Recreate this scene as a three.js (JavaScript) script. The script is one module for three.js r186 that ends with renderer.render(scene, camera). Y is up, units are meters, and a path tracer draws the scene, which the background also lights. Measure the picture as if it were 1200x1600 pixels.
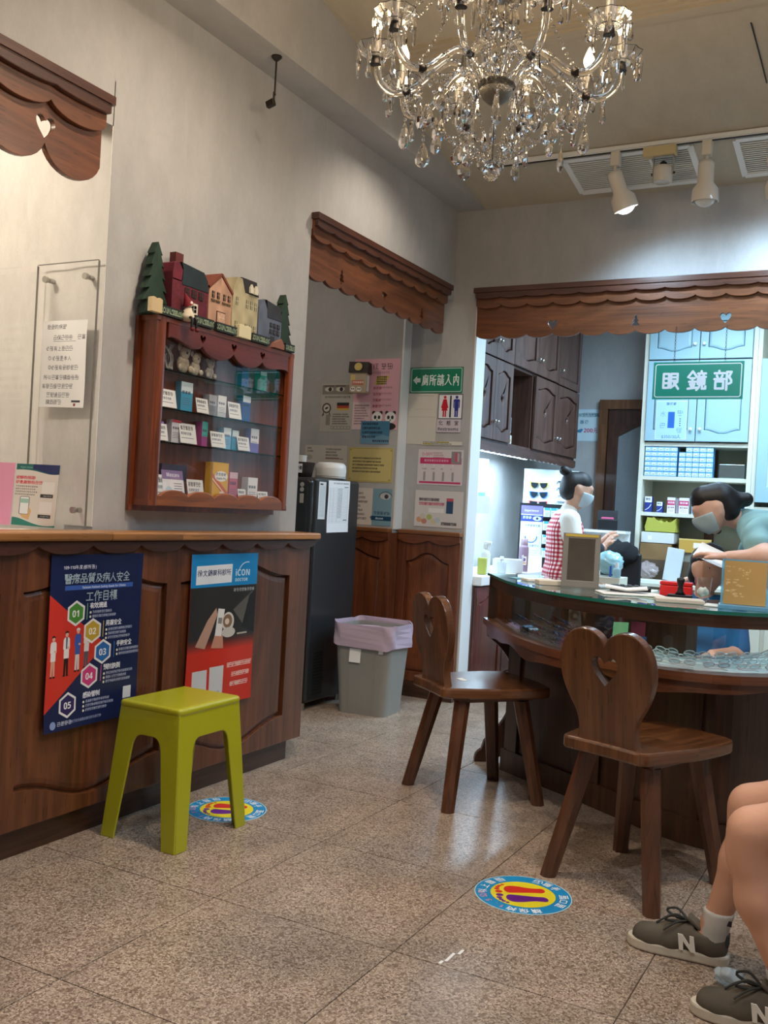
import * as THREE from 'three';
import { RoundedBoxGeometry } from 'three/addons/geometries/RoundedBoxGeometry.js';
import { mergeGeometries } from 'three/addons/utils/BufferGeometryUtils.js';
import { RectAreaLightUniformsLib } from 'three/addons/lights/RectAreaLightUniformsLib.js';

// ---------- renderer, camera, light ----------
RectAreaLightUniformsLib.init();
const renderer = new THREE.WebGLRenderer({ antialias: true });
renderer.toneMapping = THREE.LinearToneMapping;
renderer.toneMappingExposure = 1.0;
renderer.shadowMap.enabled = true;
const scene = new THREE.Scene();
scene.background = new THREE.Color(0x000000);
const camera = new THREE.PerspectiveCamera(55.383, 0.75, 0.05, 60);
camera.position.set(0, 1.19, 0);
camera.rotation.set(-0.005516, 0.492204, 0.0553615, 'YXZ');
scene.add(camera);

const WARM = 0xffeedb, NEUTRAL = 0xf4f6ff, COOL = 0xc2e4ff, BULB = 0xffe2bd;
// intensities of every lamp, in one place
const LAMP = { down: 9, downFar: 3, rear: 8, side: 24, bulb: 0.24, track: 2.8, optic: 27, tube: 30, reception: 4, corridor: 0.3 };
function lightOn(l, parent = scene) { l.castShadow = true; l.shadow && l.shadow.mapSize && l.shadow.mapSize.set(1024, 1024); parent.add(l); return l; }

// ---------- helpers ----------
function mulberry(a) { return () => { a |= 0; a = a + 0x6D2B79F5 | 0; let t = Math.imul(a ^ a >>> 15, 1 | a); t = t + Math.imul(t ^ t >>> 7, 61 | t) ^ t; return ((t ^ t >>> 14) >>> 0) / 4294967296; }; }
const nth = (i) => ['first', 'second', 'third', 'fourth', 'fifth', 'sixth', 'seventh', 'eighth', 'ninth', 'tenth', 'eleventh', 'twelfth', 'thirteenth', 'fourteenth', 'fifteenth', 'sixteenth', 'seventeenth', 'eighteenth'][i];
const rnd = mulberry(20240611);
const R = (a, b) => a + (b - a) * rnd();
const PI = Math.PI;
const taken = new Map();
function numbered(name) { const n = taken.get(name) || 0; taken.set(name, n + 1); return n ? `${name}_${String(n).padStart(3, '0')}` : name; }
function tag(o, label, category, group) { o.userData.label = label; o.userData.category = category; if (group) o.userData.group = group; return o; }
function thing(name, label, category, [x, y, z] = [0, 0, 0], turn = 0, group) {
  const o = new THREE.Group(); o.name = numbered(name); o.position.set(x, y, z); o.rotation.y = turn; scene.add(o);
  return tag(o, label, category, group);
}
function mesh(g, m) { const o = new THREE.Mesh(g, m); o.castShadow = true; o.receiveShadow = true; return o; }
function part(parent, name, g, m, label) { const o = mesh(g, m); o.name = name; if (label) o.userData.label = label; parent.add(o); return o; }
function one(name, label, category, g, m, pos = [0, 0, 0], turn = 0, group) {
  const o = mesh(g, m); o.name = numbered(name); o.position.set(...pos); o.rotation.y = turn; scene.add(o);
  return tag(o, label, category, group);
}
function struct(name, g, m) { const o = mesh(g, m); o.name = name; o.userData.kind = 'structure'; scene.add(o); return o; }
function copyOf(src, label, pos, turn) { const c = src.clone(); c.userData = { ...src.userData }; c.name = numbered(src.name.replace(/_\d{3}$/, '')); if (label) c.userData.label = label; c.position.set(...pos); c.rotation.set(0, turn, 0); scene.add(c); return c; }
const bx = (w, h, d, x = 0, y = 0, z = 0) => new THREE.BoxGeometry(w, h, d).translate(x, y, z);
const rb = (w, h, d, r, x = 0, y = 0, z = 0) => new RoundedBoxGeometry(w, h, d, 2, Math.min(r, w / 2.01, h / 2.01, d / 2.01)).translate(x, y, z);
const cy = (r1, r2, h, s = 16, x = 0, y = 0, z = 0) => new THREE.CylinderGeometry(r1, r2, h, s).translate(x, y, z);
const sp = (r, x = 0, y = 0, z = 0, a = 14, b = 10) => new THREE.SphereGeometry(r, a, b).translate(x, y, z);
const V2 = (p) => p.map(([a, b]) => new THREE.Vector2(a, b));
const V3 = (p) => p.map(([a, b, c]) => new THREE.Vector3(a, b, c));
const lathe = (p, s = 24) => new THREE.LatheGeometry(V2(p), s);
const tube = (p, r, n = 20, s = 8, closed = false) => new THREE.TubeGeometry(new THREE.CatmullRomCurve3(V3(p), closed), n, r, s, closed);
const ext = (shape, depth, bevel = 0, seg = 10) => new THREE.ExtrudeGeometry(shape, { depth: depth - 2 * bevel, bevelEnabled: bevel > 0, bevelSize: bevel, bevelThickness: bevel, bevelOffset: -bevel, bevelSegments: 2, curveSegments: seg }).translate(0, 0, bevel);
const poly = (p) => new THREE.Shape(V2(p));
function M(...gs) {
  const list = gs.flat().map((g) => { const n = g.index ? g.toNonIndexed() : g.clone(); for (const k of Object.keys(n.attributes)) if (!['position', 'normal', 'uv'].includes(k)) n.deleteAttribute(k); n.morphAttributes = {}; return n; });
  return mergeGeometries(list, false);
}
// uv in metres; grain runs along the given axis
function wuv(g, grain = 'y', ou = 0, ov = 0) {
  const n = g.index ? g.toNonIndexed() : g; const p = n.attributes.position, q = n.attributes.normal; const uv = new Float32Array(p.count * 2);
  for (let i = 0; i < p.count; i++) {
    const c = { x: p.getX(i), y: p.getY(i), z: p.getZ(i) }, m = { x: Math.abs(q.getX(i)), y: Math.abs(q.getY(i)), z: Math.abs(q.getZ(i)) };
    const axes = ['x', 'y', 'z']; const k = m.x > m.y && m.x > m.z ? 'x' : m.y > m.z ? 'y' : 'z';
    const rest = axes.filter((a) => a !== k); let gv = rest.includes(grain) ? grain : rest[1]; const gu = rest.find((a) => a !== gv);
    uv[2 * i] = c[gu] + ou + (k === 'y' ? 0.37 : 0); uv[2 * i + 1] = c[gv] * 0.5 + ov;
  }
  n.setAttribute('uv', new THREE.BufferAttribute(uv, 2)); return n;
}
function roundRect(w, h, r) { const s = new THREE.Shape(), x = -w / 2, y = -h / 2; s.moveTo(x + r, y); s.lineTo(x + w - r, y); s.quadraticCurveTo(x + w, y, x + w, y + r); s.lineTo(x + w, y + h - r); s.quadraticCurveTo(x + w, y + h, x + w - r, y + h); s.lineTo(x + r, y + h); s.quadraticCurveTo(x, y + h, x, y + h - r); s.lineTo(x, y + r); s.quadraticCurveTo(x, y, x + r, y); return s; }
function heartPath(P, cx, cy0, s) { // s = half width
  P.moveTo(cx, cy0 - 1.15 * s); P.bezierCurveTo(cx - 0.5 * s, cy0 - 0.6 * s, cx - 1.05 * s, cy0 - 0.15 * s, cx - s, cy0 + 0.35 * s);
  P.bezierCurveTo(cx - 0.92 * s, cy0 + 0.95 * s, cx - 0.2 * s, cy0 + 0.95 * s, cx, cy0 + 0.42 * s);
  P.bezierCurveTo(cx + 0.2 * s, cy0 + 0.95 * s, cx + 0.92 * s, cy0 + 0.95 * s, cx + s, cy0 + 0.35 * s);
  P.bezierCurveTo(cx + 1.05 * s, cy0 - 0.15 * s, cx + 0.5 * s, cy0 - 0.6 * s, cx, cy0 - 1.15 * s); return P;
}
function treePath(P, cx, c, s) { const q = [[0, 1.2], [0.42, 0.5], [0.2, 0.5], [0.65, -0.1], [0.32, -0.1], [0.85, -0.8], [0.15, -0.8], [0.15, -1.2], [-0.15, -1.2], [-0.15, -0.8], [-0.85, -0.8], [-0.32, -0.1], [-0.65, -0.1], [-0.2, 0.5], [-0.42, 0.5]]; q.forEach(([a, b], i) => (i ? P.lineTo(cx + a * s, c + b * s) : P.moveTo(cx + a * s, c + b * s))); P.closePath(); return P; }

// ---------- procedural textures ----------
function crumple(r, amp) { const g = new THREE.SphereGeometry(r, 26, 18), p = g.attributes.position; for (let i = 0; i < p.count; i++) { const q = 1 + amp * (L64(p.getX(i) * 90 + 20, p.getY(i) * 90 + p.getZ(i) * 60) - 0.5); p.setXYZ(i, p.getX(i) * q, p.getY(i) * q, p.getZ(i) * q); } g.computeVertexNormals(); return g; }
function lattice(n, seed) { const r = mulberry(seed), a = new Float32Array(n * n); for (let i = 0; i < a.length; i++) a[i] = r(); return (x, y) => { const xi = Math.floor(x), yi = Math.floor(y), fx = x - xi, fy = y - yi, u = fx * fx * (3 - 2 * fx), v = fy * fy * (3 - 2 * fy); const i0 = ((xi % n) + n) % n, i1 = (i0 + 1) % n, j0 = ((yi % n) + n) % n * n, j1 = ((((yi + 1) % n) + n) % n) * n; return (a[j0 + i0] * (1 - u) + a[j0 + i1] * u) * (1 - v) + (a[j1 + i0] * (1 - u) + a[j1 + i1] * u) * v; }; }
function dataTex(w, h, f, srgb = true) {
  const d = new Uint8Array(w * h * 4);
  for (let j = 0; j < h; j++) for (let i = 0; i < w; i++) { const c = f(i / w, j / h, i, j), k = 4 * (j * w + i); d[k] = c[0]; d[k + 1] = c[1]; d[k + 2] = c[2]; d[k + 3] = 255; }
  const t = new THREE.DataTexture(d, w, h, THREE.RGBAFormat); t.magFilter = THREE.LinearFilter; t.minFilter = THREE.LinearMipmapLinearFilter; t.generateMipmaps = true; t.wrapS = t.wrapT = THREE.RepeatWrapping; if (srgb) t.colorSpace = THREE.SRGBColorSpace; t.needsUpdate = true; return t;
}
const L64 = lattice(64, 5), L128 = lattice(128, 9), L256 = lattice(256, 13), L32 = lattice(32, 21);
// wood grain: near-white, the material colour gives the stain
const woodMap = dataTex(512, 512, (u, v) => {
  const warp = L32(u * 4, v * 4) * 1.1; const a = L64(u * 16 + warp * 2, v * 4), b = L128(u * 64, v * 4), c = L256(u * 256, v * 8), pore = L256(u * 256 + 77, v * 32) > 0.86 ? 0.82 : 1;
  const rings = 0.5 + 0.5 * Math.sin((u * 22 + a * 3.2 + warp * 3) * PI); const t = (0.60 + 0.16 * a + 0.14 * b + 0.09 * c + 0.13 * rings) * pore; const k = Math.max(0, Math.min(1, t));
  return [k * 255, Math.pow(k, 1.05) * 255, Math.pow(k, 1.1) * 255];
});
const woodBump = dataTex(256, 256, (u, v) => { const k = 255 * (0.5 * L128(u * 64, v * 4) + 0.5 * L256(u * 256, v * 16)); return [k, k, k]; }, false);
const graniteMap = dataTex(1024, 1024, (u, v, i, j) => {
  const a = L256(u * 256, v * 256), b = L256(u * 256 * 0.5 + 30.3, v * 128 + 11.7), c = L128(u * 128 + 5.5, v * 128 + 60), d = L256(u * 256 + 99.5, v * 256 + 33.5), big = L32(u * 8, v * 8);
  let k = [156, 138, 120];
  if (b > 0.60) k = [177, 160, 141]; if (a > 0.72) k = [194, 177, 161]; if (c < 0.30) k = [134, 115, 98]; if (d < 0.2) k = [104, 86, 75]; if (a < 0.09) k = [84, 70, 62];
  const m = 0.93 + 0.12 * big + 0.05 * (a - 0.5); return k.map((q) => Math.min(255, q * m));
});
const plasterMap = dataTex(512, 512, (u, v) => { const k = 236 + 10 * L64(u * 16, v * 16) + 6 * L128(u * 64, v * 64) + 4 * L256(u * 256, v * 256) - 4 * L32(u * 4, v * 4); return [k, k, k]; });
const plasterBump = dataTex(512, 512, (u, v) => { const k = 255 * (0.6 * L256(u * 256, v * 256) + 0.4 * L128(u * 64, v * 64)); return [k, k, k]; }, false);
const checkMap = dataTex(64, 64, (u, v) => { const a = u < 0.5, b = v < 0.5; return a && b ? [150, 18, 34] : a || b ? [206, 96, 106] : [240, 228, 226]; });
const ruffle = dataTex(256, 256, (u, v) => { const k = 200 + 55 * L64(u * 24, v * 24); return [k, k, k]; });

const std = (color, roughness = 0.6, o = {}) => new THREE.MeshStandardMaterial({ color, roughness, ...o });
const phys = (color, roughness = 0.6, o = {}) => new THREE.MeshPhysicalMaterial({ color, roughness, ...o });
const wood = (color, roughness = 0.38, coat = 0.35) => phys(color, roughness, { map: woodMap, bumpMap: woodBump, bumpScale: 0.0006, clearcoat: coat, clearcoatRoughness: 0.22 });
const plaster = (color) => std(color, 0.85, { map: plasterMap, bumpMap: plasterBump, bumpScale: 0.0006 });
const W = {
  counter: wood(0x764529, 0.36, 0.4), counterCap: wood(0xbd8245, 0.42, 0.3), valance: wood(0x7d4a2b, 0.42, 0.3), rail: wood(0x5a3222, 0.42, 0.3),
  chair: wood(0x754a2c, 0.26, 0.6), chairLeg: wood(0x694028, 0.36, 0.35), display: wood(0x513220, 0.38, 0.35), shelfLip: wood(0x744429, 0.32, 0.5), cabinet: wood(0x8d4522, 0.3, 0.5), cabFascia: wood(0x6e2f24, 0.34, 0.4), cabBase: wood(0xa9602f, 0.34, 0.4),
  wainscot: wood(0x814829, 0.36, 0.4), wainCap: wood(0x9c6234, 0.4, 0.3), brownCab: wood(0x6b4d42, 0.4, 0.3), door: wood(0x4a2a1c, 0.45, 0.2), doorFrame: wood(0x7b5030, 0.45, 0.2),
};
const P = {
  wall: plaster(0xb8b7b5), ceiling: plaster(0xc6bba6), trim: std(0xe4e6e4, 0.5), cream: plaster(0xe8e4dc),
  white: std(0xeef0ee, 0.5), paper: std(0xf2f2ef, 0.85), black: std(0x15161a, 0.45), steel: std(0xb9b6b0, 0.3, { metalness: 1 }), brass: std(0x8a7a5a, 0.4, { metalness: 1 }), darkMetal: std(0x4a4540, 0.4, { metalness: 1 }),
  blueCab: std(0x9cbcc6, 0.42), shelfCream: std(0xd9d6c4, 0.55), grout: std(0x5d4c3f, 0.95), beige: std(0xd8d2c4, 0.6),
};
const GLASS = phys(0xffffff, 0.0, { transmission: 1, thickness: 0, ior: 1.5 });
const ACRYLIC = phys(0xffffff, 0.0, { transmission: 1, thickness: 0, ior: 1.49 });
const TOPGLASS = phys(0xdff3ee, 0.0, { transmission: 1, thickness: 0, ior: 1.5 });
const GREENGLASS = phys(0xcfeee4, 0.02, { transmission: 1, thickness: 0.01, ior: 1.5, attenuationColor: new THREE.Color(0x2f9f86), attenuationDistance: 0.03 });
const CRYSTAL = phys(0xffffff, 0.01, { transmission: 1, thickness: 0.02, ior: 1.58 });
const CRYSTALTHIN = phys(0xffffff, 0.03, { transmission: 1, thickness: 0.01, ior: 1.5 });
// ---------- hand-drawn stroke lettering (16 x 16 grid, y down) ----------
const YAN = [[3, 0, 4, 2], [0, 3, 7, 3], [1, 6, 6, 6], [1, 8, 6, 8], [1, 10, 6, 10, 6, 15, 1, 15, 1, 10]];
const JIN = [[4, 0, 0, 5], [4, 0, 8, 5], [2, 6, 6, 6], [1, 9, 7, 9], [4, 6, 4, 14], [2, 11, 3, 13], [6, 11, 5, 13], [0, 15, 8, 14]];
const SICK = [[8, 0, 8, 2], [3, 2, 16, 2], [3, 2, 3, 10, 0, 16], [0, 4, 2, 5], [0, 9, 2, 8]];
const YARD = [[8, 0, 8, 2], [2, 2, 15, 2], [2, 2, 2, 10, 0, 16]];
const EYE = [[1, 2, 6, 2, 6, 14, 1, 14, 1, 2], [1, 6, 6, 6], [1, 10, 6, 10]];
const GLYPH = {
  '眼': [...EYE, [8, 2, 14, 2, 14, 8], [8, 2, 8, 14, 11, 12], [8, 5, 14, 5], [8, 8, 14, 8], [14, 9, 11, 11], [10, 8, 15, 15]],
  '鏡': [...JIN, [12, 0, 12, 2], [9, 2, 16, 2], [10, 3, 10, 5], [14, 3, 14, 5], [9, 5, 16, 5], [9, 7, 15, 7, 15, 11, 9, 11, 9, 7], [9, 9, 15, 9], [11, 11, 10, 14, 8, 16], [13, 11, 13, 15, 16, 15, 16, 13]],
  '部': [[4, 0, 4, 2], [0, 2, 9, 2], [2, 4, 3, 6], [7, 4, 6, 6], [0, 7, 9, 7], [1, 9, 8, 9, 8, 15, 1, 15, 1, 9], [11, 1, 11, 16], [11, 1, 15, 1, 13, 5, 15, 8, 15, 10, 13, 11]],
  '廁': [...YARD, [4, 4, 8, 4, 8, 11, 4, 11, 4, 4], [4, 6, 8, 6], [4, 9, 8, 9], [5, 12, 4, 15], [7, 12, 8, 14], [11, 5, 11, 12], [14, 4, 14, 15, 12, 15]],
  '所': [[0, 2, 7, 1], [1, 5, 6, 5, 6, 9, 1, 9], [1, 2, 1, 9, 0, 15], [15, 1, 9, 3], [9, 3, 9, 9, 8, 15], [9, 7, 16, 7], [13, 7, 13, 16]],
  '請': [...YAN, [8, 2, 16, 2], [9, 4, 15, 4], [8, 7, 16, 7], [12, 0, 12, 7], [9, 9, 9, 16], [9, 9, 15, 9, 15, 16, 14, 16], [9, 11, 15, 11], [9, 13, 15, 13]],
  '入': [[6, 1, 9, 1, 9, 4, 5, 11, 0, 15], [8, 5, 11, 11, 16, 15]], '內': [[2, 4, 2, 16], [2, 4, 14, 4, 14, 16, 13, 16], [8, 0, 8, 4, 6, 9, 4, 12], [8, 5, 10, 9, 12, 12]],
  '化': [[5, 0, 0, 7], [3, 5, 3, 16], [15, 3, 8, 8], [8, 1, 8, 14, 15, 14, 15, 12]],
  '粧': [[4, 1, 4, 15], [0, 6, 8, 6], [1, 2, 2, 4], [7, 2, 6, 4], [4, 7, 0, 13], [4, 7, 8, 12], [12, 0, 12, 2], [9, 2, 16, 2], [9, 2, 9, 10, 7, 16], [11, 8, 16, 8], [13, 4, 13, 15], [10, 15, 16, 15]],
  '室': [[8, 0, 8, 2], [1, 5, 1, 3, 15, 3, 15, 5], [3, 6, 13, 6], [6, 6, 4, 9, 12, 9], [10, 7, 13, 10], [3, 12, 13, 12], [8, 9, 8, 15], [1, 15, 15, 15]],
  '醫': [[0, 1, 7, 1], [1, 1, 1, 7, 7, 7], [3, 2, 2, 3], [2, 3, 6, 3], [2, 5, 6, 5], [4, 3, 3, 7], [10, 1, 9, 4], [10, 1, 14, 1, 14, 4, 16, 4], [9, 5, 15, 5, 9, 8], [10, 5, 15, 8], [1, 9, 15, 9], [3, 11, 13, 11, 13, 16, 3, 16, 3, 11], [6, 9, 6, 12], [10, 9, 10, 12], [3, 14, 13, 14]],
  '療': [...SICK, [5, 4, 15, 4], [10, 3, 5, 9], [10, 4, 15, 9], [8, 8, 12, 8, 12, 11, 8, 11, 8, 8], [10, 11, 10, 16], [7, 12, 6, 15], [13, 12, 14, 15]],
  '品': [[4, 1, 12, 1, 12, 6, 4, 6, 4, 1], [1, 9, 7, 9, 7, 15, 1, 15, 1, 9], [9, 9, 15, 9, 15, 15, 9, 15, 9, 9]],
  '質': [[7, 0, 2, 1, 2, 4, 0, 6], [2, 3, 7, 3], [5, 3, 5, 6], [15, 0, 10, 1, 10, 4, 9, 6], [10, 3, 16, 3], [13, 3, 13, 6], [3, 7, 13, 7, 13, 13, 3, 13, 3, 7], [3, 9, 13, 9], [3, 11, 13, 11], [6, 13, 3, 16], [10, 13, 14, 16]],
  '及': [[3, 2, 11, 2, 10, 6, 14, 6, 11, 11, 5, 15], [5, 2, 4, 9, 1, 15], [5, 7, 9, 12, 15, 15]],
  '病': [...SICK, [5, 5, 16, 5], [7, 8, 7, 16], [7, 8, 15, 8, 15, 16], [11, 5, 10, 9, 8, 12], [11, 9, 13, 12]],
  '人': [[8, 1, 7, 7, 1, 15], [8, 6, 11, 11, 15, 15]], '安': [[8, 0, 8, 2], [1, 5, 1, 3, 15, 3, 15, 5], [7, 5, 4, 11, 13, 16], [12, 8, 9, 13, 3, 16], [1, 8, 15, 8]],
  '全': [[8, 0, 1, 6], [8, 0, 15, 6], [4, 7, 12, 7], [4, 11, 12, 11], [8, 7, 8, 15], [1, 15, 15, 15]], '工': [[2, 3, 14, 3], [8, 3, 8, 14], [1, 14, 15, 14]],
  '作': [[5, 0, 0, 8], [3, 5, 3, 16], [8, 0, 6, 6], [7, 3, 16, 3], [10, 3, 10, 16], [10, 7, 15, 7], [10, 11, 15, 11]], '目': [[3, 1, 13, 1, 13, 15, 3, 15, 3, 1], [3, 6, 13, 6], [3, 10, 13, 10]],
  '標': [[0, 4, 7, 4], [4, 0, 4, 16], [4, 5, 0, 11], [4, 6, 7, 9], [8, 1, 16, 1], [9, 3, 15, 3, 15, 7, 9, 7, 9, 3], [11, 1, 11, 7], [13, 1, 13, 7], [9, 9, 15, 9], [8, 11, 16, 11], [12, 11, 12, 16], [10, 13, 8, 15], [14, 13, 16, 15]],
  '有': [[1, 3, 15, 3], [8, 0, 5, 6, 1, 11], [5, 7, 5, 16], [5, 7, 13, 7, 13, 16, 12, 16], [5, 10, 13, 10], [5, 13, 13, 13]],
  '效': [[4, 0, 4, 2], [0, 3, 8, 3], [2, 4, 0, 7], [6, 4, 8, 7], [6, 7, 0, 15], [2, 8, 8, 14], [11, 0, 9, 7], [10, 4, 16, 4], [14, 4, 12, 11, 8, 16], [10, 7, 12, 12, 16, 16]],
  '溝': [[1, 1, 3, 3], [0, 6, 2, 7], [3, 10, 0, 16], [5, 2, 16, 2], [5, 5, 16, 5], [4, 7, 16, 7], [8, 0, 8, 7], [13, 0, 13, 7], [6, 9, 6, 16], [6, 9, 15, 9, 15, 16], [4, 13, 16, 13], [10, 7, 10, 15]],
  '通': [[1, 1, 3, 4], [0, 7, 3, 7, 3, 13], [0, 16, 3, 13, 6, 15, 16, 15], [6, 1, 14, 1, 11, 3], [6, 4, 6, 13], [6, 4, 14, 4, 14, 13], [6, 7, 14, 7], [6, 10, 14, 10], [10, 4, 10, 13]],
  '用': [[3, 1, 3, 10, 1, 16], [3, 1, 13, 1, 13, 16, 12, 16], [3, 6, 13, 6], [3, 10, 13, 10], [8, 1, 8, 15]],
  '藥': [[0, 2, 16, 2], [5, 0, 5, 4], [11, 0, 11, 4], [6, 5, 10, 5, 10, 10, 6, 10, 6, 5], [6, 7, 10, 7], [4, 5, 1, 8, 3, 8, 1, 11], [14, 5, 12, 8, 14, 8, 12, 11], [0, 12, 16, 12], [8, 10, 8, 16], [8, 12, 2, 16], [8, 12, 14, 16]],
  '手': [[13, 1, 3, 2], [2, 6, 14, 6], [1, 10, 15, 10], [8, 2, 8, 16, 6, 16]],
  '術': [[3, 0, 0, 4], [4, 4, 0, 9], [2, 7, 2, 16], [4, 5, 10, 5], [7, 2, 7, 16], [7, 6, 4, 12], [7, 6, 10, 11], [9, 1, 10, 3], [11, 3, 16, 3], [11, 7, 16, 7], [14, 7, 14, 16]],
  '預': [[1, 1, 6, 1, 4, 4], [2, 3, 5, 5], [0, 6, 7, 6, 6, 8], [4, 6, 4, 15, 2, 15], [8, 1, 16, 1], [12, 1, 11, 4], [9, 4, 15, 4, 15, 12, 9, 12, 9, 4], [9, 7, 15, 7], [9, 9, 15, 9], [11, 12, 8, 16], [13, 12, 16, 16]],
  '防': [[1, 1, 1, 16], [1, 1, 5, 1, 3, 5, 5, 9, 3, 11], [11, 0, 12, 2], [6, 4, 16, 4], [9, 4, 9, 9, 5, 16], [9, 8, 14, 8, 13, 15, 11, 15]],
  '跌': [[1, 1, 6, 1, 6, 6, 1, 6, 1, 1], [4, 6, 4, 15], [4, 10, 7, 10], [1, 9, 1, 15], [0, 16, 7, 14], [10, 1, 8, 6], [9, 3, 15, 3], [8, 8, 16, 8], [12, 1, 11, 9, 7, 16], [12, 9, 16, 16]],
  '倒': [[3, 0, 0, 8], [2, 5, 2, 16], [4, 1, 11, 1], [7, 1, 5, 6, 10, 5], [9, 3, 11, 7], [4, 10, 11, 10], [7, 7, 7, 14], [4, 15, 11, 13], [13, 2, 13, 11], [16, 0, 16, 16, 14, 15]],
  '感': [[2, 2, 15, 2], [2, 2, 2, 8, 0, 11], [4, 4, 9, 4], [4, 6, 9, 6, 9, 9, 4, 9, 4, 6], [11, 0, 12, 7, 15, 10, 15, 8], [14, 5, 9, 10], [13, 0, 15, 1], [3, 12, 1, 16], [5, 12, 5, 16, 12, 16, 12, 14], [8, 12, 9, 14], [14, 12, 16, 15]],
  '染': [[1, 1, 3, 2], [0, 4, 2, 5], [3, 7, 0, 9], [9, 0, 8, 5, 4, 9], [5, 3, 12, 3, 12, 8, 16, 8, 16, 6], [0, 11, 16, 11], [8, 8, 8, 16], [8, 11, 1, 16], [8, 11, 15, 16]],
  '管': [[3, 0, 0, 4], [2, 2, 8, 2], [5, 2, 6, 4], [11, 0, 9, 4], [10, 2, 16, 2], [13, 2, 14, 4], [8, 4, 8, 6], [1, 8, 1, 6, 15, 6, 15, 8], [4, 8, 4, 16], [4, 8, 12, 8, 12, 11, 4, 11], [4, 13, 13, 13, 13, 16, 4, 16]],
  '制': [[2, 1, 1, 4], [1, 3, 9, 3], [0, 6, 10, 6], [5, 0, 5, 16], [1, 9, 1, 14], [1, 9, 9, 9, 9, 13, 8, 13], [12, 2, 12, 11], [15, 0, 15, 16, 13, 15]],
  '徐': [[4, 0, 0, 5], [4, 5, 0, 10], [2, 8, 2, 16], [10, 0, 5, 6], [10, 0, 16, 6], [7, 6, 13, 6], [6, 9, 15, 9], [10, 6, 10, 16], [8, 11, 6, 14], [13, 11, 15, 14]],
  '文': [[8, 0, 8, 3], [1, 4, 15, 4], [12, 4, 8, 11, 1, 16], [4, 4, 8, 11, 15, 16]], '錦': [...JIN, [12, 0, 11, 2], [9, 2, 15, 2, 15, 7, 9, 7, 9, 2], [9, 5, 15, 5], [9, 9, 9, 14], [9, 9, 16, 9, 16, 14], [12, 7, 12, 16]],
  '科': [[7, 0, 1, 2], [0, 5, 8, 5], [4, 2, 4, 16], [4, 6, 0, 12], [4, 6, 8, 10], [10, 2, 12, 4], [10, 6, 12, 8], [8, 12, 16, 10], [14, 0, 14, 16]], '診': [...YAN, [12, 0, 7, 6], [12, 0, 16, 6], [13, 5, 9, 8], [14, 8, 9, 12], [15, 11, 8, 16]],
  '年': [[5, 0, 1, 5], [4, 3, 14, 3], [4, 7, 13, 7], [4, 7, 4, 11], [0, 11, 16, 11], [9, 3, 9, 16]], '度': [...YARD, [5, 5, 15, 5], [7, 3, 7, 9, 12, 9], [12, 3, 12, 9], [5, 11, 13, 11, 5, 16], [6, 11, 15, 16]],
  '元': [[4, 2, 12, 2], [1, 7, 15, 7], [6, 7, 5, 12, 1, 16], [10, 7, 10, 15, 15, 15, 15, 12]], '保': [[5, 0, 0, 8], [3, 5, 3, 16], [7, 1, 14, 1, 14, 6, 7, 6, 7, 1], [6, 9, 16, 9], [11, 6, 11, 16], [10, 10, 6, 15], [12, 10, 16, 15]],
  '持': [[0, 4, 6, 4], [3, 0, 3, 15, 1, 15], [0, 10, 6, 8], [7, 3, 16, 3], [11, 0, 11, 6], [6, 6, 16, 6], [6, 10, 16, 10], [14, 7, 14, 16, 12, 16], [8, 12, 10, 14]], '公': [[6, 1, 1, 7], [10, 1, 15, 7], [8, 7, 4, 14, 13, 13], [11, 10, 14, 15]],
  '尺': [[3, 2, 13, 2, 13, 7, 3, 7], [3, 2, 3, 9, 0, 16], [8, 7, 11, 12, 16, 16]], '以': [[2, 2, 2, 12, 6, 9], [6, 2, 8, 6], [13, 1, 12, 8, 6, 16], [11, 10, 15, 15]], '上': [[8, 1, 8, 15], [8, 7, 14, 7], [1, 15, 15, 15]], '口': [[2, 3, 14, 3, 14, 14, 2, 14, 2, 3]],
  '水': [[8, 0, 8, 16, 6, 15], [1, 5, 6, 5, 1, 13], [14, 3, 9, 7], [9, 6, 15, 14]], '必': [[3, 6, 1, 11], [5, 3, 5, 13, 8, 15, 12, 13], [8, 1, 9, 5], [13, 1, 4, 15], [14, 6, 16, 10]], '是': [[4, 1, 12, 1, 12, 6, 4, 6, 4, 1], [4, 3, 12, 3], [1, 8, 15, 8], [8, 8, 8, 14], [8, 11, 13, 11], [4, 10, 3, 13, 1, 16], [3, 13, 8, 16, 16, 16]],
  '本': [[1, 4, 15, 4], [8, 0, 8, 16], [8, 4, 1, 12], [8, 4, 15, 12], [5, 11, 11, 11]], '的': [[4, 0, 2, 3], [1, 3, 6, 3, 6, 14, 1, 14, 1, 3], [1, 8, 6, 8], [10, 0, 8, 6], [9, 4, 15, 4, 14, 15, 11, 15], [10, 8, 12, 11]],
};
function fallbackGlyph(ch) { // dense made-up strokes for small print too fine to read
  const r = mulberry(ch.codePointAt(0) * 7919), s = []; const n = 3 + Math.floor(r() * 3);
  for (let i = 0; i < n; i++) { const y = Math.round(1 + i * 14 / (n - 1)); s.push([Math.round(r() * 3), y, Math.round(12 + r() * 4), y]); }
  for (let i = 0; i < 3; i++) { const x = Math.round(2 + i * 6 + r() * 2), a = Math.round(r() * 5); s.push([x, a, x + Math.round(r() * 2 - 1), a + 6 + Math.round(r() * 5)]); }
  return s;
}
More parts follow.
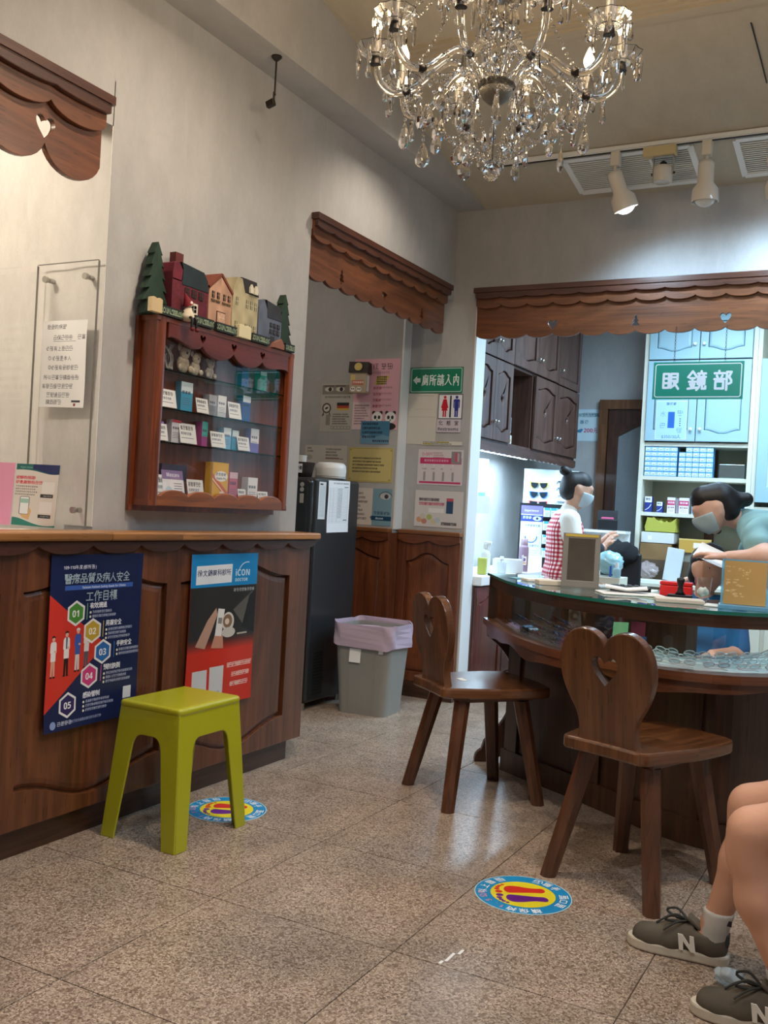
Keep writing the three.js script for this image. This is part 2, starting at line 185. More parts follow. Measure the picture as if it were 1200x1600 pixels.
function glyph(c, ch, x, y, w, h, lw) {
  c.lineWidth = lw; c.lineCap = 'round'; c.lineJoin = 'round'; c.beginPath();
  for (const s of GLYPH[ch] || fallbackGlyph(ch)) for (let i = 0; i < s.length; i += 2) { const px = x + s[i] / 16 * w, py = y + s[i + 1] / 16 * h; i ? c.lineTo(px, py) : c.moveTo(px, py); }
  c.stroke();
}
// a line of writing; letters and digits use the font, the rest is stroked
function write(c, text, x, y, size, color, { lw = size * 0.11, gap = 0.14, squash = 1, font = 'bold', face = 'sans-serif' } = {}) {
  c.strokeStyle = color; c.fillStyle = color; let q = x;
  for (const ch of text) {
    if (ch.charCodeAt(0) < 0x2e80) { c.font = `${font} ${size}px ${face}`; c.textBaseline = 'alphabetic'; c.fillText(ch, q, y + size * 0.92); q += c.measureText(ch).width; } else { glyph(c, ch, q, y + size * 0.04, size * squash * 0.92, size * 0.92, lw); q += size * squash * (1 + gap); }
  }
  return q;
}
function scrawl(c, n, x, y, size, color, seed, o) { const r = mulberry(seed); let t = ''; for (let i = 0; i < n; i++) t += String.fromCharCode(0x5000 + Math.floor(r() * 900)); return write(c, t, x, y, size, color, o); }
function rule(c, x, y, w, h, color) { c.fillStyle = color; c.fillRect(x, y, w, h); }
function disc(c, x, y, rx, ry, color, rot = 0) { c.fillStyle = color; c.beginPath(); c.ellipse(x, y, rx, ry, rot, 0, 2 * PI); c.fill(); }
function polyFill(c, pts, color) { c.fillStyle = color; c.beginPath(); pts.forEach(([a, b], i) => (i ? c.lineTo(a, b) : c.moveTo(a, b))); c.closePath(); c.fill(); }
function printed(w, h, bg, draw, rough = 0.6, o = {}) {
  const cv = document.createElement('canvas'); cv.width = w; cv.height = h; const c = cv.getContext('2d'); c.fillStyle = bg; c.fillRect(0, 0, w, h); draw && draw(c, w, h);
  const t = new THREE.CanvasTexture(cv); t.colorSpace = THREE.SRGBColorSpace; t.anisotropy = 8; return std(0xffffff, rough, { map: t, ...o });
}
// thin sheet facing +z whose front carries the print; edges and back take the corner colour
function sheet(w, h, t = 0.0012, bend = null, seg = 1) {
  const g = new THREE.BoxGeometry(w, h, t, seg, seg, 1), uv = g.attributes.uv, nn = g.attributes.normal, p = g.attributes.position;
  for (let i = 0; i < uv.count; i++) if (nn.getZ(i) < 0.5) uv.setXY(i, 0.004, 0.004);
  if (bend) { for (let i = 0; i < p.count; i++) p.setZ(i, p.getZ(i) + bend(p.getX(i) / w, p.getY(i) / h)); g.computeVertexNormals(); }
  return g;
}
// box whose front face carries a print
const pbox = (w, h, d, x = 0, y = 0, z = 0) => { const g = sheet(w, h, d); return g.translate(x, y, z); };
// ---------- the setting ----------
const WX = -2.58, BZ = -5.58, SLOPE = 0.18, ceilY = (z) => 3.06 + SLOPE * (Math.min(z, -0.4) - BZ);
const X1 = 2.4, ZR = 1.6, XL = -4.4, ZO = -8.3, H0 = 4.4;
{ // floor: terrazzo-like granite tiles on a grouted bed
  const f = new THREE.Group(); f.name = 'floor'; f.userData.kind = 'structure'; scene.add(f);
  part(f, 'grout_bed', bx(X1 - XL + 0.6, 0.08, ZR - ZO + 0.6, (X1 + XL) / 2, -0.0435, (ZR + ZO) / 2), P.grout);
  const S = 0.6035, T = S - 0.003, geos = [];
  const gm = std(0xffffff, 0.3, { map: graniteMap });
  for (let k = 0; k < 6; k++) { const g = new RoundedBoxGeometry(T, 0.012, T, 1, 0.0012); const p = g.attributes.position, uv = g.attributes.uv, a = rnd(), b = rnd(); for (let i = 0; i < p.count; i++) uv.setXY(i, a + (p.getX(i) + 0.3) / 0.8, b + (p.getZ(i) + 0.3) / 0.8); geos.push(g); }
  let n = 0;
  for (let x = -1.154 - 5.5 * S; x < X1 + 0.1; x += S) for (let z = -2.345 - 9.5 * S; z < ZR; z += S) { if (z < BZ - 0.4 && x > 0.9) continue; const t = part(f, n ? `tile_${String(n).padStart(3, '0')}` : 'tile', geos[Math.floor(rnd() * 6)], gm); t.position.set(x, -0.006, z); n++; }
}
const wallUV = (g) => wuv(g, 'y');
// left wall with the reception hatch and the passage, a wall above each
struct('wall_left', wallUV(M(
  bx(0.14, H0, 1.32, WX - 0.07, H0 / 2, -3.26), bx(0.14, H0 - 2.5, 1.66, WX - 0.07, 2.5 + (H0 - 2.5) / 2, -4.75),
  bx(0.14, H0 - 2.5, 4.2, WX - 0.07, 2.5 + (H0 - 2.5) / 2, -0.5), bx(0.14, 1.0, 4.2, WX - 0.07, 0.5, -0.5))), P.wall);
struct('wall_partition', wallUV(M(bx(1.68, 2.9, 0.12, -3.56, 1.45, -2.66), bx(1.68, 2.9, 0.12, -3.56, 1.45, -3.86))), P.cream);
struct('wall_reception_back', wallUV(bx(0.12, 2.9, ZR - ZO, XL - 0.06, 1.45, (ZR + ZO) / 2)), P.cream);
struct('ceiling_reception', bx(1.9, 0.1, ZR + 2.7, -3.6, 2.85, (ZR - 2.7) / 2), P.cream);
struct('ceiling_corridor', bx(1.9, 0.1, 1.8, -3.6, 2.75, -4.75), P.wall);
// back wall: poster wall of the passage, sign pier, wall above the optical opening, right-hand part
struct('wall_back', wallUV(M(
  bx(1.53, 2.9, 0.25, -3.635, 1.45, -5.605), bx(0.45, H0, 0.15, -2.645, H0 / 2, BZ - 0.075),
  bx(X1 + 2.42, H0 - 2.5, 0.15, (X1 - 2.42) / 2, 2.5 + (H0 - 2.5) / 2, BZ - 0.075), bx(X1 + 0.6, 2.5, 0.15, (X1 - 0.6) / 2, 1.25, BZ - 0.075))), P.wall);
struct('trim_1', bx(0.012, 2.5, 0.15, -2.414, 1.25, BZ - 0.075), P.trim);
struct('trim_2', bx(0.012, 1.5, 0.098, -2.864, 1.8, -5.529), P.trim);
struct('trim_4', wallUV(bx(0.14, 1.6, 0.004, WX - 0.07, 1.86, -2.597)), P.cream);  // cream facing: glow of the reception lamp put into the jamb colour
struct('wall_right', wallUV(bx(0.12, H0, ZR - BZ + 0.3, X1 + 0.06, H0 / 2, (ZR + BZ) / 2)), P.wall);
struct('wall_rear', wallUV(bx(X1 - XL + 0.3, H0, 0.12, (X1 + XL) / 2, H0 / 2, ZR + 0.06)), P.wall);
// sloping ceiling, flat over the camera, and the boxed beam along the left wall
{
  const a = poly([[-(BZ - 0.1), ceilY(BZ - 0.1)], [0.4, ceilY(-0.4)], [-ZR - 0.1, ceilY(0)], [-ZR - 0.1, 4.5], [-(BZ - 0.1), 4.5]]);
  const g = new THREE.ExtrudeGeometry(a, { depth: X1 - WX + 0.2, bevelEnabled: false }).rotateY(PI / 2).translate(WX - 0.1, 0, 0); // shape x -> world -z
  struct('ceiling', wallUV(g), P.ceiling);
  const b = poly([[-BZ, 3.06], [-ZR, 3.06], [-ZR, ceilY(0) + 0.05], [0.4, ceilY(0) + 0.05], [-BZ, 3.1]]);
  struct('ceiling_beam', wallUV(new THREE.ExtrudeGeometry(b, { depth: 0.185, bevelEnabled: false }).rotateY(PI / 2).translate(WX, 0, 0)), P.wall);
  const tilt = Math.atan(SLOPE), zc = -4.09, m = M(bx(4.8, 0.02, 0.13, 0, -0.01, 0), bx(4.8, 0.032, 0.09, 0, -0.016, 0), bx(4.8, 0.044, 0.045, 0, -0.022, 0.0));
  m.rotateX(-tilt); struct('trim_3', m.translate(0, ceilY(zc), zc), P.ceiling);
}
// optical room behind the opening
struct('wall_optical_left', wallUV(bx(0.12, 3, -(ZO - BZ) - 0.1, -2.96, 1.5, (ZO + BZ) / 2 - 0.1)), P.wall);
struct('wall_optical_back', wallUV(bx(4.2, 3, 0.12, -0.95, 1.5, ZO - 0.06)), P.wall);
struct('wall_optical_right', wallUV(bx(0.12, 3, -(ZO - BZ) - 0.1, 0.96, 1.5, (ZO + BZ) / 2 - 0.1)), P.wall);
struct('ceiling_optical', wallUV(bx(4.2, 0.1, -(ZO - BZ) + 0.1, -0.95, 3.0, (ZO + BZ) / 2 - 0.08)), P.wall);

// ---------- room lighting: fittings with their lamps ----------
function downlight(x, z, label, power, color = WARM) {
  const y = ceilY(z), t = thing('recessed_downlight', label, 'ceiling light', [x, y, z], 0, 'recessed ceiling downlights');
  part(t, 'trim_ring', new THREE.TorusGeometry(0.062, 0.008, 8, 28).rotateX(PI / 2).translate(0, -0.006, 0), P.white).rotation.x = -Math.atan(SLOPE) * (z < -0.4 ? 1 : 0);
  const l = part(t, 'lens', cy(0.055, 0.055, 0.008, 24, 0, -0.006, 0), std(0xffffff, 0.5, { emissive: color, emissiveIntensity: 3.5 }), 'glowing round lens'); l.rotation.x = -Math.atan(SLOPE) * (z < -0.4 ? 1 : 0);
  const s = new THREE.SpotLight(color, power, 0, 1.16, 0.5, 2); s.position.set(0, -0.05, 0); s.shadow.radius = 2.5; s.target.position.set(0, -3, 0); t.add(s.target); lightOn(s, t); return t;
}
downlight(-2.06, -4.4, 'glowing round downlight in the ceiling behind the chandelier', LAMP.downFar);
for (const [x, z, w, pw, col] of [[-1.5, -2.65, 'over the yellow stool side of the room', LAMP.down, WARM], [0.0, -2.35, 'over the right-hand seats', LAMP.down, WARM], [-0.5, -0.6, 'added as unseen fill above and left of the viewer', LAMP.rear, NEUTRAL], [0.9, -1.2, 'added as unseen fill above and right of the viewer', LAMP.rear, NEUTRAL]])  // rear pair: unseen neutral fill, added to light the room evenly
  downlight(x, z, `round ceiling downlight ${w}`, pw, col);
{ // passage and reception lamps (outside the frame): small round ceiling fittings
  const fit = (name, label, x, y, z, power, color, r) => { const t = thing(name, label, 'ceiling light', [x, y, z]); part(t, 'housing', lathe([[0, 0], [r, 0], [r, -0.03], [r * 0.9, -0.045]], 24), P.white); part(t, 'diffuser', lathe([[r * 0.9, -0.04], [r * 0.7, -0.065], [0, -0.075]], 24), std(0xffffff, 0.5, { emissive: color, emissiveIntensity: 3 })); const l = new THREE.PointLight(color, power, 0, 2); l.position.set(0, -0.13, 0); l.shadow.radius = 4; lightOn(l, t); };
  fit('ceiling_lamp', 'round warm ceiling lamp inside the reception office', -3.2, 2.8, -1.5, LAMP.reception, 0xfff1de, 0.16);
  fit('ceiling_lamp', 'small round ceiling lamp in the dim passage', -3.5, 2.7, -4.7, LAMP.corridor, WARM, 0.12);
}
{ // fluorescent panel on the optical room ceiling
  for (const [x, z, w] of [[-1.3, -6.7, 'near the brown cabinets'], [-0.1, -6.7, 'near the right-hand side']]) {
    const t = thing('fluorescent_panel', `cool white fluorescent ceiling panel ${w}`, 'ceiling light', [x, 2.948, z]);
    part(t, 'housing', bx(0.62, 0.05, 1.22, 0, -0.025, 0), P.white); part(t, 'diffuser', bx(0.56, 0.006, 1.16, 0, -0.053, 0), std(0xffffff, 0.5, { emissive: COOL, emissiveIntensity: 4 }));
    const l = new THREE.RectAreaLight(COOL, LAMP.optic, 0.56, 1.16); l.position.set(0, -0.065, 0); l.rotation.x = -PI / 2; lightOn(l, t);
  }
}
{ // added cool fill panel, unseen, to grade light across the back wall
  const z = -4.3, t = thing('fluorescent_panel', 'unseen cool fill panel added over the right of the waiting area', 'ceiling light', [0.75, ceilY(z) - 0.07, z]);
  part(t, 'housing', bx(1.22, 0.05, 0.34, 0, 0, 0), P.white); part(t, 'diffuser', bx(1.16, 0.006, 0.28, 0, -0.028, 0), std(0xffffff, 0.5, { emissive: COOL, emissiveIntensity: 4 })); for (const q of [-0.5, 0.5]) part(t, 'hanger', cy(0.006, 0.006, 0.07, 8, q, 0.055, 0), P.steel);
  const l = new THREE.RectAreaLight(COOL, LAMP.side, 1.16, 0.28); l.position.set(0, -0.035, 0); l.rotation.x = -PI / 2; lightOn(l, t);
}
{ // track rail with its spot heads
  const zt = -5.07, yt = ceilY(zt), rail = one('lighting_track', 'long white lighting track fixed along the ceiling', 'track', M(bx(4.0, 0.02, 0.035, 0, -0.012, 0), bx(4.0, 0.006, 0.012, 0, -0.025, 0)), P.trim, [-0.1, yt, zt]);
  part(rail, 'conductor_slot', bx(3.96, 0.004, 0.014, 0, -0.0285, 0), P.black);
  const head = (x, label, tiltX, tiltZ, on) => {
    const t = thing('track_spotlight', label, 'spotlight', [x, yt - 0.03, zt], 0, 'spotlights on the ceiling track');
    part(t, 'adapter', rb(0.05, 0.075, 0.04, 0.006, 0, -0.037, 0), P.beige); part(t, 'stem', cy(0.008, 0.008, 0.05, 10, 0, -0.095, 0), P.beige);
    const h = new THREE.Group(); h.name = 'lamp_head'; h.position.set(0, -0.12, 0); h.rotation.set(tiltX, 0, tiltZ); t.add(h);
    part(h, 'shade', lathe([[0, 0.025], [0.036, 0.02], [0.04, 0.0], [0.04, -0.09], [0.066, -0.125], [0.068, -0.185], [0.062, -0.185], [0.06, -0.13], [0, -0.12]], 28), phys(0xd9d2c6, 0.25, { clearcoat: 0.5 }));
    part(h, 'bulb', sp(0.052, 0, -0.165, 0, 18, 12).scale(1, 0.8, 1).translate(0, -0.035, 0), on ? std(0xffffff, 0.4, { emissive: 0xf4faff, emissiveIntensity: 6 }) : std(0xd8d8d2, 0.3), on ? 'glowing bulb' : 'unlit bulb');
    if (on) { const s = new THREE.SpotLight(COOL, LAMP.track, 0, 1.35, 1, 2); s.position.set(0, -0.235, 0); s.target.position.set(0, -2, 0); s.shadow.radius = 3; h.add(s.target); lightOn(s, h); }
  };
  head(-1.45, 'cream track spotlight with a glowing bulb, left of the other heads', 0.3, 0.3, true);
  head(-0.985, 'cream track spotlight pointing away, right of the small square projector', 0.05, 0.0, false);
  head(-0.66, 'cream track spotlight at the right picture edge', 0.5, 0.1, true);
  head(-0.1, 'cream track spotlight furthest right, outside the picture', 0.5, 0.0, true);
  const p = thing('track_projector', 'small square-bracketed projector lamp with tan adapter on the track', 'spotlight', [-1.2, yt - 0.03, zt]);
  part(p, 'adapter', rb(0.17, 0.05, 0.05, 0.006, -0.02, -0.025, 0), std(0xc9b98f, 0.6), 'tan adapter box'); for (const q of [-1, 1]) part(p, 'bracket_arm', bx(0.004, 0.1, 0.02, q * 0.05, -0.1, 0), P.steel); part(p, 'bracket_bar', bx(0.104, 0.004, 0.02, 0, -0.052, 0), P.steel);
  part(p, 'barrel', lathe([[0, -0.11], [0.02, -0.1], [0.045, -0.105], [0.048, -0.12], [0.048, -0.185], [0.036, -0.187], [0.034, -0.18], [0, -0.18]], 24), phys(0xcfcac0, 0.35)); part(p, 'pivot', cy(0.006, 0.006, 0.12, 10).rotateZ(PI / 2).translate(0, -0.14, 0), P.darkMetal); part(p, 'socket', sp(0.02, 0, -0.095, 0), P.black, 'black socket');
}
// ceiling air vents, each slat its own
{
  const slat = bx(1, 0.004, 0.012).rotateX(0.5);
  const vent = (x, w, label) => {
    const zc = -5.31, t = thing('ceiling_vent', label, 'vent', [x, ceilY(zc), zc]); t.rotation.x = -Math.atan(SLOPE); const d = 0.36;
    part(t, 'frame', M(bx(w, 0.014, 0.03, 0, -0.007, -d / 2), bx(w, 0.014, 0.03, 0, -0.007, d / 2), bx(0.03, 0.014, d, -w / 2, -0.007, 0), bx(0.03, 0.014, d, w / 2, -0.007, 0), bx(0.014, 0.012, d, w * 0.17, -0.006, 0)), P.white);
    part(t, 'duct_back', bx(w, 0.003, d, 0, -0.0015, 0), std(0xc4ccd0, 0.8));
    for (let k = 0; k < 17; k++) { const s = part(t, 'slat', slat, P.white); s.scale.x = w - 0.03; s.position.set(0, -0.008, -d / 2 + 0.026 + k * (d - 0.05) / 16); }
  };
  vent(-1.42, 0.67, 'white slatted air vent in the ceiling beside the left spotlight'); vent(-0.55, 0.62, 'white slatted air vent cut by the right picture edge');
}
// ---------- valances ----------
function valanceParts(t, len, n, cuts, mats, big = false) { // local x along, y down from 0, z out of the wall
  const s = len / n, rail = new THREE.Shape(), up = new THREE.Shape(), low = new THREE.Shape();
  const scal = (S, top, y, dip, cnt, end) => { S.moveTo(0, top); S.lineTo(len, top); S.lineTo(len, y); const w = len / cnt; for (let i = cnt; i > 0; i--) S.bezierCurveTo(i * w - w * 0.15, y - dip, (i - 1) * w + w * 0.15, y - dip, (i - 1) * w, y); S.lineTo(0, top); };
  scal(rail, 0, -0.05, 0.012, n, 0); scal(up, -0.02, big ? -0.095 : -0.095, big ? 0.05 : 0.026, big ? Math.round(n) : n); scal(low, -0.06, big ? -0.235 : -0.275, big ? 0.1 : 0.03, n);
  for (const [k, kind] of cuts) { const h = new THREE.Path(); const c = big ? -0.178 : -0.222; if (kind === 'heart') heartPath(h, k * s, c, big ? 0.042 : 0.032); else if (kind === 'tree') treePath(h, k * s, c, 0.034); else { h.moveTo(k * s - 0.04, c + 0.02); h.quadraticCurveTo(k * s, c + 0.03, k * s + 0.03, c + 0.012); h.lineTo(k * s + 0.01, c - 0.03); h.quadraticCurveTo(k * s - 0.02, c - 0.02, k * s - 0.04, c + 0.02); } low.holes.push(h); }
  part(t, 'lower_board', wuv(ext(low, 0.022, 0.002, 12), 'x'), mats[2]); part(t, 'upper_board', wuv(ext(up, 0.02, 0.002, 12).translate(0, 0, 0.0225), 'x', 0.2, 0.3), mats[1]);
  part(t, 'top_rail', wuv(M(ext(rail, 0.022, 0.003, 8).translate(0, 0, 0.043), bx(len + 0.02, 0.03, 0.075, len / 2, -0.005, 0.0345)), 'x', 0.1, 0.7), mats[0]);
}
const vm = [W.rail, W.valance, W.valance];
{
  let t = thing('scalloped_valance', 'big-waved wooden valance with hearts above the reception hatch', 'valance', [WX + 0.002, 2.555, -0.28], PI / 2);
  valanceParts(t, 2.24, 9, [[8, 'heart'], [7, 'heart'], [6, 'heart'], [5, 'heart']], vm, true);
  t = thing('scalloped_valance', 'scalloped wooden valance with tree cut-outs above the restroom passage', 'valance', [WX - 0.03, 2.565, -3.925], PI / 2);
  valanceParts(t, 1.545, 10, [[2, 'tree'], [5, 'bird'], [8, 'tree']], vm);
  t = thing('scalloped_valance', 'long brown scalloped valance above the optical counter opening', 'valance', [-2.405, 2.55, BZ + 0.002], 0);
  valanceParts(t, 1.8, 11, [[3, 'heart'], [6, 'tree'], [9, 'heart']], vm);
}
// ---------- frame-and-panel joinery ----------
function arched(x0, x1, y0, y1, up, dn, inset = 0) { const s = new THREE.Shape(), a = x0 + inset, b = x1 - inset, c = y0 + inset, d = y1 - inset, m = (a + b) / 2; s.moveTo(a, c + dn); if (dn) { s.bezierCurveTo(a + (b - a) * 0.25, c + dn * 0.9, a + (b - a) * 0.3, c, m, c); s.bezierCurveTo(b - (b - a) * 0.3, c, b - (b - a) * 0.25, c + dn * 0.9, b, c + dn); } else s.lineTo(b, c); s.lineTo(b, d - up); if (up) { s.bezierCurveTo(b - (b - a) * 0.25, d - up * 0.9, b - (b - a) * 0.3, d, m, d); s.bezierCurveTo(a + (b - a) * 0.3, d, a + (b - a) * 0.25, d - up * 0.9, a, d - up); } else s.lineTo(a, d); s.lineTo(a, c + dn); return s; }
function panelFront(t, x0, x1, y0, y1, panels, mat, depth = 0.02, mat2 = mat) { // panels: [x0,x1,y0,y1,up,dn]
  const f = poly([[x0, y0], [x1, y0], [x1, y1], [x0, y1]]);
  for (const p of panels) f.holes.push(arched(...p));
  part(t, 'frame', wuv(ext(f, depth, 0.002), 'y'), mat);
  for (const p of panels) { const s = arched(...p, 0.004); const o = part(t, 'panel', wuv(new THREE.ExtrudeGeometry(s, { depth: 0.001, bevelEnabled: true, bevelSize: 0.03, bevelOffset: -0.03, bevelThickness: depth * 0.75, bevelSegments: 3, curveSegments: 12 }), 'y', R(0, 1), R(0, 1)), mat2); o.position.z = -depth * 0.2; }
}
{ // reception counter
  const t = thing('reception_counter', 'dark red-brown panelled reception counter along the left wall', 'counter', [-2.53, 0, -0.1], PI / 2), L = 3.7;
  part(t, 'body', wuv(bx(L, 0.92, 0.06, L / 2, 0.555, 0.028), 'y'), W.counter);
  part(t, 'toe_kick', wuv(bx(L - 0.02, 0.096, 0.05, L / 2, 0.048, 0.025), 'x'), W.display);
  const pw = [[0.05, 0.7], [0.75, 1.4], [1.45, 2.0], [2.09, 2.77], [2.85, 3.6]].map(([a, b]) => [a, b, 0.145, 0.925, 0.07, 0.075]);
  const g = new THREE.Group(); g.name = 'front'; g.position.z = 0.058; t.add(g); panelFront(g, 0, L, 0.095, 1.0, pw, W.counter, 0.022);
  const ap = new THREE.Shape(); ap.moveTo(0, 1.018); ap.lineTo(L + 0.08, 1.018); const ws = 0.237; ap.lineTo(L + 0.08, 1.003); for (let x = L + 0.08; x > 0.05; x -= ws) ap.bezierCurveTo(x - ws * 0.2, 0.965, x - ws * 0.8, 0.965, x - ws, 1.003);
  part(t, 'scalloped_apron', wuv(ext(ap, 0.02, 0.003).translate(0, 0, 0.082), 'x'), W.rail);
  part(t, 'end_panel', wuv(bx(0.06, 0.9, 0.065, L + 0.03, 0.545, 0.047), 'y'), W.counter);
  const cap = (x0, x1, label, o) => { const s = thing('countertop', label, 'countertop', [-2.53, 1.019, -0.1], PI / 2); part(s, 'board', wuv(rb(x1 - x0 - 0.002, 0.03, 0.16, 0.008, (x0 + x1) / 2, 0.0155, 0.04), 'x', o, o), W.counterCap); };
  cap(0, 2.43, 'honey wood counter top below the reception hatch', 0.1); cap(2.43, 3.79, 'honey wood counter top below the wall display cabinet', 0.6);
  const ledge = one('hatch_ledge', 'white inner ledge behind the hatch counter top', 'shelf', bx(2.45, 0.03, 0.3, 1.225, 0.015, -0.19), P.white, [-2.53, 1.005, -0.1], PI / 2); ledge.name = 'hatch_ledge';
}
// wainscots of the passage
{
  const w1 = thing('wainscot', 'dark carved wainscot behind the grey bin, left of the wall corner', 'wainscot', [-4.0, 0, -5.478]);
  const build = (t, L, panels) => {
    part(t, 'backing', wuv(bx(L, 1.0, 0.02, L / 2, 0.515, 0.011), 'y'), W.wainscot); const g = new THREE.Group(); g.name = 'front'; g.position.z = 0.0215; t.add(g); panelFront(g, 0, L, 0.1, 1.01, panels, W.wainscot, 0.018);
    part(t, 'skirting', wuv(bx(L, 0.1, 0.04, L / 2, 0.05, 0.021), 'x'), W.display); part(t, 'cap', wuv(rb(L + 0.0, 0.028, 0.055, 0.006, L / 2, 1.04, 0.028), 'x'), W.wainCap);
    const n = Math.max(1, Math.round(L / 0.36)), s = L / n, ap = new THREE.Shape(); ap.moveTo(0, 1.025); ap.lineTo(L, 1.025); ap.lineTo(L, 0.99); for (let i = n; i > 0; i--) { ap.quadraticCurveTo(i * s - s * 0.25, 0.945, i * s - s * 0.5, 0.992); ap.quadraticCurveTo(i * s - s * 0.75, 0.945, (i - 1) * s, 0.99); }
    part(t, 'scalloped_apron', wuv(ext(ap, 0.012, 0.002).translate(0, 0, 0.04), 'x'), W.wainscot);
  };
  part(w1, 'return_panel', wuv(bx(0.012, 1.028, 0.138, 1.137, 0.514, -0.029), 'y'), W.wainscot);
  build(w1, 1.13, [[0.06, 0.53, 0.16, 0.925, 0.06, 0], [0.6, 1.07, 0.16, 0.925, 0.06, 0]]);
  const w2 = thing('wainscot', 'reddish carved wainscot below the restroom sign', 'wainscot', [-2.854, 0, BZ + 0.002]); build(w2, 0.43, [[0.06, 0.36, 0.16, 0.915, 0.06, 0]]);
}
{ // unseen dark cupboards, added to darken what the cabinet glass mirrors
  for (let k = 0; k < 3; k++) { const t = thing('added_cupboard', `unseen dark brown cupboard added right of the optical opening, ${nth(k)} from the opening`, 'cupboard', [-0.59 + k * 0.92, 0, BZ + 0.002]); part(t, 'carcass', wuv(bx(0.91, 2.48, 0.1, 0.455, 1.24, 0.051), 'y'), W.brownCab); for (const q of [0, 1]) { const g = new THREE.Group(); g.name = 'door'; g.position.z = 0.102; t.add(g); panelFront(g, 0.004 + q * 0.453, 0.453 + q * 0.453, 0.08, 2.46, [[0.06 + q * 0.453, 0.397 + q * 0.453, 0.16, 1.15, 0.04, 0], [0.06 + q * 0.453, 0.397 + q * 0.453, 1.23, 2.38, 0.04, 0.04]], W.brownCab, 0.02); } }
}
// ---------- wall display cabinet on the left wall ----------
// local frame of things on the left wall: x runs away along the wall (world -z), z out of the wall
const CZ = -2.775; // world z of the cabinet's left side
{
  const t = thing('display_cabinet', 'wall-hung wooden glass-fronted display cabinet with heart cut-outs', 'cabinet', [WX + 0.003, 1.146, CZ], PI / 2), w = 0.915, h = 0.71, d = 0.095;
  part(t, 'back_panel', wuv(bx(w + 0.03, h + 0.02, 0.015, w / 2, h / 2 - 0.012, 0.0075), 'y'), W.cabinet);
  part(t, 'side_panel', wuv(bx(0.02, h, d - 0.02, 0.012, h / 2, d / 2 + 0.005), 'y'), W.cabinet); part(t, 'side_panel', wuv(bx(0.02, h, d - 0.02, w - 0.012, h / 2, d / 2 + 0.005), 'y'), W.cabinet);
  part(t, 'corner_post', wuv(cy(0.03, 0.03, h, 20, 0.034, h / 2, d - 0.026), 'y'), W.cabinet); part(t, 'corner_post', wuv(rb(0.035, h, 0.03, 0.008, w - 0.02, h / 2, d - 0.012), 'y'), W.cabinet);
  part(t, 'top_board', wuv(bx(w, 0.018, d, w / 2, h - 0.009, d / 2), 'x'), W.cabinet); part(t, 'bottom_board', wuv(bx(w, 0.022, d, w / 2, 0.011, d / 2), 'x'), W.cabinet);
  const a = 0.066, b = w - 0.04, s = (b - a) / 4, f = new THREE.Shape(); f.moveTo(a, h); f.lineTo(b, h); f.lineTo(b, h - 0.09); for (let i = 4; i > 0; i--) { const x1 = a + i * s, x0 = a + (i - 1) * s; const big = i === 4 || i === 1; f.bezierCurveTo(x1 - s * 0.2, h - (i === 4 ? 0.06 : 0.125), x0 + s * 0.2, h - (i === 1 ? 0.05 : 0.125), x0, h - 0.075); } f.lineTo(a, h);
  for (let i = 1; i < 4; i++) { const hp = new THREE.Path(); heartPath(hp, a + i * s, h - 0.045, 0.02); f.holes.push(hp); }
  part(t, 'heart_fascia', wuv(ext(f, 0.02, 0.003).translate(0, 0, d - 0.022), 'x'), W.cabFascia);
  const g = new THREE.Shape(); g.moveTo(a - 0.02, 0.0); g.lineTo(b, 0); g.lineTo(b, 0.035); for (let i = 5; i > 0; i--) { const q = (b - a) / 5, x1 = a + i * q, x0 = x1 - q; g.bezierCurveTo(x1 - q * 0.2, 0.07, x0 + q * 0.2, 0.07, x0, 0.04); } g.lineTo(a - 0.02, 0.04);
  part(t, 'scalloped_sill', wuv(ext(g, 0.02, 0.003).translate(0, 0, d - 0.018), 'x'), W.cabBase);
  part(t, 'glass_pane', bx(b - a + 0.02, h - 0.06, 0.004, (a + b) / 2, h / 2, d - 0.026), GLASS, 'clear glass front');
  for (const y of [0.243, 0.372, 0.518]) part(t, 'glass_shelf', bx(w - 0.06, 0.006, 0.055, w / 2, y, 0.044), GREENGLASS, 'glass shelf');
}
// goods in the cabinet: [name,label,category,x,shelf,w,h,print]
const cabY = [1.169, 1.3925, 1.5215, 1.6675], cabAt = (x, k, z) => [WX + 0.003 + z, cabY[k] + 0.0005, CZ - Math.max(0.075, 1.028 * x - 0.102)], cabIn = (x, k, z, w) => { const p = cabAt(x, k, z); p[2] = Math.min(p[2], CZ - 0.07 - w / 2); return p; };
const tone = (bg, bands) => printed(64, 128, bg, (c, w, h) => { for (const [y, q, col] of bands) rule(c, 0, y * h, w, q * h, col); scrawl(c, 3, 6, h * 0.3, 14, '#334', bg.length * 31 + bands.length); for (let i = 0; i < 4; i++) rule(c, 8, h * (0.55 + i * 0.07), w * 0.7, 2, '#667'); });
const cardMat = [1, 2, 3].map((k) => printed(96, 64, '#eeeeea', (c) => { scrawl(c, 5, 8, 8, 13, '#333', k * 77); scrawl(c, 6, 8, 28, 9, '#556', k * 177); rule(c, 8, 46, 70, 2, '#778'); }));
const boxMats = { blue: tone('#dfeef2', [[0.35, 0.65, '#3f9fc4']]), white: tone('#f0f0ee', [[0.75, 0.25, '#c9ccd2']]), purple: tone('#6c54b8', [[0.0, 0.3, '#8f7ad0']]), teal: tone('#4fb0a8', [[0.6, 0.4, '#b04a8e']]), sky: tone('#79b6dd', [[0, 0.35, '#e8f0f4']]), red: tone('#d9d9de', [[0, 0.12, '#c23a4a']]), pink: tone('#c8687c', [[0, 0.2, '#e8c4cc']]), violet: tone('#f1eff4', [[0.6, 0.4, '#7a78c8']]), green: tone('#2f9f78', [[0, 0.2, '#cfe8dc']]), navy: tone('#2c66a8', [[0, 0.25, '#e6edf4']]), grey: tone('#b9bcc2', [[0.5, 0.5, '#8f949c']]) };
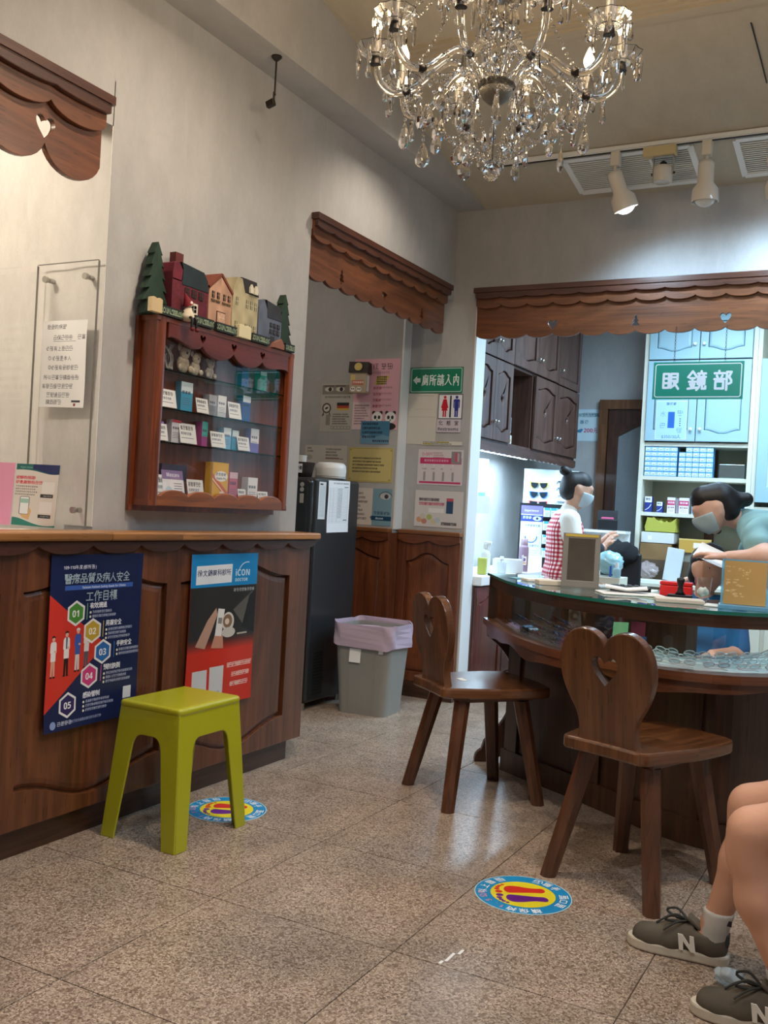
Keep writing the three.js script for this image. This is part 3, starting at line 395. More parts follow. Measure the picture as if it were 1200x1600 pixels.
const carton = (label, x, k, w, h, d, m, z = 0.0335, turn = 0) => one('medicine_box', label, 'box', pbox(w, h, d, 0, h / 2, 0), m, cabIn(x, k, z, w), PI / 2 + turn, 'boxes in the wall display cabinet');
const card = (label, x, k, w, h, m, z = 0.063) => { const g = M(sheet(w, h, 0.001).translate(0, h / 2, 0)); g.rotateX(-0.2); const o = one('price_card', label, 'card', g, m, cabIn(x, k, z, w), PI / 2, 'price cards in the wall display cabinet'); o.position.y += 0.003; };
// second shelf from top
carton('blue and white eye-drop box on the cabinet\'s second shelf', 0.335, 2, 0.07, 0.115, 0.03, boxMats.blue); carton('grey-white carton right of the blue eye-drop box', 0.49, 2, 0.06, 0.085, 0.03, boxMats.grey, 0.036, 0.15); carton('white upright carton in the middle of the second shelf', 0.555, 2, 0.055, 0.09, 0.03, boxMats.white); carton('white and blue carton below the green sign reflection', 0.72, 2, 0.055, 0.11, 0.03, boxMats.navy);
card('left-hand price card on the second shelf', 0.18, 2, 0.1, 0.07, cardMat[0]); card('price card beside the blue eye-drop box', 0.42, 2, 0.075, 0.06, cardMat[1]); card('price card right of the white upright carton', 0.63, 2, 0.085, 0.07, cardMat[2]); carton('green-capped bottle box on the top shelf at right', 0.83, 3, 0.045, 0.085, 0.03, boxMats.green); carton('tall blue box on the top shelf at right', 0.7, 3, 0.05, 0.11, 0.03, boxMats.navy);
// third shelf
carton('small purple box at the left of the third shelf', 0.16, 1, 0.045, 0.075, 0.03, boxMats.purple); carton('slim box with a red band on the third shelf', 0.285, 1, 0.055, 0.09, 0.03, boxMats.red); carton('teal and magenta box on the third shelf', 0.45, 1, 0.045, 0.1, 0.03, boxMats.teal, 0.036, 0.15); carton('light blue box in the middle of the third shelf', 0.6, 1, 0.05, 0.09, 0.03, boxMats.sky); carton('second pale blue box on the third shelf', 0.655, 1, 0.045, 0.085, 0.03, boxMats.blue); carton('white and violet box at the right of the third shelf', 0.79, 1, 0.06, 0.105, 0.03, boxMats.violet);
card('price card at the left edge of the third shelf', 0.125, 1, 0.06, 0.065, cardMat[1]); card('large price card on the third shelf beside the teal box', 0.345, 1, 0.1, 0.08, cardMat[0]); card('price card in the middle of the third shelf', 0.53, 1, 0.095, 0.065, cardMat[2]); card('price card right of the pale blue boxes', 0.7, 1, 0.085, 0.06, cardMat[0]);
// bottom
const yellowMat = printed(128, 256, '#e5b01e', (c) => { polyFill(c, [[0, 70], [128, 190], [128, 240], [0, 120]], '#d8622a'); polyFill(c, [[0, 100], [128, 215], [128, 225], [0, 112]], '#efe2b0'); disc(c, 70, 88, 52, 34, '#f6f4ec'); scrawl(c, 4, 26, 66, 19, '#333', 5); c.font = 'bold 18px sans-serif'; c.fillStyle = '#333'; c.fillText('Oppla Pu', 30, 108); disc(c, 80, 200, 20, 16, '#f4f0e4'); disc(c, 60, 214, 13, 13, '#3a6b3a'); disc(c, 100, 216, 11, 13, '#b8323c'); rule(c, 12, 232, 30, 12, '#c23a2a'); });
carton('tall yellow and orange supplement box at the cabinet bottom', 0.555, 0, 0.105, 0.165, 0.04, yellowMat, 0.04); carton('tall pink box beside the yellow supplement box', 0.645, 0, 0.055, 0.13, 0.04, boxMats.pink, 0.0385); carton('white upright carton at the right of the cabinet bottom', 0.79, 0, 0.07, 0.115, 0.035, boxMats.white);
const mascara = printed(160, 128, '#efeff0', (c) => { rule(c, 0, 0, 160, 40, '#8f7aa6'); c.font = 'bold 24px sans-serif'; c.fillStyle = '#f2eef6'; c.fillText('Mascara', 34, 28); disc(c, 44, 90, 26, 18, '#c9dbe4'); for (let i = 0; i < 6; i++) rule(c, 84, 56 + i * 11, 60, 3, '#667'); });
card('lilac-headed leaflet standing at the cabinet bottom left', 0.28, 0, 0.125, 0.115, mascara, 0.064); card('price card at the cabinet bottom beside the yellow box', 0.41, 0, 0.1, 0.085, cardMat[2]); card('price card at the far left of the cabinet bottom', 0.14, 0, 0.085, 0.095, cardMat[1]); card('small price card at the cabinet bottom right', 0.86, 0, 0.075, 0.055, cardMat[0]); card('faint card between the pink and white boxes', 0.71, 0, 0.055, 0.06, cardMat[1]);
carton('dark folder box lying behind the cards at the cabinet bottom', 0.3, 0, 0.15, 0.14, 0.02, printed(64, 64, '#3c3a50', null), 0.027);
{ // plush animals and woven basket on the top shelf
  const plush = (label, x, s, col, ear) => { const t = thing('plush_toy', label, 'toy', cabAt(x, 3, 0.042), PI / 2); const m = std(col, 0.95, { map: ruffle }); part(t, 'body', sp(0.035 * s, 0, 0.037 * s, 0).scale(1, 1, 0.9), m); part(t, 'head', sp(0.028 * s, 0, 0.082 * s, 0.012), m); for (const q of [-1, 1]) { part(t, 'ear', sp(0.013 * s, q * 0.026 * s, 0.1 * s, 0.008).scale(1, ear, 0.7).translate(0, (1 - ear) * 0.1 * s * 0.95, 0), m); part(t, 'paw', sp(0.014 * s, q * 0.03 * s, 0.02 * s, 0.025 * s).scale(1, 1, 1.2), m); } part(t, 'nose', sp(0.005 * s, 0, 0.08 * s, 0.04 * s), P.black); t.scale.z = 0.48; };
  plush('cream plush animal with drooping ears on the cabinet\'s top shelf', 0.31, 1.0, 0xcfc0a8, 1.5); plush('cream plush puppy leaning beside the first toy', 0.38, 0.85, 0xd6cbb8, 1); plush('small pale plush bear right of the other toys', 0.47, 0.75, 0xd9d2c6, 1);
  const b = thing('woven_bundle', 'grey dried-twig bundle at the left of the top shelf', 'ornament', cabAt(0.228, 3, 0.042), PI / 2); for (let k = 0; k < 9; k++) part(b, 'twig', tube([[R(-0.03, 0.03), 0.006, R(-0.02, 0.02)], [R(-0.03, 0.03), 0.05, R(-0.02, 0.02)], [R(-0.04, 0.04), 0.1, R(-0.02, 0.02)]], 0.004, 6, 5), std(0x8a8a84, 0.9)); b.scale.z = 0.7;
}
// ---------- wooden village on top of the cabinet ----------
{
  const Y0 = 1.8575, at = (x) => [WX + 0.046, Y0, CZ - x];
  const paint = (c) => std(c, 0.7, { map: ruffle });
  const pine = (label, x, s) => { const t = thing('wooden_tree', label, 'ornament', at(x), PI / 2); const q = [[0, 0.27]]; for (let k = 0; k < 5; k++) { const y = 0.225 - k * 0.045, w = 0.024 + k * 0.011; q.push([w, y], [w * 0.62, y + 0.006]); } q.push([0.055, 0.0]); const full = [...q, ...q.slice(1).reverse().map(([a, b]) => [-a, b])]; const sh = poly(full.map(([a, b]) => [a * s, b * s])); part(t, 'silhouette', ext(sh, 0.035, 0.002).translate(0, 0, -0.0175), paint(0x25402f)); };
  pine('tall dark green wooden pine left of the red house', 0.022, 1.02); pine('dark green wooden pine at the right end of the village', 0.872, 0.97);
  const dark = std(0x2b2422, 0.8), pale = std(0xd9d2bd, 0.8);
  const win = (t, x, y, w, h, m, fr) => { const o = part(t, 'window', bx(w, h, 0.003, x, y, 0.0415), m); part(o, 'mullion', M(bx(0.0018, h, 0.002, x, y, 0.0435), bx(w, 0.0018, 0.002, x, y, 0.0435)), fr); };
  let t = thing('wooden_house', 'barn-red wooden house with dark green gambrel roof and chimney', 'ornament', at(0.19), PI / 2);
  part(t, 'wall', bx(0.215, 0.155, 0.08, 0, 0.0775, 0), paint(0x6e1a2a)); part(t, 'gable', ext(poly([[-0.107, 0.15], [-0.055, 0.15], [-0.05, 0.195], [-0.075, 0.225], [-0.1, 0.215], [-0.107, 0.18]]), 0.08, 0.001).translate(0, 0, -0.04), paint(0x7a1c30)); part(t, 'roof', ext(poly([[-0.052, 0.14], [0.108, 0.14], [0.1, 0.185], [0.075, 0.215], [-0.06, 0.225], [-0.05, 0.2]]), 0.084, 0.002).translate(0, 0, -0.042), paint(0x1d3036)); part(t, 'chimney', bx(0.045, 0.045, 0.03, -0.045, 0.242, 0), paint(0x6b2a26)); part(t, 'door', bx(0.05, 0.075, 0.003, 0.02, 0.045, 0.0415), pale, 'cream door'); for (let k = 0; k < 3; k++) win(t, -0.022 + k * 0.042, 0.118, 0.027, 0.03, dark, paint(0x6e1a2a)); win(t, 0.02, 0.06, 0.034, 0.028, dark, pale);
  t = thing('wooden_house', 'peach wooden house with a rust-edged pointed gable', 'ornament', at(0.378), PI / 2);
  part(t, 'wall', ext(poly([[-0.073, 0], [0.073, 0], [0.073, 0.165], [0, 0.225], [-0.073, 0.165]]), 0.08, 0.002).translate(0, 0, -0.04), paint(0xd8a98a)); part(t, 'roof_edge', M(bx(0.1, 0.01, 0.086).rotateZ(0.69).translate(-0.038, 0.203, 0), bx(0.1, 0.01, 0.086).rotateZ(-0.69).translate(0.038, 0.203, 0)), paint(0x8c4630)); for (const x of [-0.05, -0.018, 0.022, 0.052]) win(t, x, 0.145, 0.016, 0.025, dark, paint(0xd8a98a)); part(t, 'door', M(bx(0.058, 0.082, 0.002, 0.005, 0.043, 0.0405)), dark); part(t, 'door_leaf', bx(0.05, 0.078, 0.003, 0.005, 0.041, 0.042), paint(0xe0b294)); win(t, -0.008, 0.06, 0.014, 0.022, dark, pale); win(t, 0.018, 0.06, 0.014, 0.022, dark, pale); part(t, 'flower_box', M(...[-0.05, -0.02, 0.02, 0.05].map((x) => bx(0.024, 0.008, 0.004, x, 0.121, 0.042))), std(0x5a4a30, 0.9));
  t = thing('wooden_house', 'tall cream wooden house with dark mansard roof and two dormers', 'ornament', at(0.54), PI / 2);
  part(t, 'wall', ext(poly([[-0.085, 0], [0.09, 0], [0.09, 0.2], [0.0, 0.21], [-0.02, 0.25], [-0.06, 0.25], [-0.085, 0.19]]), 0.085, 0.002).translate(0, 0, -0.0425), paint(0xc9bd96)); part(t, 'roof', ext(poly([[-0.005, 0.195], [0.092, 0.195], [0.072, 0.255], [-0.03, 0.255]]), 0.088, 0.002).translate(0, 0, -0.044), paint(0x2e2a2a)); for (const x of [0.03, 0.062]) { part(t, 'dormer', ext(poly([[x - 0.011, 0.2], [x + 0.011, 0.2], [x + 0.011, 0.222], [x, 0.238], [x - 0.011, 0.222]]), 0.012).translate(0, 0, 0.0405), pale); } for (const y of [0.15, 0.05]) for (const x of [-0.058, 0.012, 0.042, 0.072]) win(t, x, y, 0.017, 0.035, std(0x6f6a50, 0.8), pale); part(t, 'door', bx(0.02, 0.06, 0.003, 0.042, 0.03, 0.043), std(0x4d5a48, 0.8));
  t = thing('wooden_house', 'slate-blue wooden house with dark grey roof', 'ornament', at(0.73), PI / 2);
  part(t, 'wall', ext(poly([[-0.085, 0], [0.085, 0], [0.085, 0.135], [-0.015, 0.14], [-0.05, 0.2], [-0.085, 0.16]]), 0.08, 0.002).translate(0, 0, -0.04), paint(0x6a7488)); part(t, 'roof', ext(poly([[-0.025, 0.125], [0.088, 0.125], [0.07, 0.185], [-0.04, 0.2], [-0.03, 0.19]]), 0.084, 0.002).translate(0, 0, -0.042), paint(0x3a3c44)); for (const y of [0.098, 0.07]) for (const x of [0.005, 0.032, 0.06]) win(t, x, y, 0.018, 0.02, dark, paint(0x6a7488)); part(t, 'door', bx(0.03, 0.05, 0.003, 0.02, 0.025, 0.0405), paint(0x3a3c44));
  const hedgeM = printed(256, 48, '#1e241f', (c) => { for (let k = 0; k < 26; k++) { c.strokeStyle = k % 2 ? '#9fae8c' : '#6f8468'; c.lineWidth = 5; c.beginPath(); const x = k * 10; c.arc(x, 24, 12, rnd() * 6, rnd() * 6 + 2); c.stroke(); } });
  const hedge = (label, x0, x1) => one('painted_hedge', label, 'ornament', pbox(x1 - x0, 0.035, 0.02, 0, 0.0175, 0), hedgeM, [WX + 0.1, Y0, CZ - (x0 + x1) / 2 + 0.035], PI / 2, 'painted hedge strips');
  hedge('leaf-painted hedge strip under the left pine', 0.04, 0.165); hedge('leaf-painted hedge strip before the red house', 0.235, 0.35); hedge('leaf-painted hedge strip before the peach house', 0.37, 0.5); hedge('leaf-painted hedge strip before the cream house', 0.61, 0.735); hedge('leaf-painted hedge strip at the right end', 0.86, 0.93);
  const fence = (label, x, w, c) => { const t = thing('picket_piece', label, 'ornament', [WX + 0.102, Y0 - 0.0005, CZ - x + 0.035], PI / 2); const s = new THREE.Shape(); s.moveTo(-w / 2, 0); s.lineTo(w / 2, 0); s.lineTo(w / 2, 0.05); s.quadraticCurveTo(w / 4, 0.06, 0, 0.05); s.quadraticCurveTo(-w / 4, 0.06, -w / 2, 0.05); part(t, 'board', ext(s, 0.02, 0.002).translate(0, 0.001, -0.01), std(c, 0.8)); };
  fence('cream wavy picket before the tall cream house', 0.555, 0.085, 0xd8cfa8); fence('cream block with a tan side at the left corner', 0.012, 0.06, 0xcfb78c);
  one('small_boat_hut', 'small blue-roofed hut with red base before the blue house', 'ornament', ext(poly([[-0.045, 0], [0.045, 0], [0.045, 0.02], [0.02, 0.045], [-0.03, 0.022]]), 0.02, 0.002), std(0x8a5a4a, 0.8), [WX + 0.09, Y0, CZ - 0.77], PI / 2);
  const d = thing('sitting_doll', 'tiny doll in a red hood sitting on the cabinet edge', 'doll', [WX + 0.112, Y0, CZ - 0.15], PI / 2); part(d, 'hood', new THREE.ConeGeometry(0.022, 0.05, 14).rotateZ(0.5).translate(-0.012, 0.085, 0), std(0x7a1020, 0.8)); part(d, 'head', sp(0.013, 0, 0.066, 0.008), std(0xe6d4c4, 0.8)); part(d, 'coat', lathe([[0.0, 0.058], [0.012, 0.054], [0.026, 0.02], [0.024, 0.002], [0, 0]], 14), std(0xd9cdb4, 0.95)); for (const q of [-1, 1]) { part(d, 'leg', tube([[q * 0.01, 0.012, 0.012], [q * 0.012, 0.01, 0.03], [q * 0.014, -0.03, 0.034]], 0.0055, 8, 6), P.black); part(d, 'shoe', sp(0.008, q * 0.014, -0.034, 0.038), std(0x6a1a20, 0.7)); }
}
// ---------- reception hatch: acrylic plate, note, shield, leaflet stand ----------
{
  const pz = -2.6;
  const pl = thing('acrylic_plate', 'clear acrylic plate on steel standoffs beside the reception hatch', 'panel', [-2.738, 1.536, pz]);
  part(pl, 'plate', rb(0.305, 0.955, 0.008, 0.002, 0, 0, 0.03), ACRYLIC); for (const q of [-1, 1]) part(pl, 'polished_edge', bx(0.0015, 0.95, 0.0085, q * 0.153, 0, 0.03), std(0x77736c, 0.2)); part(pl, 'polished_edge', bx(0.303, 0.0015, 0.0085, 0, 0.478, 0.03), std(0x77736c, 0.2));
  for (const [x, y] of [[-0.1, 0.42], [0.1, 0.42], [0.1, -0.42], [-0.1, -0.42]]) { const s = part(pl, 'standoff', cy(0.009, 0.009, 0.025, 16).rotateX(PI / 2).translate(x, y, 0.0125), P.steel, 'steel standoff'); part(s, 'cap', cy(0.012, 0.012, 0.012, 16).rotateX(PI / 2).translate(x, y, 0.0405), P.steel); }
  const note = printed(360, 512, '#f3f2ee', (c) => { const L = [['親愛的病患', 40, 22], ['健保局規定', 96, 86], ['必須有上個條件', 40, 150], ['必須是本人', 92, 208], ['必須有看診紀錄', 84, 262], ['所以拿藥前請先別離', 28, 320], ['有事做驗光或檢查', 16, 372], ['無法通融之處', 56, 424], ['請多包涵', 56, 466]]; for (const [t, x, y] of L) write(c, t, x, y, 30, '#3b3b46', { lw: 2.2, gap: 0.05 }); rule(c, 96, 122, 180, 2, '#3b3b46'); write(c, '拿藥', 290, 84, 30, '#3b3b46', { lw: 2.2 }); c.strokeStyle = '#3b3b46'; for (const y of [222, 276]) { c.beginPath(); c.arc(72, y, 11, 0, 7); c.stroke(); } write(c, '1', 67, 211, 18, '#3b3b46'); write(c, '2', 67, 265, 18, '#3b3b46'); rule(c, 262, 470, 70, 12, '#2d2d33'); rule(c, 280, 488, 16, 16, '#8c3a44'); });
  const n = one('handwritten_note', 'white handwritten notice taped to the acrylic plate', 'notice', sheet(0.225, 0.315, 0.001, (u, v) => 0.003 * Math.sin(v * 5) + 0.002 * u, 8), note, [-2.728, 1.643, pz + 0.0395]); n.rotation.z = -0.015;
  one('counter_shield', 'clear acrylic sneeze shield standing along the hatch counter', 'panel', rb(0.006, 0.95, 2.1, 0.002, 0, 0.475, 0), ACRYLIC, [-2.868, 1.036, -1.5]);
  const flyer = printed(384, 620, '#ded5cb', (c, w, h) => {
    c.fillStyle = '#1f6a63'; c.beginPath(); c.moveTo(0, 0); c.lineTo(w, 0); c.lineTo(w, 92); c.bezierCurveTo(260, 120, 200, 40, 0, 62); c.fill(); c.fillStyle = '#1d2a5e'; c.beginPath(); c.moveTo(150, 0); c.lineTo(w, 0); c.lineTo(w, 92); c.bezierCurveTo(290, 110, 240, 62, 150, 52); c.fill(); c.fillStyle = '#2b7f70'; c.beginPath(); c.moveTo(0, 540); c.bezierCurveTo(120, 540, 200, 640, w, 600); c.lineTo(w, h); c.lineTo(0, h); c.fill();
    write(c, 'Right time', 34, 20, 24, '#9fc4bd', { font: '' }); write(c, '看診的情境', 6, 120, 34, '#cf3b45', { lw: 5, gap: 0.02 }); write(c, '您是否想改變呢?', 6, 166, 34, '#cf3b45', { lw: 5, gap: 0.02 }); for (let i = 0; i < 4; i++) scrawl(c, 11 - (i % 2), 8, 218 + i * 27, 16, '#5a4a46', 900 + i, { lw: 1.6 });
    c.strokeStyle = '#333'; c.lineWidth = 5; c.fillStyle = '#eee'; c.beginPath(); c.roundRect(60, 330, 82, 176, 12); c.fill(); c.stroke(); rule(c, 66, 350, 70, 44, '#9fc8b8'); polyFill(c, [[142, 420], [168, 470], [150, 560], [90, 540], [70, 508], [140, 506]], '#dcb078'); rule(c, 244, 172, 112, 112, '#e8e4de'); rule(c, 236, 296, 112, 34, '#2b2b2b'); rule(c, 236, 372, 112, 112, '#e8e4de'); rule(c, 230, 500, 112, 34, '#2b2b2b'); write(c, 'App Store', 262, 302, 17, '#ddd', { font: '' }); write(c, 'Google Play', 252, 507, 15, '#ddd', { font: '' });
  });
  const st = thing('leaflet_stand', 'clear acrylic leaflet stand with a green-topped app flyer', 'leaflet stand', [-2.6, 1.051, -2.35], 0.06);
  part(st, 'holder', M(bx(0.2, 0.222, 0.003, 0, 0.113, 0.004), bx(0.2, 0.003, 0.05, 0, 0.0015, -0.02)), ACRYLIC); part(st, 'flyer', sheet(0.192, 0.21, 0.001).translate(0, 0.112, 0.0065), flyer); st.rotation.x = -0.06;
  const pk = thing('leaflet_stand', 'acrylic stand with a plain pink sheet at the left picture edge', 'leaflet stand', [-2.795, 1.051, -2.35], 0.06);
  part(pk, 'holder', M(bx(0.16, 0.222, 0.003, 0, 0.113, 0.002), bx(0.16, 0.003, 0.05, 0, 0.0015, -0.02)), ACRYLIC); part(pk, 'sheet', sheet(0.155, 0.215, 0.001).translate(0, 0.112, 0.0045), std(0xe79bb6, 0.8)); pk.rotation.x = -0.06;
}
// ---------- posters on the reception counter (x = -2.449) ----------
{
  const hexa = (c, x, y, r, fill, n) => { for (const [q, col] of [[r, '#e9e7e4'], [r * 0.8, fill]]) polyFill(c, [...Array(6)].map((_, i) => [x + q * Math.sin(i * PI / 3), y - q * Math.cos(i * PI / 3) * 1.0]), col); c.font = `bold ${r * 0.72}px sans-serif`; c.fillStyle = '#f4f2ee'; c.textAlign = 'center'; c.textBaseline = 'middle'; c.fillText(n, x, y + 2); c.textAlign = 'left'; };
  const doc = (c, x, y, s, hair, coat, legs, kind) => { c.save(); c.translate(x, y); c.scale(s, s); disc(c, 0, -112, 12, 15, '#e3b29a'); polyFill(c, [[-14, -112], [-13, -128], [0, -134], [13, -128], [14, -116], [6, -122], [-8, -120]], hair); polyFill(c, [[-16, -96], [16, -96], [24, -84], [26, -30], [20, -28], [20, 24], [-20, 24], [-20, -28], [-26, -30], [-24, -84]], coat); if (kind === 'suit') polyFill(c, [[-6, -96], [6, -96], [4, -30], [-4, -30]], '#2f4a66'); polyFill(c, [[-16, 24], [16, 24], [18, 118], [4, 118], [0, 40], [-4, 118], [-18, 118]], legs); polyFill(c, [[-24, 126], [-16, 114], [-2, 118], [-4, 126]], '#20181a'); polyFill(c, [[24, 126], [16, 114], [2, 118], [4, 126]], '#20181a'); disc(c, 14, -36, 9, 7, '#e3b29a'); c.restore(); };
  const m = printed(768, 1040, '#16224d', (c, w, h) => {
    polyFill(c, [[0, 232], [470, 560], [0, 930]], '#d2372c');
    write(c, '109-110年度(診所版)', 96, 62, 26, '#d7dbe6', { lw: 3 }); write(c, '醫療品質及病人安全', 110, 112, 62, '#a9bfc6', { lw: 6.2, gap: -0.02 }); rule(c, 116, 184, 570, 28, '#3c62b4'); write(c, 'Taiwan Patient Safety Goals for Clinics', 250, 187, 20, '#d8e2f2', { font: 'bold' }); write(c, '工作目標', 284, 222, 66, '#a9bfc6', { lw: 6.4, gap: 0.0 });
    doc(c, 46, 600, 0.96, '#2a1c22', '#e6e3e0', '#d8a68e'); doc(c, 150, 590, 1.04, '#2a1c22', '#e9e6e2', '#1d1a1f', 'suit'); doc(c, 240, 576, 1.02, '#dfe3ea', '#3a5fae', '#d5d2d0'); doc(c, 312, 566, 0.98, '#2a1c22', '#dfdcd8', '#4d5c6c');
    const rows = [[214, 352, '#4d8f3a', '01', '有效溝通', 320, 2, '#7fb07a'], [352, 468, '#c9a63a', '02', '用藥安全', 458, 3, '#d8b84a'], [446, 604, '#2c6bb3', '03', '手術安全', 560, 2, '#3c7cc0'], [346, 742, '#d13a7e', '04', '預防跌倒', 460, 3, '#d8589a'], [178, 896, '#33295e', '05', '感染管制', 302, 3, null]];
    rows.forEach(([x, y, f, n, t, tx, k, bar], i) => { hexa(c, x, y, 78, f, n); if (bar) rule(c, tx - 22, y - 56, 6, 100, bar); write(c, t, tx, y - 58, 36, '#e8e8ee', { lw: 5, gap: -0.02 }); for (let q = 0; q < k; q++) { disc(c, tx + 8, y + 2 + q * 26, 8, 8, '#e8e7c6'); scrawl(c, 9 + (i * 3 + q * 2) % 5, tx + 24, y - 9 + q * 26, 18, '#c4cbe0', 60 + i * 9 + q, { lw: 1.9, gap: 0 }); } });
    disc(c, 66, 1002, 22, 24, '#8a9cc8'); scrawl(c, 4, 100, 986, 26, '#c9d0de', 400, { lw: 3 }); scrawl(c, 14, 210, 990, 18, '#9fa9c6', 401, { lw: 1.8, gap: 0 }); rule(c, 640, 846, 72, 76, '#e6e6e6');
  }, 0.35);
  const g = sheet(0.432, 0.585, 0.0015, (u, v) => { let z = 0; if (v < -0.38) z += 0.06 * Math.pow(-v - 0.38, 1.2) * (0.5 - u); z += 0.0018 * Math.sin(u * 9 + v * 4) + 0.0025; if (v > 0.4) z += 0.01 * (v - 0.4) * Math.sin(u * 13); return z; }, 16);
  const p = one('safety_poster', 'navy and orange patient safety goals poster taped to the counter', 'poster', g, m, [-2.4445, 0.68, -2.505], PI / 2);
  const m2 = printed(560, 880, '#d5331f', (c, w, h) => {
    rule(c, 0, 0, w, 188, '#1189c9'); polyFill(c, [[40, 66], [340, 60], [338, 168], [38, 172]], '#e9edf2'); write(c, '徐文錦眼科診所', 50, 88, 38, '#26305a', { lw: 3.6, gap: 0.06 }); write(c, 'iCON', 366, 84, 52, '#d9ecf6'); write(c, 'DOCTOR', 366, 140, 27, '#d9ecf6'); c.strokeStyle = '#d9ecf6'; c.lineWidth = 6; c.beginPath(); c.arc(470, 130, 78, PI * 1.15, PI * 1.55); c.stroke();
    const gr = c.createLinearGradient(0, 480, 0, 560); gr.addColorStop(0, '#2b2a28'); gr.addColorStop(1, '#d5331f'); c.fillStyle = gr; c.fillRect(0, 188, w, 372); rule(c, 0, 188, w, 250, '#2b2a28'); polyFill(c, [[360, 330], [520, 230], [560, 240], [560, 400], [470, 440]], '#5e5b55'); polyFill(c, [[500, 250], [w, 215], [w, 480], [440, 440]], '#161515'); scrawl(c, 8, 360, 204, 20, '#cfd4d6', 71, { lw: 2 });
    polyFill(c, [[60, 520], [150, 380], [220, 310], [232, 350], [190, 440], [140, 540]], '#c49a84'); polyFill(c, [[190, 540], [230, 430], [280, 450], [290, 550]], '#c98f76'); c.save(); c.translate(255, 390); c.rotate(0.13); rule(c, -27, -84, 54, 170, '#e8e6e0'); rule(c, -27, -84, 54, 12, '#2a2622'); rule(c, -16, -20, 32, 34, '#8c8a84'); c.restore(); disc(c, 322, 398, 50, 56, '#d8d3c8'); disc(c, 318, 394, 38, 40, '#8a6e54'); disc(c, 314, 396, 18, 18, '#e2d2bc'); disc(c, 330, 460, 56, 30, '#cdc8be'); disc(c, 320, 398, 50, 50, 'rgba(0,0,0,0)'); rule(c, 404, 470, 90, 10, '#c0b4a4');
    scrawl(c, 9, 330, 640, 30, '#f0c9bd', 81, { lw: 4, gap: -0.2 }); scrawl(c, 7, 374, 700, 28, '#f0c9bd', 82, { lw: 4, gap: -0.2 }); scrawl(c, 7, 366, 756, 28, '#f0c9bd', 83, { lw: 4, gap: -0.2 }); rule(c, 50, 660, 116, 170, '#dcdcda'); rule(c, 186, 650, 116, 172, '#dcdcda'); disc(c, 64, 816, 9, 9, '#4f8a4a'); disc(c, 206, 802, 10, 11, '#222'); write(c, 'i OS', 244, 790, 18, '#555', { font: '' });
  }, 0.35);
  one('app_poster', 'blue, black and orange clinic app poster taped to the counter', 'poster', sheet(0.436, 0.62, 0.0015, (u, v) => 0.0016 * Math.sin(u * 8 - v * 6) + 0.0025, 12), m2, [-2.4445, 0.652, -3.215], PI / 2);
}
// ---------- floor stickers ----------
{
  const m = printed(700, 700, '#1d93cf', (c) => {
    disc(c, 350, 350, 350, 350, '#bfe3ee'); disc(c, 350, 350, 340, 340, '#1d93cf'); disc(c, 350, 350, 232, 232, '#f3e32a');
    const foot = (x, y, s, col, mir, rot) => { c.save(); c.translate(x, y); c.rotate(rot); c.scale(s * mir * 1.25, s); c.fillStyle = col; c.beginPath(); c.moveTo(-34, -60); c.bezierCurveTo(-44, -110, 40, -116, 42, -54); c.bezierCurveTo(44, 0, 16, 30, 26, 96); c.bezierCurveTo(30, 130, -24, 132, -24, 92); c.bezierCurveTo(-22, 40, -30, 0, -34, -60); c.fill(); for (const [a, b, r] of [[-26, -130, 17], [2, -136, 13], [22, -130, 11], [38, -118, 10], [50, -100, 9]]) disc(c, a, b, r * 0.86, r * 1.15, col); c.restore(); };
    foot(275, 355, 1.35, '#6c2290', -1, 0); foot(425, 355, 1.35, '#df3526', 1, 0);
    const ring = (text, a0, step, col, size = 70) => { [...text].forEach((ch, i) => { c.save(); c.translate(350, 350); c.rotate(a0 + i * step); write(c, ch, -size / 2, -326, size, col, { lw: 8, gap: 0 }); c.restore(); }); };
    ring('請保持', -1.75, 0.3, '#f2f5f6'); ring('1.5公尺', -0.86, 0.22, '#e58ca0', 62); ring('以上距離', 0.12, 0.32, '#f2f5f6'); ring('勤洗手', 2.1, 0.28, '#f2f5f6'); ring('戴口罩', 3.2, 0.28, '#f2f5f6');
  }, 0.35);
  const disc3 = () => { const g = cy(0.152, 0.152, 0.0012, 56, 0, 0.0008, 0); const p = g.attributes.position, uv = g.attributes.uv; for (let i = 0; i < p.count; i++) uv.setXY(i, 0.5 + p.getX(i) / 0.306, 0.5 - p.getZ(i) / 0.306); return g; };
  one('floor_sticker', 'round blue and yellow footprint sticker on the open floor', 'sticker', disc3(), m, [-1.0, 0, -2.925], 2.06);
  one('floor_sticker', 'round blue and yellow footprint sticker beneath the yellow-green stool', 'sticker', disc3(), m, [-2.235, 0, -3.03], 2.06);
}
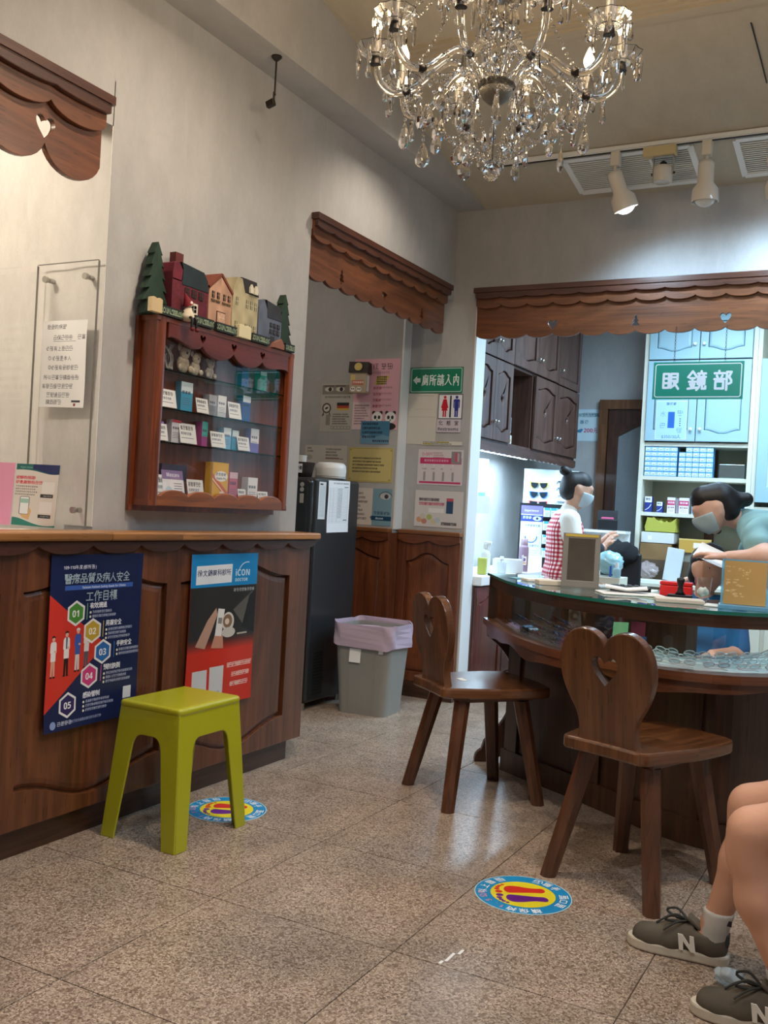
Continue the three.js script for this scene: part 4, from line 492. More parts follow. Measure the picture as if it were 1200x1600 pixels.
// ---------- yellow-green plastic stool ----------
{
  const t = thing('plastic_stool', 'glossy yellow-green plastic stool before the counter', 'stool', [-2.24, 0, -2.735], 0.0), m = phys(0xb0b022, 0.3, { clearcoat: 0.25 });
  const W2 = 0.135, D2 = 0.17, Hs = 0.475, B = 0.03; // top half sizes; legs splay outwards
  // top: dished slab
  const top = new RoundedBoxGeometry(W2 * 2, 0.03, D2 * 2, 4, 0.014); { const p = top.attributes.position; for (let i = 0; i < p.count; i++) { const u = p.getZ(i) / D2, y = p.getY(i); p.setY(i, y - 0.016 * (1 - u * u)); } top.computeVertexNormals(); }
  part(t, 'seat', M(top, ...[-0.06, -0.03, 0, 0.03, 0.06].map((z) => tube([[-0.11, 0.004 - 0.016 * (1 - z * z / D2 / D2) + 0.0105, z], [0, 0.0145 - 0.016 * (1 - z * z / D2 / D2), z], [0.11, 0.0145 - 0.016 * (1 - z * z / D2 / D2), z]], 0.0016, 6, 5))).translate(0, Hs - 0.014, 0), m);
  // side skirts: frames with a leg-shaped opening, leaning outwards
  const side = (wTop, wBot, cut) => { const s = new THREE.Shape(), h = Hs - 0.02; s.moveTo(-wTop, h); s.lineTo(wTop, h); s.lineTo(wBot, 0); s.lineTo(wBot - 0.058, 0); s.lineTo(wTop - 0.068, h - 0.135); s.quadraticCurveTo(wTop - 0.075, h - 0.092, wTop - 0.105, h - 0.09); s.lineTo(-wTop + 0.105, h - 0.09); s.quadraticCurveTo(-wTop + 0.075, h - 0.092, -wTop + 0.068, h - 0.135); s.lineTo(-wBot + 0.058, 0); s.lineTo(-wBot, 0); s.lineTo(-wTop, h); return ext(s, 0.008, 0.003, 8); };
  const lean = (g, top0, bot0) => { const p = g.attributes.position; for (let i = 0; i < p.count; i++) { const k = 1 - p.getY(i) / (Hs - 0.02); p.setZ(i, p.getZ(i) + top0 + (bot0 - top0) * k); } g.computeVertexNormals(); return g; };
  const zA = D2 - 0.012, zB = D2 + 0.02, xA = W2 - 0.012, xB = W2 + 0.025;
  part(t, 'front_skirt', lean(side(W2 - 0.004, xB + 0.004), zA, zB), m); part(t, 'back_skirt', lean(side(W2 - 0.004, xB + 0.004), zA, zB).rotateY(PI), m);
  part(t, 'side_skirt', lean(side(D2 - 0.004, zB + 0.004), xA, xB).rotateY(PI / 2), m); part(t, 'side_skirt', lean(side(D2 - 0.004, zB + 0.004), xA, xB).rotateY(-PI / 2), m);
}
// ---------- ceiling hook ----------
{
  const t = thing('ceiling_hook', 'thin metal rod with a small clamp hanging from the ceiling beam', 'hook', [-2.44, 3.06, -3.37]);
  part(t, 'rose', lathe([[0, 0], [0.022, 0], [0.022, -0.006], [0.008, -0.02], [0, -0.022]], 20), P.darkMetal); part(t, 'rod', cy(0.004, 0.004, 0.15, 10, 0, -0.085, 0), P.darkMetal); part(t, 'joint', M(sp(0.006, 0, -0.16, 0), cy(0.005, 0.005, 0.04, 10, -0.003, -0.17, 0)), P.darkMetal); part(t, 'clamp', rb(0.04, 0.03, 0.022, 0.005).rotateZ(0.3).translate(-0.012, -0.2, 0.008), P.darkMetal);
}
// ---------- passage: water dispenser and what stands on it ----------
{
  const t = thing('water_dispenser', 'tall dark grey water dispenser in the passage', 'water dispenser', [-3.135, 0, -4.93]), m = phys(0x26292b, 0.35, { clearcoat: 0.2 }), h = 1.335;
  part(t, 'body', rb(0.33, h - 0.04, 0.5, 0.02, 0, h / 2 + 0.02, -0.03), m); part(t, 'front_panel', rb(0.32, h - 0.06, 0.06, 0.025, 0, h / 2 + 0.02, 0.245), phys(0x141618, 0.25, { clearcoat: 0.4 }));
  for (const y of [1.29, 1.262]) part(t, 'button', cy(0.013, 0.013, 0.006, 18).rotateX(PI / 2).translate(0.105, y, 0.276), std(0x9c9a94, 0.4)); part(t, 'button', rb(0.026, 0.055, 0.006, 0.003, 0.105, 1.212, 0.276), std(0x9c9a94, 0.4));
  for (const z of [-0.2, 0.2]) for (const x of [-0.13, 0.13]) part(t, 'foot', cy(0.018, 0.02, 0.04, 12, x, 0.02, z), P.steel);
  for (let k = 0; k < 14; k++) part(t, 'vent_slat', bx(0.003, 0.006, 0.1, 0.166, 0.09 + k * 0.018, 0.1), P.black);
  const list = printed(256, 620, '#eceef0', (c) => { scrawl(c, 9, 60, 24, 18, '#444', 31, { lw: 2 }); for (let i = 0; i < 24; i++) rule(c, 22, 90 + i * 18, 212, 1.5, '#8a8f98'); for (const x of [22, 60, 110, 234]) rule(c, x, 90, 1.5, 414, '#8a8f98'); for (let i = 0; i < 20; i++) scrawl(c, 4, 116, 94 + i * 18, 11, '#777', 40 + i, { lw: 1 }); rule(c, 190, 72, 46, 8, '#333'); rule(c, 190, 470, 46, 8, '#333'); });
  const o = one('log_sheet', 'long white ruled log sheet taped on the water dispenser', 'paper', sheet(0.245, 0.305, 0.001, (u, v) => 0.002 * Math.sin(v * 6), 6), list, [-2.9672, 1.175, -4.96], PI / 2); o.rotation.z = 0.02;
  one('instruction_strip', 'narrow white instruction strip on the dispenser side', 'label', sheet(0.075, 0.215, 0.001), printed(96, 280, '#d9dcdd', (c) => { rule(c, 14, 12, 40, 12, '#333'); for (let i = 0; i < 26; i++) rule(c, 12, 34 + i * 9, 72, 3, '#9aa'); }), [-2.9688, 1.205, -4.775], PI / 2);
  const b = thing('woven_basket', 'dark brown woven basket on the water dispenser', 'basket', [-3.16, h, -4.81]); part(b, 'weave', lathe([[0, 0.004], [0.075, 0.0], [0.085, 0.05], [0.094, 0.088], [0.088, 0.088], [0.078, 0.01], [0, 0.01]], 28), std(0x33231c, 0.9, { bumpMap: plasterBump, bumpScale: 0.004 })); part(b, 'name_tag', sheet(0.07, 0.052, 0.001).translate(0.045, 0.05, 0.09), printed(96, 64, '#dfe3e6', (c) => scrawl(c, 3, 10, 16, 26, '#333', 3, { lw: 4 })));
  const cup = thing('paper_cup', 'small patterned paper cup standing in the basket', 'cup', [-3.15, h + 0.0105, -4.81]); part(cup, 'wall', lathe([[0, 0], [0.026, 0], [0.034, 0.115], [0.031, 0.115], [0.024, 0.004], [0, 0.004]], 24), std(0xe6e4dc, 0.6)); part(cup, 'rim', new THREE.TorusGeometry(0.033, 0.003, 6, 24).rotateX(PI / 2).translate(0, 0.115, 0), P.white);
  const w = thing('white_canister', 'rounded white plastic canister on the water dispenser', 'canister', [-3.07, h, -5.02]); part(w, 'shell', lathe([[0, 0], [0.085, 0.002], [0.092, 0.012], [0.094, 0.06], [0.09, 0.085], [0.075, 0.1], [0, 0.104]], 32), phys(0xe2e3e0, 0.35)); part(w, 'seam', new THREE.TorusGeometry(0.0938, 0.0012, 6, 40).rotateX(PI / 2).translate(0, 0.018, 0), P.steel);
}
{ // waste bin with liner
  const t = thing('waste_bin', 'grey plastic waste bin with a pinkish bag liner', 'bin', [-2.695, 0, -4.98], 0.08), m = phys(0x8d8b84, 0.45);
  const taper = (g, s0) => { const p = g.attributes.position; for (let i = 0; i < p.count; i++) { const k = p.getY(i) / 0.5; p.setX(i, p.getX(i) * (s0 + (1 - s0) * k)); p.setZ(i, p.getZ(i) * (s0 + (1 - s0) * k)); } g.computeVertexNormals(); return g; };
  const outer = roundRect(0.37, 0.32, 0.06), hole = roundRect(0.355, 0.305, 0.055); outer.holes.push(hole);
  part(t, 'shell', taper(M(new THREE.ExtrudeGeometry(outer, { depth: 0.5, bevelEnabled: false, steps: 6, curveSegments: 8 }).rotateX(-PI / 2), ext(roundRect(0.36, 0.31, 0.055), 0.012, 0.002).rotateX(-PI / 2)), 0.8), m);
  for (const x of [-0.09, 0.09]) part(t, 'rib', taper(bx(0.008, 0.4, 0.008, x, 0.22, 0.16), 0.8), m);
  const ls = roundRect(0.386, 0.336, 0.065), lh = roundRect(0.378, 0.328, 0.062); ls.holes.push(lh); const lg = new THREE.ExtrudeGeometry(ls, { depth: 0.125, bevelEnabled: false, steps: 5, curveSegments: 14 }).rotateX(-PI / 2).translate(0, 0.395, 0); { const p = lg.attributes.position; for (let i = 0; i < p.count; i++) { const x = p.getX(i), y = p.getY(i), z = p.getZ(i), a = Math.atan2(z, x); const f = 1 + 0.018 * Math.sin(a * 9 + y * 30) + 0.012 * Math.sin(a * 17 - y * 50); p.setXYZ(i, x * f, y + 0.012 * Math.sin(a * 5 + 1) * (y < 0.46 ? 1 : 0.4) + 0.006 * Math.sin(a * 13), z * f); } lg.computeVertexNormals(); }
  const film = phys(0xd9c4d4, 0.35, { transmission: 0.35, thickness: 0, side: THREE.DoubleSide }); part(t, 'bag_liner', lg, film, 'translucent pinkish plastic bag'); const sag = new THREE.CircleGeometry(0.17, 30, 0, PI * 2).rotateX(-PI / 2).translate(0, 0.44, 0); { const p = sag.attributes.position; for (let i = 0; i < p.count; i++) { const r = Math.hypot(p.getX(i), p.getZ(i)) / 0.17; p.setY(i, 0.36 + 0.12 * r); p.setX(i, p.getX(i) * 1.08); p.setZ(i, p.getZ(i) * 0.92); } sag.computeVertexNormals(); } part(t, 'bag_interior', sag, film);
  part(t, 'paper_label', sheet(0.07, 0.095, 0.001).rotateX(-0.065).translate(-0.04, 0.345, 0.1535), P.paper); part(t, 'maker_sticker', sheet(0.028, 0.03, 0.001).rotateX(-0.065).translate(0.12, 0.375, 0.155), P.white);
}
// ---------- notices in the passage ----------
{
  const pz = -5.4792, stick = (name, label, cat, x0, x1, y0, y1, m, z = pz, rot = 0, bend) => { const o = one(name, label, cat, sheet(x1 - x0, y1 - y0, 0.0012, bend, bend ? 6 : 1), m, [(x0 + x1) / 2, (y0 + y1) / 2, z + 0.0008]); o.rotation.z = rot; return o; };
  const lines = (c, n, x, y, w, dy, col, s = 7) => { for (let i = 0; i < n; i++) scrawl(c, Math.floor(w / (dy * 0.62)) - (i * 3 + s) % 4, x, y + i * dy, dy * 0.58, col, s * 37 + i, { lw: dy * 0.07, gap: 0.02 }); };
  stick('eye_poster', 'grey eye supplement poster with a black, red and yellow flag', 'poster', -3.455, -3.21, 1.663, 1.978, printed(256, 330, '#bdb9ae', (c) => { rule(c, 6, 8, 244, 66, '#8a8278'); for (const x of [60, 150]) { disc(c, x, 38, 34, 16, '#d6cfc4'); disc(c, x + 8, 38, 14, 14, '#2d2622'); rule(c, x - 40, 12, 80, 8, '#554a42'); } scrawl(c, 12, 30, 84, 15, '#6d685e', 3, { lw: 2 }); rule(c, 130, 130, 96, 20, '#222'); rule(c, 130, 150, 96, 18, '#b2402c'); rule(c, 130, 168, 96, 14, '#d6b04a'); disc(c, 48, 168, 36, 36, '#5a4a44'); disc(c, 48, 168, 25, 25, '#d6d0c4'); polyFill(c, [[24, 190], [10, 226], [30, 216]], '#5a4a44'); polyFill(c, [[72, 190], [86, 226], [66, 216]], '#5a4a44'); disc(c, 48, 168, 14, 7, '#3a322e', -0.5); lines(c, 5, 98, 206, 140, 16, '#4c483f', 5); rule(c, 46, 212, 34, 74, '#8e8a80'); for (let i = 0; i < 6; i++) { c.strokeStyle = '#4c483f'; c.lineWidth = 2; c.strokeRect(90 + i * 26, 292, 20, 20); } }));
  stick('pink_poster', 'pink eye-care poster with two cartoon animals', 'poster', -3.21, -2.878, 1.68, 2.135, printed(400, 540, '#e4aebb', (c) => { write(c, 'My EYE', 40, 26, 54, '#5a3038', { font: '' }); write(c, '葳晶', 236, 36, 46, '#4a3438', { lw: 4.5 }); scrawl(c, 10, 130, 98, 16, '#a4707c', 9, { lw: 1.5 }); for (let i = 0; i < 4; i++) { rule(c, 200 - i * 4, 132 + i * 17, 110 - i * 8, 15, '#d9c33a'); scrawl(c, 6, 202, 133 + i * 17, 13, '#333', 20 + i, { lw: 2 }); } for (let i = 0; i < 4; i++) { scrawl(c, 3, 176, 212 + i * 46, 22, '#b04a5c', 30 + i, { lw: 3 }); scrawl(c, 6, 246, 212 + i * 46, 14, '#a4707c', 40 + i, { lw: 1.5 }); } rule(c, 0, 330, 160, 210, '#e9cfd2'); lines(c, 8, 16, 350, 140, 20, '#8a5c66', 8); for (const x of [222, 338]) { disc(c, x - 32, 412, 15, 15, '#222'); disc(c, x + 32, 412, 15, 15, '#222'); disc(c, x, 514, 50, 26, '#222'); disc(c, x, 446, 47, 42, '#f4f2ee'); disc(c, x - 17, 446, 11, 14, '#222'); disc(c, x + 17, 446, 11, 14, '#222'); disc(c, x, 466, 6, 4, '#222'); } }));
  stick('blue_note', 'blue printed note overlapping the pink poster', 'notice', -3.14, -2.93, 1.588, 1.735, printed(256, 180, '#4a86a8', (c) => { polyFill(c, [[0, 120], [60, 100], [120, 130], [200, 105], [256, 125], [256, 180], [0, 180]], '#6f9ab4'); lines(c, 4, 14, 12, 190, 34, '#14202c', 6); scrawl(c, 8, 110, 148, 16, '#14202c', 66, { lw: 2.4 }); }), pz + 0.0016);
  stick('yellow_notice', 'yellowed notice with bordered text in the passage', 'notice', -3.222, -2.893, 1.342, 1.565, printed(400, 270, '#cdbd7c', (c) => { for (let i = 0; i < 5; i++) lines(c, 1, 40, 78 + i * 26, 320 - (i % 2) * 40, 24, '#4a4228', 11 + i); c.strokeStyle = '#b3a25e'; c.lineWidth = 6; c.strokeRect(8, 8, 384, 254); for (const [x, y] of [[20, 20], [380, 22], [376, 250], [22, 248]]) disc(c, x, y, 8, 6, '#9a8a4a'); }, 0.4));
  stick('white_notice', 'white printed notice behind the canister on the dispenser', 'notice', -3.56, -3.235, 1.36, 1.572, printed(360, 240, '#cfc8bc', (c) => { lines(c, 2, 20, 16, 90, 22, '#5e584e', 3); disc(c, 40, 90, 26, 20, '#b3aca0'); lines(c, 4, 180, 22, 150, 22, '#5e584e', 4); rule(c, 180, 96, 150, 5, '#9a5c50'); }));
  stick('lens_leaflet', 'contact lens leaflet with an eye on blue, low in the passage', 'poster', -3.225, -2.884, 1.066, 1.303, printed(420, 300, '#d8cfc6', (c) => { lines(c, 7, 60, 34, 150, 34, '#6a625c', 14); rule(c, 246, 0, 174, 300, '#7fa3b2'); disc(c, 360, 60, 48, 26, '#c9c2bc'); disc(c, 368, 62, 18, 18, '#3a444c'); c.strokeStyle = '#4a545c'; c.lineWidth = 5; c.beginPath(); c.arc(362, 84, 62, PI * 1.1, PI * 1.9); c.stroke(); rule(c, 240, 222, 180, 36, '#1f4a68'); scrawl(c, 5, 262, 184, 26, '#3c5c6c', 16, { lw: 3 }); write(c, 'Acuve', 280, 226, 24, '#dfe8ee'); lines(c, 5, 230, 150, 20, 26, '#333', 15); }, 0.4));
  const k = thing('milk_carton_box', 'small dark-roofed carton ornament shaped like a house on the wall', 'ornament', [-3.15, 1.905, pz + 0.002], 0.25);
  part(k, 'carton', M(pbox(0.11, 0.125, 0.08, -0.0, 0.065, 0.06)), printed(160, 180, '#b8a68c', (c) => { rule(c, 8, 20, 44, 50, '#d9c27a'); rule(c, 26, 68, 108, 44, '#c9705c'); scrawl(c, 5, 34, 78, 18, '#f0e6d8', 5, { lw: 3 }); for (const x of [34, 92]) { disc(c, x, 150, 24, 22, '#efece4'); disc(c, x - 9, 148, 6, 7, '#222'); disc(c, x + 9, 148, 6, 7, '#222'); } })); part(k, 'side_label', bx(0.002, 0.1, 0.05, 0.056, 0.065, 0.06), P.white); part(k, 'roof', ext(poly([[-0.05, 0], [0.05, 0], [0.035, 0.07], [-0.035, 0.07]]), 0.13, 0.002).rotateY(PI / 2).translate(-0.065, 0.128, 0.06), std(0x2e241e, 0.6)); part(k, 'badge', cy(0.026, 0.026, 0.003, 24).rotateX(PI / 2).rotateX(-0.2).translate(0, 0.165, 0.108), std(0xcdb76a, 0.6), 'yellow oval badge');
  // sign pier
  const sz = BZ + 0.001, sg = (name, label, cat, x0, x1, y0, y1, m, t = 0.0012, dz = 0) => one(name, label, cat, sheet(x1 - x0, y1 - y0, t), m, [(x0 + x1) / 2, (y0 + y1) / 2, sz + t / 2 + dz]);
  sg('restroom_sign', 'green restroom direction sign with white arrow and characters', 'sign', -2.85, -2.484, 1.926, 2.088, printed(740, 330, '#0c7a5c', (c, w, h) => { c.strokeStyle = '#dfe9e4'; c.lineWidth = 7; c.beginPath(); c.roundRect(16, 16, w - 32, h - 32, 16); c.stroke(); polyFill(c, [[40, 165], [98, 108], [98, 138], [146, 138], [146, 192], [98, 192], [98, 222]], '#e3ebe8'); [...'廁所請入內'].forEach((ch, i) => { c.strokeStyle = '#e3ebe8'; glyph(c, ch, 172 + i * 108, 94, 88, 140, 13); }); }, 0.3), 0.004, 0.0016);
  const fig = (c, x, col, skirt) => { disc(c, x, 38, 19, 19, col); if (skirt) { polyFill(c, [[x - 22, 62], [x + 22, 62], [x + 50, 170], [x + 34, 176], [x + 22, 130], [x + 42, 206], [x - 42, 206], [x - 22, 130], [x - 34, 176], [x - 50, 170]], col); rule(c, x - 24, 200, 20, 86, col); rule(c, x + 4, 200, 20, 86, col); } else { c.fillStyle = col; c.beginPath(); c.roundRect(x - 44, 62, 88, 116, 22); c.fill(); rule(c, x - 26, 90, 52, 120, col); rule(c, x - 24, 180, 21, 106, col); rule(c, x + 3, 180, 21, 106, col); rule(c, x - 30, 90, 3, 90, '#e6e6ea'); rule(c, x + 27, 90, 3, 90, '#e6e6ea'); } };
  sg('restroom_pictogram', 'white plate with red woman and blue man figures', 'sign', -2.642, -2.477, 1.762, 1.917, printed(330, 310, '#e6e6ea', (c, w, h) => { c.strokeStyle = '#333'; c.lineWidth = 7; c.strokeRect(4, 4, w - 8, h - 8); fig(c, 88, '#c4142c', true); rule(c, 156, 18, 22, 274, '#1a1a20'); fig(c, 250, '#2a2f86', false); }, 0.3), 0.003, 0.0016);
  sg('restroom_plate', 'small pinkish plate reading Restrooms under the figures', 'sign', -2.646, -2.482, 1.678, 1.76, printed(330, 165, '#cfc4cc', (c) => { [...'化粧室'].forEach((ch, i) => { c.strokeStyle = '#2a2a30'; glyph(c, ch, 26 + i * 108, 18, 56, 58, 6); }); write(c, 'Restrooms', 14, 92, 56, '#2a2a30'); }, 0.4), 0.003, 0.0016);
  sg('blank_sheet', 'blank taped white sheet left of the restroom figures', 'paper', -2.856, -2.652, 1.6, 1.924, printed(128, 200, '#cfcabf', (c) => { rule(c, 40, 8, 70, 3, '#b6b0a4'); rule(c, 30, 62, 80, 2, '#bdb6aa'); rule(c, 4, 92, 120, 2, '#b6b0a4'); }, 0.4));
  sg('highlighted_strip', 'narrow white text strip with yellow highlighting', 'notice', -2.742, -2.466, 1.596, 1.62, printed(360, 32, '#d6d2c6', (c) => { rule(c, 130, 2, 110, 12, '#d9c23a'); rule(c, 4, 16, 90, 12, '#d9c23a'); scrawl(c, 24, 6, 3, 10, '#555', 4, { lw: 1.2, gap: 0 }); scrawl(c, 26, 6, 17, 10, '#555', 5, { lw: 1.2, gap: 0 }); }), 0.0012, 0.002);
  sg('pink_product_card', 'pink and white lens solution card below the sign', 'poster', -2.765, -2.452, 1.345, 1.568, printed(420, 300, '#d9cfcf', (c) => { write(c, 'O-SEPT', 34, 22, 32, '#c2305c', { font: '' }); lines(c, 3, 140, 24, 130, 18, '#b0708a', 3); rule(c, 20, 70, 384, 52, '#c73468'); scrawl(c, 10, 60, 84, 20, '#f0d9e0', 8, { lw: 2 }); rule(c, 310, 14, 90, 104, '#8e8a8c'); rule(c, 344, 24, 22, 80, '#c95a6c'); rule(c, 366, 28, 16, 70, '#b9b4b8'); rule(c, 20, 272, 384, 16, '#c73468'); for (let i = 0; i < 4; i++) { disc(c, 64 + i * 88, 134, 9, 9, '#e6dfe0'); rule(c, 56 + i * 88, 190, 20, 76, '#a09a9c'); lines(c, 1, 42 + i * 88, 160, 50, 18, '#8a7a80', i); } }, 0.35));
  sg('cartoon_card', 'white leaflet with round pastel blobs below the pink card', 'poster', -2.77, -2.437, 1.078, 1.308, printed(440, 310, '#d6d0cc', (c) => { scrawl(c, 8, 36, 64, 26, '#5a4e50', 51, { lw: 4, gap: -0.1 }); scrawl(c, 10, 36, 100, 26, '#c25a6c', 52, { lw: 4, gap: -0.1 }); rule(c, 130, 150, 140, 36, '#e9e6e2'); rule(c, 290, 60, 62, 130, '#2c4a6c'); rule(c, 290, 60, 62, 26, '#c4505c'); for (const [x, y, col] of [[46, 250, '#d9a07a'], [92, 262, '#c98a72'], [138, 226, '#b4bf6c'], [180, 262, '#d9c9a0'], [74, 222, '#cfc7bb'], [214, 250, '#b9c9cf']]) { disc(c, x, y, 26, 24, col); } scrawl(c, 6, 250, 264, 26, '#4a4244', 55, { lw: 4, gap: -0.1 }); }, 0.35));
}
// ---------- heart-backed chairs ----------
{
  const t = thing('heart_back_chair', 'heart-backed wooden chair standing closer to the wainscot and bin', 'chair', [-1.56, 0, -3.82], Math.atan2(0.634, -0.773), 'heart-backed chairs at the optical counter');
  const s = new THREE.Shape(); s.moveTo(-0.13, 0.232); s.quadraticCurveTo(0, 0.222, 0.13, 0.232); s.quadraticCurveTo(0.155, 0.228, 0.162, 0.2); s.lineTo(0.205, 0.02); s.quadraticCurveTo(0.222, -0.1, 0.212, -0.2); s.quadraticCurveTo(0.205, -0.245, 0.16, -0.25); s.quadraticCurveTo(0, -0.285, -0.16, -0.25); s.quadraticCurveTo(-0.205, -0.245, -0.212, -0.2); s.quadraticCurveTo(-0.222, -0.1, -0.205, 0.02); s.lineTo(-0.162, 0.2); s.quadraticCurveTo(-0.155, 0.228, -0.13, 0.232);
  part(t, 'seat', wuv(ext(s, 0.042, 0.008, 10).rotateX(-PI / 2).translate(0, 0.44, 0), 'z'), W.chair); // shape y -> -z: front of the chair is +z
  const h = new THREE.Shape(); h.moveTo(-0.112, 0); h.bezierCurveTo(-0.1, 0.035, -0.1, 0.07, -0.12, 0.105); h.bezierCurveTo(-0.15, 0.15, -0.172, 0.195, -0.172, 0.245); h.bezierCurveTo(-0.172, 0.335, -0.115, 0.372, -0.068, 0.366); h.bezierCurveTo(-0.034, 0.362, -0.008, 0.345, 0, 0.315); h.bezierCurveTo(0.008, 0.345, 0.034, 0.362, 0.068, 0.366); h.bezierCurveTo(0.115, 0.372, 0.172, 0.335, 0.172, 0.245); h.bezierCurveTo(0.172, 0.195, 0.15, 0.15, 0.12, 0.105); h.bezierCurveTo(0.1, 0.07, 0.1, 0.035, 0.112, 0); h.lineTo(-0.112, 0);
  const hp = new THREE.Path(); heartPath(hp, 0, 0.243, 0.052); h.holes.push(hp);
  part(t, 'backrest', wuv(ext(h, 0.034, 0.004, 16).rotateX(-0.13).translate(0, 0.476, -0.205), 'y'), W.chair);
  for (const q of [-1, 1]) part(t, 'cleat', wuv(bx(0.05, 0.022, 0.34, q * 0.115, 0.429, 0.02), 'z'), W.chairLeg);
  const leg = (x, z, x2, z2) => { const g = new THREE.CylinderGeometry(0.034, 0.028, 1, 8, 1), p = g.attributes.position; for (let i = 0; i < p.count; i++) { const k = p.getY(i) + 0.5; p.setXYZ(i, p.getX(i) + x2 + (x - x2) * k, k * 0.42, p.getZ(i) + z2 + (z - z2) * k); } const n = g.toNonIndexed(); n.computeVertexNormals(); part(t, 'leg', wuv(n, 'y'), W.chairLeg); };
  for (const q of [-1, 1]) { leg(q * 0.115, -0.125, q * 0.195, -0.205); leg(q * 0.13, 0.14, q * 0.19, 0.21); }
  part(t, 'seat_sticker', bx(0.05, 0.0008, 0.028, 0.02, 0.4826, -0.06), P.paper, 'small white sticker');
  copyOf(t, 'heart-backed wooden chair nearest the viewer, in front of the curved counter', [-0.737, 0, -3.264], Math.atan2(0.325, -0.946));
  copyOf(t, 'low heart-backed wooden chair under the bare-legged seated person', [0.12, 0, -2.64], -PI / 2).scale.y = 0.86;
}
// ---------- curved optical display counter ----------
const topCurve = new THREE.CatmullRomCurve3(V3([[-1.757, 0, -4.385], [-1.47, 0, -3.93], [-1.231, 0, -3.66], [-1.072, 0, -3.548], [-0.934, 0, -3.484], [-0.811, 0, -3.445], [-0.673, 0, -3.43], [-0.533, 0, -3.46], [-0.402, 0, -3.545], [-0.22, 0, -3.74], [-0.1, 0, -4.02], [-0.06, 0, -4.35]]), false, 'catmullrom', 0.5);
const baseCurve = new THREE.CatmullRomCurve3(V3([[-1.6, 0, -4.29], [-1.45, 0, -4.2], [-1.243, 0, -4.088], [-0.975, 0, -3.925], [-0.744, 0, -3.79], [-0.551, 0, -3.75], [-0.42, 0, -3.86], [-0.33, 0, -4.1], [-0.3, 0, -4.35]]));
function along(curve, t, off) { const p = curve.getPointAt(t), d = curve.getTangentAt(t); return [p.x - d.z * off, p.z + d.x * off]; } // off > 0: towards the inside
function ribbon(curve, n, top, bot, o0, o1, t0 = 0, t1 = 1) {
  const pos = [], idx = [], f = (v, t) => (typeof v === 'function' ? v(t) : v);
  for (let i = 0; i <= n; i++) { const t = t0 + (t1 - t0) * i / n, [ax, az] = along(curve, t, o0), [bx0, bz] = along(curve, t, o1), y1 = f(top, t), y0 = f(bot, t); pos.push(ax, y1, az, ax, y0, az, bx0, y0, bz, bx0, y1, bz); }
  for (let i = 0; i < n; i++) for (let k = 0; k < 4; k++) { const a = 4 * i + k, b = 4 * i + (k + 1) % 4, c = a + 4, d = b + 4; idx.push(a, c, b, b, c, d); }
  idx.push(0, 1, 2, 0, 2, 3); const e = 4 * n; idx.push(e, e + 2, e + 1, e, e + 3, e + 2);
  const g = new THREE.BufferGeometry(); g.setAttribute('position', new THREE.Float32BufferAttribute(pos, 3)); g.setIndex(idx); const m = g.toNonIndexed(); m.computeVertexNormals();
  const q = m.attributes.position, nn = m.attributes.normal; // smooth along the curve is fine as facets are short
  const uv = []; for (let i = 0; i < q.count; i++) uv.push(0, 0); m.setAttribute('uv', new THREE.Float32BufferAttribute(uv, 2)); return m;
}
const inside = 0.42;
